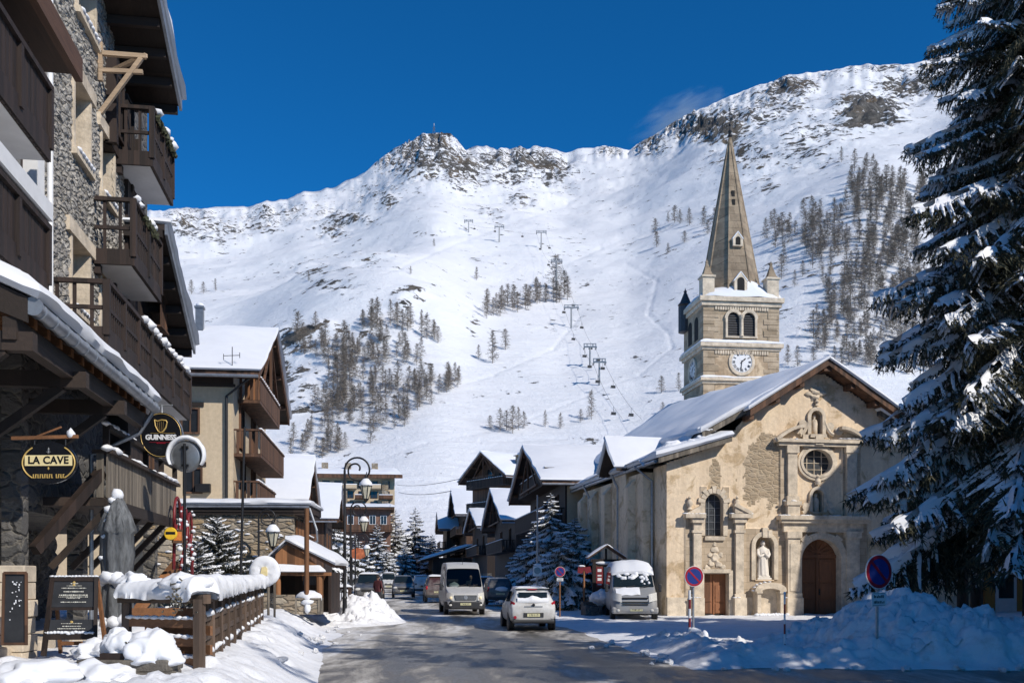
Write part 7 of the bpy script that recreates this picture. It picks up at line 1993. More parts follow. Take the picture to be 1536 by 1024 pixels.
def vehicle(name, label, cat, loc, rz, L, W, st, paintm, wheels, wr=.33, group=None, see=False, ws=None, rw=None, sides=(), bumper='trim_black'):
    """st: stations (y, zlow, zbelt, ztop, wbelt, wtop) from nose (y=0) to tail; nose towards -y.
    ws / rw: station pairs of windscreen and rear window; sides: (y0, y1) glass ranges"""
    t = thing(name, label, cat, loc, rz, group)
    c = L / 2
    rows = []
    for (y, zl, zb, zt, wb, wt) in st:
        h = [(0, zl), (wb * .80, zl), (wb * .96, zl + .10), (wb, zl + (zb - zl) * .45), (wb * .985, zb - .08), (wb * .955, zb), (wt + (wb * .955 - wt) * .10, zb + (zt - zb) * .88), (wt * .97, zt - .005), (wt * .90, zt + .012), (wt * .5, zt + .03), (0, zt + .036)]
        full = [(x, z) for x, z in h] + [(-x, z) for x, z in h[-2:0:-1]]
        rows.append([(x, y - c, z) for x, z in full])
    n = len(rows[0]); vs = [p for r in rows for p in r]; fs = []
    skip = set()
    if see and ws: skip = {(ws[0], k) for k in (7, 8, 9, 10, 11, 12)}
    for i in range(len(rows) - 1):
        for k in range(n):
            if (i, k) in skip: continue
            k2 = (k + 1) % n; fs.append((i * n + k, i * n + k2, (i + 1) * n + k2, (i + 1) * n + k))
    fs.append(tuple(range(n))[::-1]); fs.append(tuple(range((len(rows) - 1) * n, len(rows) * n)))
    m = MB(); m.add(vs, fs); body = part('body', m, M[paintm], t, smooth=True)
    s = body.modifiers.new('sub', 'SUBSURF'); s.levels = 1; s.render_levels = 2
    S = [dict(zip(('y', 'zl', 'zb', 'zt', 'wb', 'wt'), q)) for q in st]
    def end_glass(i, j, nm, sgn, inset=.06, clear=False):
        a, b = S[i], S[j]; P = []
        for k in range(5):
            f = inset + (1 - 2 * inset) * k / 4; row = []
            for q in range(9):
                u = q / 8 * 2 - 1; w = (a['wt'] + (b['wt'] - a['wt']) * f) * .95; bul = .05 * (1 - u * u)
                row.append((u * w, a['y'] + (b['y'] - a['y']) * f - c + sgn * (bul + .012), a['zt'] + (b['zt'] - a['zt']) * f + .028 + .015 * (1 - u * u)))
            P.append(row)
        mm = MB(); mm.grid(P); return part(nm, mm, M['screen' if clear else 'car_glass'], t, smooth=True)
    if ws: 
        w = end_glass(ws[0], ws[1], 'windscreen', -1, clear=see)
        a = S[ws[0]]; mm = MB()
        for sx in (-.35, .3): mm.bar((sx * a['wt'], a['y'] - c - .06, a['zt'] + .05), (sx * a['wt'] + .42 * a['wt'], a['y'] - c - .02, a['zt'] + .13), .025)
        part('wiper', mm, M['trim_black'], w)
    if rw: end_glass(rw[0], rw[1], 'rear_window', 1, .10)
    ys = [q['y'] for q in S]; I = lambda y, k: float(np.interp(y, ys, [q[k] for q in S]))
    for (y0, y1) in sides:
        for sx in (-1, 1):
            P = []
            for k in range(7):
                y = y0 + (y1 - y0) * k / 6; zb, zt, wb, wt = I(y, 'zb'), I(y, 'zt'), I(y, 'wb') * .955, I(y, 'wt'); row = []
                for q in range(4): f = .10 + .66 * q / 3; row.append((sx * (wb + (wt - wb) * f * .95 + .008), y - c, zb + (zt - zb) * f))
                P.append(row)
            mm = MB(); mm.grid(P); part('side_window', mm, M['car_glass'], t, smooth=True)
    for y in wheels:
        for sx in (-1, 1):
            x = sx * (W / 2 - .115); mm = MB(); mm.lathe([(wr * .62, -.10), (wr * .95, -.105), (wr, -.07), (wr, .07), (wr * .95, .105), (wr * .62, .10)], 24, (x, y - c, wr), 'X'); wl = part('wheel', mm, M['rubber'], t, smooth=40)
            mm = MB(); mm.lathe([(0, -.02), (.06, -.05), (wr * .45, -.06), (wr * .60, -.09), (wr * .64, .09), (0, .09)] if sx < 0 else [(0, -.09), (wr * .64, -.09), (wr * .60, .09), (wr * .45, .06), (.06, .05), (0, .02)], 18, (x, y - c, wr), 'X'); part('rim', mm, M['galv'], wl, smooth=40)
            mm = MB(); mm.lathe([(wr * 1.16, -.02), (wr * 1.16, .03)], 20, (sx * (W / 2 - .03), y - c, wr), 'X'); part('wheel_arch', mm, M['trim_black'], t)
    return t, c, I

def plate(t, x, y, z, s=-1, txt=True, w=.52):
    m = MB(); m.box((x, y, z), (w, .02, .11)); p = part('number_plate', m, M['plate'], t)
    m = MB(); rr = random.Random(int(w * 100))
    k = -w / 2 + .07
    while k < w / 2 - .06:
        d = rr.uniform(.025, .05); m.b2((x + k, y + s * .0105, z - .035), (x + k + d * .35, y + s * .0125, z + .035)); m.b2((x + k, y + s * .0105, z - .035 if rr.random() < .5 else z + .022), (x + k + d * .8, y + s * .0126, z - .022 if rr.random() < .2 else z + .035)) if rr.random() < .5 else None; k += d + .02
    part('plate_marks', m, M['plate_ink'], p)
def blob(t, name, c, s, m, bev=None, ico=False, sub=2):
    mb = MB()
    if ico: mb.ico(c, 1, s, 0, 1, 3)
    else: mb.box(c, s)
    return part(name, mb, M[m], t, smooth=ico, bevel=bev or 0)
def mirrors(t, x, y, z, s=(.12, .10, .20), m='trim_black'):
    for k in (-1, 1): blob(t, 'mirror', (k * x, y, z), s, m, .04)

def person(name, label, loc, rz=0.0, h=1.72, jacket=(.2, .02, .03), trousers=(.02, .02, .03), seated=False, hair=(.03, .02, .015), bust=False):
    """one skinned body grown from a joint skeleton, with clothing colours by height"""
    k = h / 1.75
    J = {'pelvis': (0, 0, .95), 'belly': (0, -.01, 1.10), 'chest': (0, 0, 1.33), 'neck0': (0, 0, 1.47), 'neck': (0, -.01, 1.53)}
    E = [('pelvis', 'belly'), ('belly', 'chest'), ('chest', 'neck0'), ('neck0', 'neck')]; R = {'pelvis': (.17, .13), 'belly': (.165, .125), 'chest': (.19, .13), 'neck0': (.085, .075), 'neck': (.055, .06)}
    for s, n in ((-1, 'L'), (1, 'R')):
        J.update({'sh' + n: (s * .19, 0, 1.43), 'el' + n: (s * .27, .02, 1.15), 'wr' + n: (s * .25, -.10, .93)}); R.update({'sh' + n: (.075, .075), 'el' + n: (.055, .055), 'wr' + n: (.035, .04)}); E += [('chest', 'sh' + n), ('sh' + n, 'el' + n), ('el' + n, 'wr' + n)]
        if not bust: J.update({'hip' + n: (s * .10, 0, .86), 'kn' + n: (s * .12, -.03 - .05 * s, .49), 'an' + n: (s * .12, .03, .09), 'to' + n: (s * .14, -.15, .04)}); R.update({'hip' + n: (.105, .11), 'kn' + n: (.07, .075), 'an' + n: (.05, .055), 'to' + n: (.045, .04)}); E += [('pelvis', 'hip' + n), ('hip' + n, 'kn' + n), ('kn' + n, 'an' + n), ('an' + n, 'to' + n)]
    if bust:
        for s, n in ((-1, 'L'), (1, 'R')): J['el' + n] = (s * .27, -.12, 1.14); J['wr' + n] = (s * .16, -.36, 1.22)
    t = thing(name, label, 'person', loc, rz)
    names = list(J); me = bpy.data.meshes.new('body'); me.from_pydata([Vector(J[n]) * k for n in names], [(names.index(a), names.index(b)) for a, b in E], [])
    m, N, L, b = nodes('clothing'); tc = N.new('ShaderNodeTexCoord'); sp = N.new('ShaderNodeSeparateXYZ'); L.new(tc.outputs['Object'], sp.inputs[0])
    c = ramp(N, L, mathn(N, L, 'MULTIPLY', sp.outputs[2], 1 / (1.75 * k)), [(.07, (.02, .018, .016)), (.0701, trousers), (.50, trousers), (.501, jacket), (.86, jacket), (.861, (.45, .28, .20))]); [r for r in N if r.type == 'VALTORGB'][0].color_ramp.interpolation = 'CONSTANT'
    L.new(c, b.inputs['Base Color']); b.inputs['Roughness'].default_value = .8; me.materials.append(m)
    o = link('body', me, t); sk = o.modifiers.new('skin', 'SKIN'); sk.use_smooth_shade = True
    for i, n in enumerate(names): me.skin_vertices[0].data[i].radius = tuple(r * k for r in R[n])
    me.skin_vertices[0].data[0].use_root = True
    sb = o.modifiers.new('sub', 'SUBSURF'); sb.levels = 1; sb.render_levels = 2
    skin = mat('skin', (.45, .27, .19), .55, var=.1)
    mb = MB(); z = 1.64 * k; mb.ico((0, -.01, z), .098 * k, (.80, 1.0, 1.22), .03, 2, 3); mb.ico((0, -.105 * k, z - .01), .016 * k, (.8, 1.1, 1.5), 0, 1, 1); mb.box((0, -.098 * k, z - .055 * k), (.045 * k, .012, .010))
    for s in (-1, 1): mb.ico((s * .08 * k, .01, z), .022 * k, (.5, 1, 1.4), 0, 1, 1)
    hd = part('head', mb, skin, t, smooth=True)
    mb = MB()
    for s in (-1, 1): mb.ico((s * .032 * k, -.088 * k, z + .018 * k), .012 * k, (1.2, .6, .8), 0, 1, 1)
    part('eye', mb, M['iron'], hd)
    mb = MB(); mb.ico((0, .012, z + .035 * k), .108 * k, (.84, 1.0, 1.0), .05, 3, 3); mb.v = [(x, y if y > -.055 else -.055 + (y + .055) * .3, q) for x, y, q in mb.v]; part('hair', mb, mat('hair', hair, .8), t, smooth=True)
    for s, n in ((-1, 'L'), (1, 'R')):
        w = Vector(J['wr' + n]) * k; mb = MB(); d = Vector((0, -.25, -1)).normalized() if not bust else Vector((-s * .3, -.5, .5)).normalized()
        mb.bar(w, w + d * .085 * k, .03 * k, .075 * k, up=(1, 0, 0))
        for f in range(4):
            b0 = w + d * .08 * k + Vector((0, (f - 1.5) * .018 * k, 0)); q = b0 + d * (.04, .046, .044, .034)[f] * k; mb.tube([b0, q, q + (d + Vector((-s * .5, 0, 0))).normalized() * .03 * k], .008 * k, 6)
        b0 = w + d * .03 * k + Vector((0, -.035 * k, 0)); mb.tube([b0, b0 + (d + Vector((0, -.7, 0))).normalized() * .04 * k, b0 + (d * 1.4 + Vector((0, -.6, 0))).normalized() * .065 * k], .009 * k, 6)
        part('hand', mb, skin, t, smooth=40)
    return t

def vehicles():
    # --- silver van driving towards the camera
    Y = 48.4; x = xat(686.5, Y)
    st = [(0, .42, .75, .92, .72, .62), (.05, .34, .82, 1.02, .86, .74), (.22, .30, .95, 1.12, .955, .82), (.72, .30, 1.12, 1.30, .99, .90), (.80, .30, 1.15, 1.36, 1.0, .92), (1.60, .30, 1.22, 2.26, 1.0, .84), (1.72, .30, 1.22, 2.36, 1.0, .84), (2.1, .30, 1.24, 2.56, 1.0, .85), (2.6, .30, 1.24, 2.60, 1.0, .86), (5.6, .30, 1.24, 2.60, 1.0, .86), (5.88, .34, 1.2, 2.5, .97, .77), (5.92, .45, 1.1, 2.3, .9, .7)]
    t, c, I = vehicle('delivery_van', 'silver high-roofed van with black bumper driving towards the camera on the icy road', 'van', (x, Y + 2.9, gz(Y)), A7 + .01, 5.92, 2.0, st, 'silver', (1.05, 4.75), .34, see=True, ws=(4, 5), sides=((1.75, 2.75),))
    yf = -c
    m = MB(); m.prism([(-1.0, yf + .75, .29), (-.99, yf + .22, .29), (-.72, yf - .04, .29), (.72, yf - .04, .29), (.99, yf + .22, .29), (1.0, yf + .75, .29)], (0, 0, .40)); o = part('bumper', m, M['trim_black'], t, bevel=.07)
    m = MB(); m.b2((-.5, yf - .055, .31), (.5, yf + .1, .40)); part('air_intake', m, M['rubber'], o, bevel=.03)
    m = MB(); m.pxz([(-.50, .74), (.50, .74), (.56, .98), (-.56, .98)], yf - .03, yf + .14); g = part('grille', m, M['rubber'], t, bevel=.03)
    m = MB()
    for k in range(4): m.b2((-.49 - k * .015, yf - .045, .765 + k * .055), (.49 + k * .015, yf - .025, .785 + k * .055))
    m.lathe([(.075, -.01), (.095, -.01), (.095, .01)], 20, (0, yf - .05, .87), 'Y')
    for k in range(3): a = PI / 2 + k * 2 * PI / 3; m.bar((0, yf - .055, .87), (.08 * math.cos(a), yf - .055, .87 + .08 * math.sin(a)), .018, .01, up=(0, 1, 0))
    part('grille_bar', m, M['galv'], g)
    for s in (-1, 1):
        m = MB(); m.grid([[(s * (.58 + .34 * u), yf - .07 + .25 * u * u + .10 * v, .72 + .34 * v + .06 * u) for v in (0, .33, .66, 1)] for u in (0, .25, .5, .75, 1)]); h = part('headlight', m, M['lens'], t, smooth=True)
        m = MB(); m.ico((s * .72, yf - .06, .86), .07, (1, .4, 1), 0, 1, 2); part('bulb', m, mat('lit_headlamp', (.9, .75, .5), .3, emit=((1, .72, .38), .30)), h, smooth=True)
        blob(t, 'fog_lamp', (s * .74, yf - .03, .5), (.07, .03, .05), 'lens', ico=True)
        m = MB(); m.b2((s * .35 - .17, yf + .72, 1.325), (s * .35 + .17, yf + .78, 1.345)); part('air_vent', m, M['rubber'], t)
    plate(t, 0, yf - .055, .55); mirrors(t, 1.13, yf + 1.15, 1.38, (.14, .12, .34))
    m = MB(); m.tube([(.0, yf + 1.9, 2.49), (.0, yf + 1.85, 2.9)], .01, 5); m.ico((0, yf + 1.5, 2.2), .03, sub=1); part('aerial', m, M['iron'], t)
    m = MB(); m.b2((-.8, yf + .95, 1.0), (.8, yf + 1.3, 1.3)); m.b2((-.75, yf + 2.1, .8), (-.2, yf + 2.3, 1.75)); m.b2((.2, yf + 2.1, .8), (.75, yf + 2.3, 1.75)); m.b2((-.9, yf + 2.6, .5), (.9, yf + 2.62, 2.4)); part('cab_interior', m, M['rubber'], t)
    m = MB(); m.ico((-.48, yf + 1.1, 1.42), .24, (1.1, .4, .8), .2, 2, 2); part('papers', m, M['white'], t, smooth=True)
    d = Vector((.42, yf + 1.95, .24)); R_ = Matrix.Rotation(A7 + .01, 3, 'Z') @ d
    person('person', 'driver in a dark jacket seated behind the windscreen of the silver van', Vector((x, Y + 2.9, gz(Y))) + R_, A7, 1.70, (.03, .035, .04), bust=True)

    # --- small snowy white hatchback seen from behind
    Y = 35.6; x = xat(791.5, Y)
    st = [(0, .40, .58, .66, .60, .5), (.06, .32, .66, .74, .76, .64), (.9, .28, .92, .98, .85, .70), (1.1, .27, .95, 1.02, .85, .68), (1.75, .26, .97, 1.46, .86, .60), (2.2, .26, .98, 1.56, .86, .60), (3.3, .26, 1.0, 1.55, .86, .59), (3.72, .28, 1.02, 1.46, .855, .58), (4.0, .32, 1.0, 1.05, .82, .62), (4.10, .36, .84, .90, .78, .62), (4.14, .42, .70, .75, .70, .55)]
    t, c, I = vehicle('hatchback', 'small white hatchback crusted with snow driving away, nearest car on the road', 'car', (x, Y + 2.07, gz(Y)), A7 - .02 + PI, 4.14, 1.72, st, 'grime_white', (.82, 3.40), .31, ws=(3, 4), sides=((1.9, 3.0), (3.05, 3.5)))
    yr = c
    m = MB(); P = [[(u * .52, yr - .31 + .06 * (1 - u * u) + .16 * (1 - v), 1.13 + .26 * v) for v in (0, .5, 1)] for u in np.linspace(-1, 1, 9)]
    m.grid(P); w = part('rear_window', m, M['car_glass'], t, smooth=True)
    m = MB(); P = []
    for k in range(25):
        u = k / 24 * 2 - 1; top = 1.17 + .10 * math.exp(-(u / .35) ** 2) + .04 * abs(u) ** 3 + .02 * mn.noise(Vector((u * 5, 0, 0))); P.append([(u * .58, yr - .12 + .05 * (1 - u * u), 1.02), (u * .57, yr - .10 + .05 * (1 - u * u), 1.08), (u * .56, yr - .15 + .05 * (1 - u * u), top), (u * .56, yr - .2 + .05 * (1 - u * u), top - .01)])
    m.grid(P); part('window_snow', m, M['snow'], w, smooth=True)
    m = MB(); m.b2((-.76, yr - .14, .28), (.76, yr + .02, .42)); part('bumper', m, M['trim_black'], t, bevel=.05)
    m = MB(); m.b2((-.62, yr - .75, 1.515), (.62, yr - .40, 1.55)); part('spoiler', m, M['grime_white'], t, bevel=.03)
    m = MB(); m.b2((-.17, yr - .42, 1.475), (.17, yr - .385, 1.51)); part('brake_light', m, M['red_lens'], t)
    for s in (-1, 1):
        m = MB(); m.grid([[(s * (.66 + .15 * u), yr - .03 - .16 * u * u - .08 * v, .80 + .30 * v - .08 * (1 - u)) for v in (0, .5, 1)] for u in (0, .33, .66, 1)]); part('tail_light', m, M['red_lens'], t, smooth=True)
        m = MB(); m.lathe([(0, .01), (.05, .01), (.06, 0)], 12, (s * .66, yr - .02, .50), 'Y'); part('reflector', m, M['red_lens' if s > 0 else 'grime_white'], t)
    m = MB(); m.b2((-.33, yr - .055, .865), (.33, yr - .01, .895)); part('tailgate_strip', m, M['grey_metal'], t)
    m = MB(); m.b2((-.36, yr - .01, .50), (.36, yr + .012, .66)); part('plate_recess', m, M['trim_black'], t); plate(t, 0, yr + .018, .58, 1, w=.46)
    m = MB(); m.lathe([(0, .01), (.05, .008), (.055, 0)], 14, (0, yr + .0, .94), 'Y'); m.bar((0, yr - .08, 1.04), (.22, yr - .11, 1.10), .02); part('badge', m, M['iron'], t)
    mirrors(t, .93, -.55, 1.0, (.16, .10, .12), 'grime_white'); m = MB(); m.tube([(.0, yr - .9, 1.55), (.0, yr - .7, 1.78)], .008, 5); part('aerial', m, M['iron'], t)
    snow_on(t, (-.52, -.6, 1.55), (.52, -.6, 1.55), (.52, yr - .5, 1.55), (-.52, yr - .5, 1.55), .05, 16, 16, 3, m='snow')

    # --- dark camper van under thick snow beside the church
    Y = 42.6; x = xat(953, Y); rz = -.04
    st = [(0, .42, .70, .86, .70, .62), (.06, .33, .76, .98, .90, .78), (.30, .30, .92, 1.10, .98, .84), (.78, .30, 1.12, 1.32, 1.02, .92), (.86, .30, 1.15, 1.38, 1.03, .93), (1.66, .30, 1.22, 2.12, 1.04, .86), (1.78, .30, 1.22, 2.2, 1.04, .86), (2.1, .30, 1.24, 2.34, 1.04, .87), (2.7, .30, 1.24, 2.38, 1.04, .88), (5.7, .30, 1.24, 2.38, 1.04, .88), (5.95, .34, 1.2, 2.3, 1.0, .82), (5.99, .45, 1.1, 2.1, .95, .75)]
    t, c, I = vehicle('camper_van', 'grey van parked beside the church wall, thick snow slab on its roof', 'van', (x + .12, Y + 3, gz(Y) + .02), rz, 5.99, 2.05, st, 'grey_paint', (1.0, 4.9), .34, ws=(4, 5), sides=((1.9, 2.7), (2.85, 4.0), (4.1, 5.4)))
    yf = -c
    m = MB(); m.b2((-1.0, yf + .04, .30), (1.0, yf + .5, .60)); part('bumper', m, M['grey_paint'], t, bevel=.08)
    m = MB()
    for z in (.70, .80, .98): m.b2((-.55, yf - .03, z - .03), (.55, yf + .1, z + .025))
    part('grille', m, M['rubber'], t, bevel=.01)
    for s in (-1, 1):
        m = MB(); m.grid([[(s * (.58 + .37 * u), yf - .06 + .28 * u * u + .17 * v, .80 + .34 * v + .08 * u) for v in (0, .33, .66, 1)] for u in (0, .25, .5, .75, 1)]); part('headlight', m, M['lens'], t, smooth=True)
        blob(t, 'fog_lamp', (s * .72, yf + .03, .45), (.07, .03, .06), 'lens', ico=True)
    plate(t, .05, yf + .02, .47); mirrors(t, 1.17, yf + 1.1, 1.40, (.14, .14, .36))
    P = []
    for i in range(16):
        row = []
        for j in range(15):
            u = j / 14 * 2 - 1; f = i / 15; y = yf + 1.45 + f * 4.4; z0 = float(np.interp(y - yf, [1.2, 1.66, 2.0, 2.7, 6], [1.85, 2.14, 2.33, 2.40, 2.40])); k = .30 * (1 - abs(u) ** 3) ** .5 * (1 + .2 * mn.noise(Vector((u * 2, y, 3)))) * (.55 + .45 * min(1, i / 3))
            row.append((u * .93, y + (.10 * mn.noise(Vector((u * 7, 1, 0))) if i == 0 else 0), z0 - .05 + k))
        P.append(row)
    m = MB(); m.grid(P); bt = [[(p[0], p[1], p[2] * 0 + float(np.interp(p[1] - yf, [1.2, 1.66, 2.0, 2.7, 6], [1.80, 2.10, 2.28, 2.34, 2.34]))) for p in r] for r in P]; m.grid([P[0], bt[0]]); m.grid([P[-1], bt[-1]])
    part('roof_snow', m, M['snow_roof'], t, smooth=True)
    m = MB(); rr = random.Random(4); m.grid([[(u * .8, yf + .22 + .6 * v, 1.06 + .32 * v ** .7 + .05 * (1 - u * u) + .04 * mn.noise(Vector((u * 3, v * 3, 0)))) for v in (0, .25, .5, .75, 1)] for u in np.linspace(-1, .3, 10)])
    for k in range(22): u = rr.uniform(-.7, .7); f = rr.uniform(.5, .95); m.ico((u, yf + .86 + .8 * f - .06, 1.40 + .74 * f), .11, (1.1, .5, .9), .5, k, 2)
    for k in range(8): m.ico((rr.uniform(.35, .75), yf + .98 + k * .03, 1.50 + k * .05), .08, (1, .5, 1), .5, k, 1)
    part('screen_snow', m, M['snow'], t, smooth=True)

    # --- cars further down the street
    hat = [(0, .40, .60, .72, .60, .5), (.06, .32, .70, .82, .78, .66), (.9, .28, .94, 1.02, .88, .72), (1.1, .27, .97, 1.06, .88, .70), (1.85, .26, 1.0, 1.56, .89, .62), (2.3, .26, 1.0, 1.64, .89, .63), (3.6, .26, 1.02, 1.62, .89, .62), (4.0, .28, 1.02, 1.5, .88, .60), (4.3, .32, 1.0, 1.1, .84, .62), (4.40, .38, .84, .92, .8, .6)]
    def car(name, label, px, Y, front, pm, zx=0.0, snow=.0, H=1.0, cat='car', lens='lens'):
        x = xat(px, Y); s = [(y, zl, zb * (1 + (H - 1) * .4), zt * H if zt > 1.2 else zt * (1 + (H - 1) * .4), wb, wt) for (y, zl, zb, zt, wb, wt) in hat]
        t, c, I = vehicle(name, label, cat, (x, Y + 2.2, gz(Y) + zx), A7 + (0 if front else PI), 4.40, 1.78, s, pm, (.85, 3.6), .32, ws=(3, 4), rw=(8, 7) if False else None, sides=((2.0, 3.1), (3.2, 3.8)))
        m = MB(); P = [[(u * .56, c - .14 - .34 * v + .05 * (1 - u * u), 1.10 * H + .36 * v * H) for v in (0, .5, 1)] for u in np.linspace(-1, 1, 9)]; m.grid(P); part('rear_window', m, M['car_glass'], t, smooth=True)
        yf = -c
        for s in (-1, 1):
            blob(t, 'headlight', (s * .62, yf + .10, .76), (.17, .10, .09), lens, ico=True); blob(t, 'tail_light', (s * .74, c - .10, .92), (.09, .08, .16), 'red_lens', ico=True)
        m = MB(); m.b2((-.42, yf - .015, .62), (.42, yf + .1, .76)); part('grille', m, M['rubber'], t, bevel=.02); m = MB(); m.b2((-.80, yf + .02, .28), (.80, yf + .3, .50)); m.b2((-.78, c - .3, .30), (.78, c, .50)); part('bumper', m, M['trim_black'], t, bevel=.05)
        plate(t, 0, yf + .0, .52); plate(t, 0, c + .0, .66, 1); mirrors(t, .98, -.75, 1.03, (.18, .10, .13), pm)
        if snow: snow_on(t, (-.55, -.3, 1.63 * H), (.55, -.3, 1.63 * H), (.55, c - .5, 1.61 * H), (-.55, c - .5, 1.61 * H), snow, 10, 12, px, m='snow')
        return t, c
    car('parked_car', 'dark grey people carrier coming up the street behind the silver van', 600, 76, True, 'dark_grey', .12, 0, 1.04)
    t, c = car('parked_car', 'white car with snowy tailgate seen from behind, far up the street', 628.5, 88, False, 'grime_white', .1, .06, 1.02)
    car('parked_car', 'pale van-like car far up the street behind the dark grey people carrier', 579, 100, True, 'grime_white', .1, .10, 1.15, 'van')
    t, c = car('parked_car', 'dark car parked on the right by the shaded firs with snow on its boot', 744, 60, False, 'dark_paint', .12, 0, 1.0)
    m = MB(); m.ico((-.05, c - .05, .95), .36, (1.1, .35, .42), .3, 3, 3); m.ico((.05, c - .28, 1.22), .10, (1.3, .4, .8), .4, 3, 2); part('boot_snow', m, M['snow'], t, smooth=True)
    car('parked_car', 'dark reddish car parked half hidden behind the left side of the silver van', 651, 66, False, 'maroon', .1, .12, 1.05)
    car('parked_car', 'white-roofed car parked behind the snow heap at the lamp post', 546, 57, True, 'dark_paint', .35, .12, 1.0)
    car('parked_car', 'dark parked car mostly hidden between the silver van and the shaded firs', 724, 68, False, 'dark_paint', .1, .10, 1.0)
vehicles()
person('person', 'person in a dark red jacket walking beside the snow heap near the lamp post', (xat(567, 52.5), 52.5, .35), 2.6, 1.74, (.075, .014, .018), (.02, .022, .03))

# ---------------------------------------------------------------- lamps, signs, posts
def street_lamp(label, px, Y, zb, ztop, r, drop, side=1, pr=.06, group='black scroll street lamps'):
    t = thing('street_lamp', label, 'street lamp', (xat(px, Y), Y, zb), 0, group); H = ztop - zb - r
    m = MB(); m.lathe([(pr * 2.4, 0), (pr * 2.4, .1), (pr * 1.7, .2), (pr * 1.5, .7), (pr * 1.9, .76), (pr * 1.2, .85), (pr * 1.05, H * .5), (pr * 1.4, H * .5 + .05), (pr, H * .5 + .12), (pr * .8, H)], 12); part('pole', m, M['iron'], t, smooth=40)
    m = MB(); P = [(side * (r - r * math.cos(a)), 0, H + r * math.sin(a)) for a in np.linspace(0, PI * 1.08, 16)]
    n = 26
    for k in range(n):
        a = PI * 1.08 + k / n * 2.1 * PI; q = r * (1 - .72 * (k + 1) / n); cx = r + (r - q) * -.15; P.append((side * (cx - q * math.cos(a)), 0, H - r * .05 + q * math.sin(a) + r * .10 * k / n))
    m.tube(P, [pr * .62] * len(P), 8); e = side * r * 1.62
    m.tube([(side * r * 1.78, 0, H - r * .15), (side * r * 1.70, 0, H - drop * .5)], pr * .35, 6); m.lathe([(.0, .12), (.05, .06), (.05, 0), (.12, -.06)], 8, (side * r * 1.70, 0, H - drop * .5)); part('scroll_arm', m, M['iron'], t, smooth=50)
    L = side * r * 1.70; z = H - drop * .5 - .06; g = .26
    m = MB(); m.lathe([(.05, 0), (.12, -.05), (g, -.26), (g * 1.05, -.30), (g * .92, -.30)], 6, (L, 0, z), cap=False); m.lathe([(.10, -.82), (.07, -.90), (.0, -.98)], 6, (L, 0, z)); 
    for k in range(6): a = k * PI / 3; m.bar((L + g * .92 * math.cos(a), g * .92 * math.sin(a), z - .30), (L + .11 * math.cos(a), .11 * math.sin(a), z - .82), .022)
    lt = part('lantern', m, M['iron'], t)
    m = MB(); m.lathe([(g * .88, -.30), (.10, -.81)], 6, (L, 0, z)); part('lantern_glass', m, M['lamp_glass'], lt)
    m = MB(); m.lathe([(.0, .03), (.10, .0), (g * .9, -.16), (g * 1.08, -.27), (g * 1.0, -.30)], 10, (L, 0, z)); part('snow', m, M['snow'], lt, smooth=True)
    return t
street_lamp('tall black scroll lamp post in the foreground standing in the heap of snow', 517, 40, .40, zat(686, 40), .50, .55)
street_lamp('second black scroll lamp post just behind the tallest one', 526, 54, .45, zat(752, 54), .42, .62)
street_lamp('third and smallest black scroll lamp post on the left of the street', 533, 74, .5, zat(800, 74), .5, .5)
street_lamp('black scroll lamp in front of the rubble stone annexe', 388, 37.2, .8, zat(764, 37.2), .31, .35, pr=.045)
t = thing('hanging_shop_sign', 'small orange round shop sign hanging past the lamp posts', 'sign', at(537, 830, 80), 0)
m = MB(); m.lathe([(0, -.06), (.62, -.06), (.66, 0), (.62, .06), (0, .06)], 24, (0, 0, 0), 'Y'); m.v = [(x, y, z * .7) for x, y, z in m.v]; part('disc', m, mat('orange_sign', (.45, .13, .05), .5, var=.5, scale=4), t)
m = MB(); m.tube([(-.5, .2, -3.4), (-.5, .2, 1.3), (.1, 0, 1.3), (0, 0, .4)], .05, 6); part('bracket', m, M['iron'], t)
t = thing('thin_pole', 'thin dark pole leaning in front of the stone annexe wall', 'pole', (xat(359, 30), 30, .7), 0)
m = MB(); m.tube([(0, 0, -.2), (xat(367, 30) - xat(359, 30), 0, zat(640, 30) - .7)], [.05, .035], 8); part('shaft', m, M['iron'], t)
t = thing('tall_mast', 'thin tall grey mast with a white square camera box behind the white hatchback', 'mast', (xat(806, 41), 41, .1), 0)
m = MB(); m.tube([(0, 0, 0), (0, 0, 1.2), (0, 0, zat(742, 41) - .1)], [.06, .05, .03], 8); part('pole', m, M['galv'], t)
z = zat(856, 41) - .1; m = MB(); m.b2((-.18, -.10, z - .22), (.18, .05, z + .22)); b = part('box', m, M['white'], t, bevel=.03); m = MB(); m.lathe([(0, -.02), (.13, -.02), (.14, .01)], 20, (0, -.11, z + .02), 'Y'); part('dial', m, M['grey_metal'], b)
m = MB(); m.ico((0, 0, .95 + .15), .18, (1, 1, 1.0), .2, 1, 2); m.ico((0, 0, z + .26), .12, (1.4, .9, .5), .2, 1, 2); part('snow', m, M['snow'], t, smooth=True)

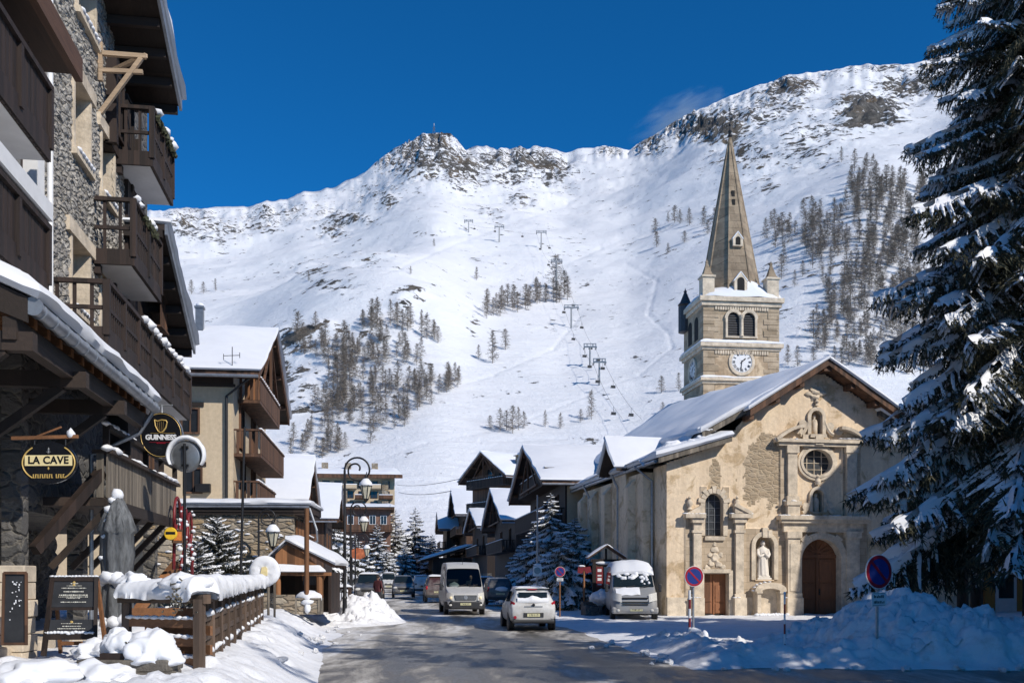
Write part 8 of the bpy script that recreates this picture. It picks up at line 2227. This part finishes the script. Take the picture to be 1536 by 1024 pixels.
def parking_sign(label, px, py, Y, zb, R, rz, plate_=None, marker=False, polem='galv'):
    x = xat(px, Y); zc = zat(py, Y) - zb
    t = thing('no_parking_sign', label, 'road sign', (x, Y, zb), rz, 'round no parking signs')
    m = MB(); m.tube([(0, .05, -.6), (0, .05, zc + R * .8)], .032, 10); part('pole', m, M[polem], t)
    m = MB(); m.lathe([(0, .012), (R, .012), (R, -.012), (0, -.012)], 40, (0, 0, zc), 'Y'); d = part('disc', m, M['white'], t)
    m = MB(); m.lathe([(R * .75, -.0135), (R * .955, -.0135), (R * .955, -.0165), (R * .75, -.0165)], 40, (0, 0, zc), 'Y', cap=False); m.bar((-R * .55, -.019, zc + R * .55), (R * .55, -.019, zc - R * .55), R * .17, .006, up=(0, 1, 0)); part('red_ring', m, M['sign_red'], d)
    m = MB(); m.lathe([(0, -.016), (R * .76, -.016), (R * .76, -.0125)], 40, (0, 0, zc), 'Y'); part('blue_field', m, M['sign_blue'], d)
    if plate_:
        w, h, dz = plate_; m = MB(); m.box((0, 0, zc - R - dz), (w, .02, h)); p = part('supplementary_plate', m, M['white'], t, bevel=.006)
        m = MB(); q = zc - R - dz; rr = random.Random(3)
        for ln in (-1, 1):
            k = -w * .36
            while k < w * .34: dd = rr.uniform(.012, .03); m.b2((k, -.0125, q + ln * h * .2 - h * .10), (k + dd, -.0105, q + ln * h * .2 + h * rr.uniform(.02, .12))); k += dd + rr.uniform(.006, .02)
        for s in (-1, 1): m.b2((-w * .44, -.0125, q + s * h * .42 - .004), (w * .44, -.0105, q + s * h * .42 + .004))
        part('plate_marks', m, M['iron'], p)
    return t, zc
parking_sign('round no parking sign with white plate beneath, standing in the front right snow bank', 1318, 857, 22.4, .45, .39, .42, (.41, .31, .23))
t, zc = parking_sign('round no parking sign in shade in front of the small church door', 1041, 864, 29, .02, .30, .25)
m = MB()
for k in range(5): m.tube([(-.13, .02, .25 + k * .27), (-.13, .02, .52 + k * .27)], .04, 8, mi=k % 2)
part('striped_marker', m, [M['white'], M['red_paint']], t)
m = MB(); m.ico((0, -.05, .12), .28, (.9, .7, 1.5), .35, 5, 3); m.ico((.38, .1, .25), .13, (.9, .8, 1.3), .4, 6, 2); part('snow', m, M['snow'], t, smooth=True); m = MB(); m.lathe([(.26, -.2), (.17, .24)], 8, (.0, -.1, 0)); part('timber_foot', m, M['grey_wood'], t)
parking_sign('small round no parking sign on a brown post between the mast and the parked van', 840, 857, 46, .12, .24, .1, (.30, .16, .12), polem='orange_wood')
t = thing('snow_marker', 'red and white striped snow marker pole in front of the church portal', 'marker pole', (xat(1177, 24), 24, .25), 0)
m = MB()
for k in range(6): m.tube([(0, 0, -.1 + k * .24), (0, 0, .14 + k * .24)], .024, 8, mi=(k + 1) % 2)
part('rod', m, [M['white'], M['red_paint']], t)
m = MB(); m.ico((0, 0, 1.36), .04, (1, 1, 1.2), .3, 1, 1); part('snow', m, M['snow'], t, smooth=True)
t = thing('red_direction_sign', 'red sign with snow on top on an orange-brown post beside the notice board', 'sign', (xat(876, 48), 48, .15), 0)
m = MB(); m.tube([(0, 0, 0), (0, 0, 2.4)], .05, 8); part('post', m, M['orange_wood'], t)
m = MB(); m.prism([(-.32, -.06, 2.05), (-.1, -.06, 2.02), (0, -.06, 2.2), (.1, -.06, 2.02), (.36, -.06, 2.1), (.3, -.06, 2.36), (0, -.06, 2.32), (-.28, -.06, 2.36)], (0, .04, 0)); part('panel', m, M['red_paint'], t); m = MB(); m.ico((-.12, -.03, 2.38), .11, (1.6, .7, .5), .3, 1, 2); part('snow', m, M['snow'], t, smooth=True)

def notice_board():
    Y = 49.5; x = xat(909, Y)
    t = thing('notice_board', 'wooden notice board under a small snowy gable roof beside the parked van', 'notice board', (x, Y, .12), .05); z = lambda py: zat(py, Y) - .12; X = lambda px: xat(px, Y) - x
    m = MB()
    for px in (891, 927): m.b2((X(px) - .08, -.08, 0), (X(px) + .08, .08, z(838)))
    m.bar((X(886), 0, z(840)), (X(932), 0, z(840)), .12); m.bar((0, 0, z(840)), (0, 0, z(822)), .1); part('post', m, M['dark_wood'], t)
    for s in (-1, 1):
        m = MB(); a, b = (X(909) + s * .95, z(838)), (X(909), z(819)); m.prism([(a[0], -.45, a[1]), (b[0], -.45, b[1]), (b[0], .45, b[1]), (a[0], .45, a[1])], (0, 0, .07)); r = part('roof', m, M['brown_wood'], t)
        snow_on(r, (a[0], -.47, a[1] + .07), (a[0], .47, a[1] + .07), (b[0], .47, b[1] + .07), (b[0], -.47, b[1] + .07), .10, 8, 8, 5, m='snow')
    m = MB(); m.b2((X(893), -.04, z(885)), (X(925), .04, z(845))); bd = part('panel', m, M['brown_wood'], t)
    m = MB(); m.b2((X(894), -.06, z(880)), (X(904), -.041, z(850))); p = part('poster', m, M['red_paint'], bd)
    m = MB()
    for k in range(4): m.b2((X(896), -.066, z(877) + k * .22), (X(902), -.0605, z(877) + k * .22 + (.14 if k % 2 else .07)))
    part('poster_marks', m, M['white'], p)
    m = MB(); m.b2((X(906), -.06, z(880)), (X(923), -.041, z(850))); part('notice', m, M['chalk_ink'], bd)
    m = MB(); m.ico((X(909), -.02, z(844)), .3, (2.2, .4, .3), .3, 1, 2); part('snow', m, M['snow'], bd, smooth=True)
notice_board()
t = thing('low_stone_wall', 'low grey stone planter wall heaped with snow behind the parked van', 'wall', (xat(878, 47.5), 47.5, .1), A7)
m = MB(); m.b2((-.1, 0, -.2), (3.2, .6, .72)); m.b2((-.1, -.6, -.2), (.7, 0, .55)); part('stones', m, M['rubble_dark'], t); 
m = MB(); rr = random.Random(3)
for k in range(12): m.ico((rr.uniform(0, 3), rr.uniform(-.2, .5), .78 + .2 * rr.random()), rr.uniform(.28, .5), (1.1, .9, .8), .4, k, 3)
part('snow', m, M['snow'], t, smooth=True)

# ---------------------------------------------------------------- ploughed snow
def heap(name, label, x0, x1, y0, y1, hf, step=.07, chunk=.10, m='snow_pile', cat='snow heap', seed=0):
    xs = np.arange(x0, x1 + step, step); ys = np.arange(y0, y1 + step, step); X, Y = np.meshgrid(xs, ys, indexing='ij')
    H = hf(X, Y); k = sstep(.02, .45, H)
    wx = fbm(X * 2, Y * 2, 5, 2) * .25; bl = clods(X + wx, Y, .75, 60 + seed) * 1.3 + clods(X, Y + wx, .36, 70 + seed) + clods(X, Y, .17, 90 + seed) * .55 + fbm(X * 7, Y * 7, 71 + seed, 3) * .25
    Z = ground_h(X, Y) + H + k * bl * chunk - .09 * (1 - sstep(.0, .06, H))
    c = Vector((float(x0 + x1) / 2, float(y0 + y1) / 2, 0))
    V = np.stack([X.ravel() - c.x, Y.ravel() - c.y, Z.ravel()], 1)
    o = link(name, np_mesh(name, V, grid_faces(len(xs), len(ys)), M[m])); o.location = c
    return tag(o, label, cat)
def G(X, Y, x, y, rx, ry, h, p=1.0, rot=0.0):
    c, s = math.cos(rot), math.sin(rot); u = ((X - x) * c + (Y - y) * s) / rx; v = (-(X - x) * s + (Y - y) * c) / ry
    return h * np.exp(-(u * u + v * v) ** p)
def big(X, Y):
    h = 0
    for q in (G(X, Y, xat(1340, 25), 25, 2.0, 2.4, 1.62, 1.2), G(X, Y, xat(1245, 25.5), 25.5, 2.0, 2.0, .92), G(X, Y, xat(1440, 24), 24, 2.6, 2.2, 1.22, 1.2), G(X, Y, xat(1535, 23.5), 23.5, 3.4, 2.2, 1.05)): h = np.maximum(h, q) + .12 * np.minimum(h, q)
    return np.maximum(0, h * .88 - .08)
heap('snow_heap', 'great ploughed heap of broken snow in shade under the tall fir', 4.5, 20, 22.2, 31, big, .06, .15)
def bank(X, Y):
    dA = X - (6.9 - .123 * Y + .25 * np.sin(Y * .8)); dB = Y - 21.85 + .55 * fbm(X * .7, X * 0 + 2, 12, 4)
    d = np.minimum(dA, dB)
    b = .40 * np.exp(-((d - .75) / .65) ** 2) * sstep(29.5, 27, Y)
    b = np.maximum(b, .30 * sstep(.1, 1.2, d) * sstep(29.5, 25, Y) * sstep(2.0, 5.0, dA))
    h = b
    for (px, Yk, rx, hh) in ((1225, 23.2, .45, .22), (1262, 22.9, .38, .30), (1300, 22.8, .45, .36), (1345, 22.9, .42, .42), (1388, 22.7, .46, .44), (1425, 22.8, .38, .38), (1468, 22.5, .60, .56), (1515, 22.4, .5, .36), (1560, 22.3, .7, .5), (1180, 23.6, .5, .15), (1330, 24, .8, .3), (1420, 23.8, .9, .36)):
        h = np.maximum(h, b * .6 + G(X, Y, xat(px, Yk), Yk, rx, rx * 1.4, hh + .12, 1.4, .5))
    return np.maximum(0, h - .03)
heap('snow_bank', 'low rounded snow bank along the right kerb in the shaded foreground', 2.6, 16, 21.0, 29.8, bank, .05, .07, seed=3, cat='snow bank')
def lampheap(X, Y):
    h = G(X, Y, xat(546, 41.5), 41.5, 1.15, 1.8, 1.02, 1.1) + G(X, Y, xat(500, 40), 40, 1.2, 1.6, .42) + G(X, Y, xat(515, 42.5), 42.5, .9, 1.2, .35) + G(X, Y, xat(575, 44), 44, .7, 2.0, .45)
    return np.maximum(0, h - .05)
heap('snow_heap', 'bright sunlit heap of shovelled snow around the foot of the lamp post', -10.5, -3.0, 36.5, 48, lampheap, .06, .20, seed=7)
def forecourt(X, Y):
    return np.maximum(0, G(X, Y, xat(1036, 28.3), 28.3, 1.3, .9, .22) + G(X, Y, xat(985, 28.6), 28.6, .9, .7, .20) + G(X, Y, xat(1105, 27.6), 27.6, 1.1, .6, .2) - .03)
heap('snow_ridge', 'small ridge of icy snow chunks round the foot of the shaded no parking sign', 2.8, 8.2, 26.4, 30.2, forecourt, .05, .22, seed=9, cat='snow ridge')
# broken lumps left by the plough, each one its own
rr = random.Random(17); LUMP = []
for k in range(4):
    m = MB(); m.ico((0, 0, 0), 1, (1, .8, .6), .7, k * 3 + 1, 2); LUMP.append(mesh_of('snow_chunk', m, M['snow_pile'], smooth=False))
for k in range(44):
    if k < 26:
        Yk = rr.uniform(22.5, 29.5); xk = 6.3 - .123 * Yk + rr.gauss(.1, .35)
        if k > 12: xk = rr.uniform(4.5, 11.5); Yk = 21.45 + rr.gauss(0, .25)
        lb = 'loose chunk of ploughed snow along the right road edge'; gp = 'snow chunks at the right road edge'
    else: Yk = rr.uniform(19, 38); xk = -2.0 - .123 * Yk + rr.gauss(.0, .35); lb = 'loose chunk of ploughed snow along the left road edge'; gp = 'snow chunks at the left road edge'
    o = link('snow_chunk', LUMP[k % 4]); s = rr.uniform(.04, .13); o.location = (xk, Yk, float(ground_h(np.array(xk), np.array(Yk))) + s * .35 + .03); o.scale = (s, s, s); o.rotation_euler = (0, 0, rr.random() * 6)
    tag(o, lb, 'snow chunk', gp)

# ---------------------------------------------------------------- chairlift on the slope
def pylon(px, pyb, pyt, lab, wpx=13):
    b = hill(px, pyb); H = (pyb - pyt) / F * b.y; w = wpx / F * b.y
    t = thing('lift_pylon', lab, 'lift pylon', b, 0, 'chairlift pylons')
    m = MB(); m.tube([(0, 0, -1.5), (0, 0, H)], [H * .045, H * .035], 8); part('mast', m, M['grey_metal'], t)
    m = MB(); m.b2((-w * .6, -.22, H - .25), (w * .6, .22, H + .15)); m.b2((-w * .6, -.15, H + .75), (w * .6, .15, H + .95))
    for s in (-1, -.5, .5, 1): m.b2((s * w * .55 - .12, -.1, H + .15), (s * w * .55 + .12, .1, H + .75))
    for s in (-1, 1): m.b2((s * w * .55 - .2, -1.6, H - .65), (s * w * .55 + .2, 1.6, H - .25))
    part('crossarm', m, M['grey_metal'], t)
    return [b + Vector((s * w * .55, 0, H - .7)) for s in (-1, 1)], H
PY = [(703, 352, 335, 11), (749, 364, 341, 12), (812, 374, 350, 13)]
PL = [(835, 436, 392, 14), (857, 492, 461, 18), (885, 553, 521, 16), (899, 578, 543, 16)]
names = ['highest left chairlift pylon, small and far', 'second chairlift pylon along the upper line', 'chairlift pylon at the bend below the rocky ridge', 'chairlift pylon beside the tall dark larch', 'chairlift pylon with wide crossarm in mid piste', 'chairlift pylon just above the lowest one', 'lowest chairlift pylon above the chalet roofs']
ends = []
for (a, b, c, d), n in zip(PY + PL, names): ends.append(pylon(a, b, c, n, d)[0])
low = hill(948, 655); last = [low + Vector((-2.2, 0, 4)), low + Vector((2.2, 0, 4))]
chain = ends[2:] + [last]
CH = None
def chair_proto():
    m = MB(); m.tube([(0, 0, 0), (0, 0, -2.2)], .07, 5); m.b2((-1.0, -.1, -2.4), (1.0, .15, -2.2)); m.b2((-1.0, -.1, -3.3), (1.0, .6, -3.1)); m.b2((-1.0, -.2, -3.1), (1.0, -.05, -2.3)); m.bar((-1, .6, -3.2), (-1, -.1, -2.3), .08); m.bar((1, .6, -3.2), (1, -.1, -2.3), .08)
    return mesh_of('lift_chair', m, M['iron'])
CHM = chair_proto()
def cable(pts, lab, n=10, sag=.03, nm='lift_cable', chairs=0, r=.032):
    P = []
    for a, b in zip(pts[:-1], pts[1:]):
        for k in range(n):
            f = k / n; q = a.lerp(b, f); q.z -= (b - a).length * sag * 4 * f * (1 - f); P.append(q)
    P.append(pts[-1]); solo(nm, MB().tube(P, r, 5), M['iron'], lab, 'cable')
    N_ = len(P)
    for k in range(chairs):
        i = (k + .5) / chairs * (N_ - 1); q = P[int(i)].lerp(P[min(N_ - 1, int(i) + 1)], i % 1)
        o = link('lift_chair', CHM); o.location = q; o.rotation_euler = (0, 0, .35); o.scale = (.62,) * 3; tag(o, 'small dark chair hanging on the chairlift cable above the piste', 'chairlift chair', 'chairs of the chairlift')
cable([e[0] for e in chain], 'left chairlift cable running down the piste', chairs=9); cable([e[1] for e in chain], 'right chairlift cable running down the piste', chairs=10)
cable([e[0] for e in ends[:3]], 'upper chairlift cable between the three far pylons', chairs=3)
# summit mast
b = hill(651, 201)
t = thing('summit_mast', 'little lattice transmitter mast on the rocky summit', 'mast', b); H = 15 / F * b.y; m = MB()
for s in ((-1, -1), (1, -1), (1, 1), (-1, 1)): m.bar((s[0] * H * .13, s[1] * H * .13, -2), (0, 0, H * .8), .5)
m.tube([(0, 0, H * .6), (0, 0, H)], .45, 6); m.b2((-1.6, -.5, H * .5), (1.6, .5, H * .56)); m.b2((-1.3, -.5, H * .3), (1.3, .5, H * .35)); part('lattice', m, M['grey_metal'], t)
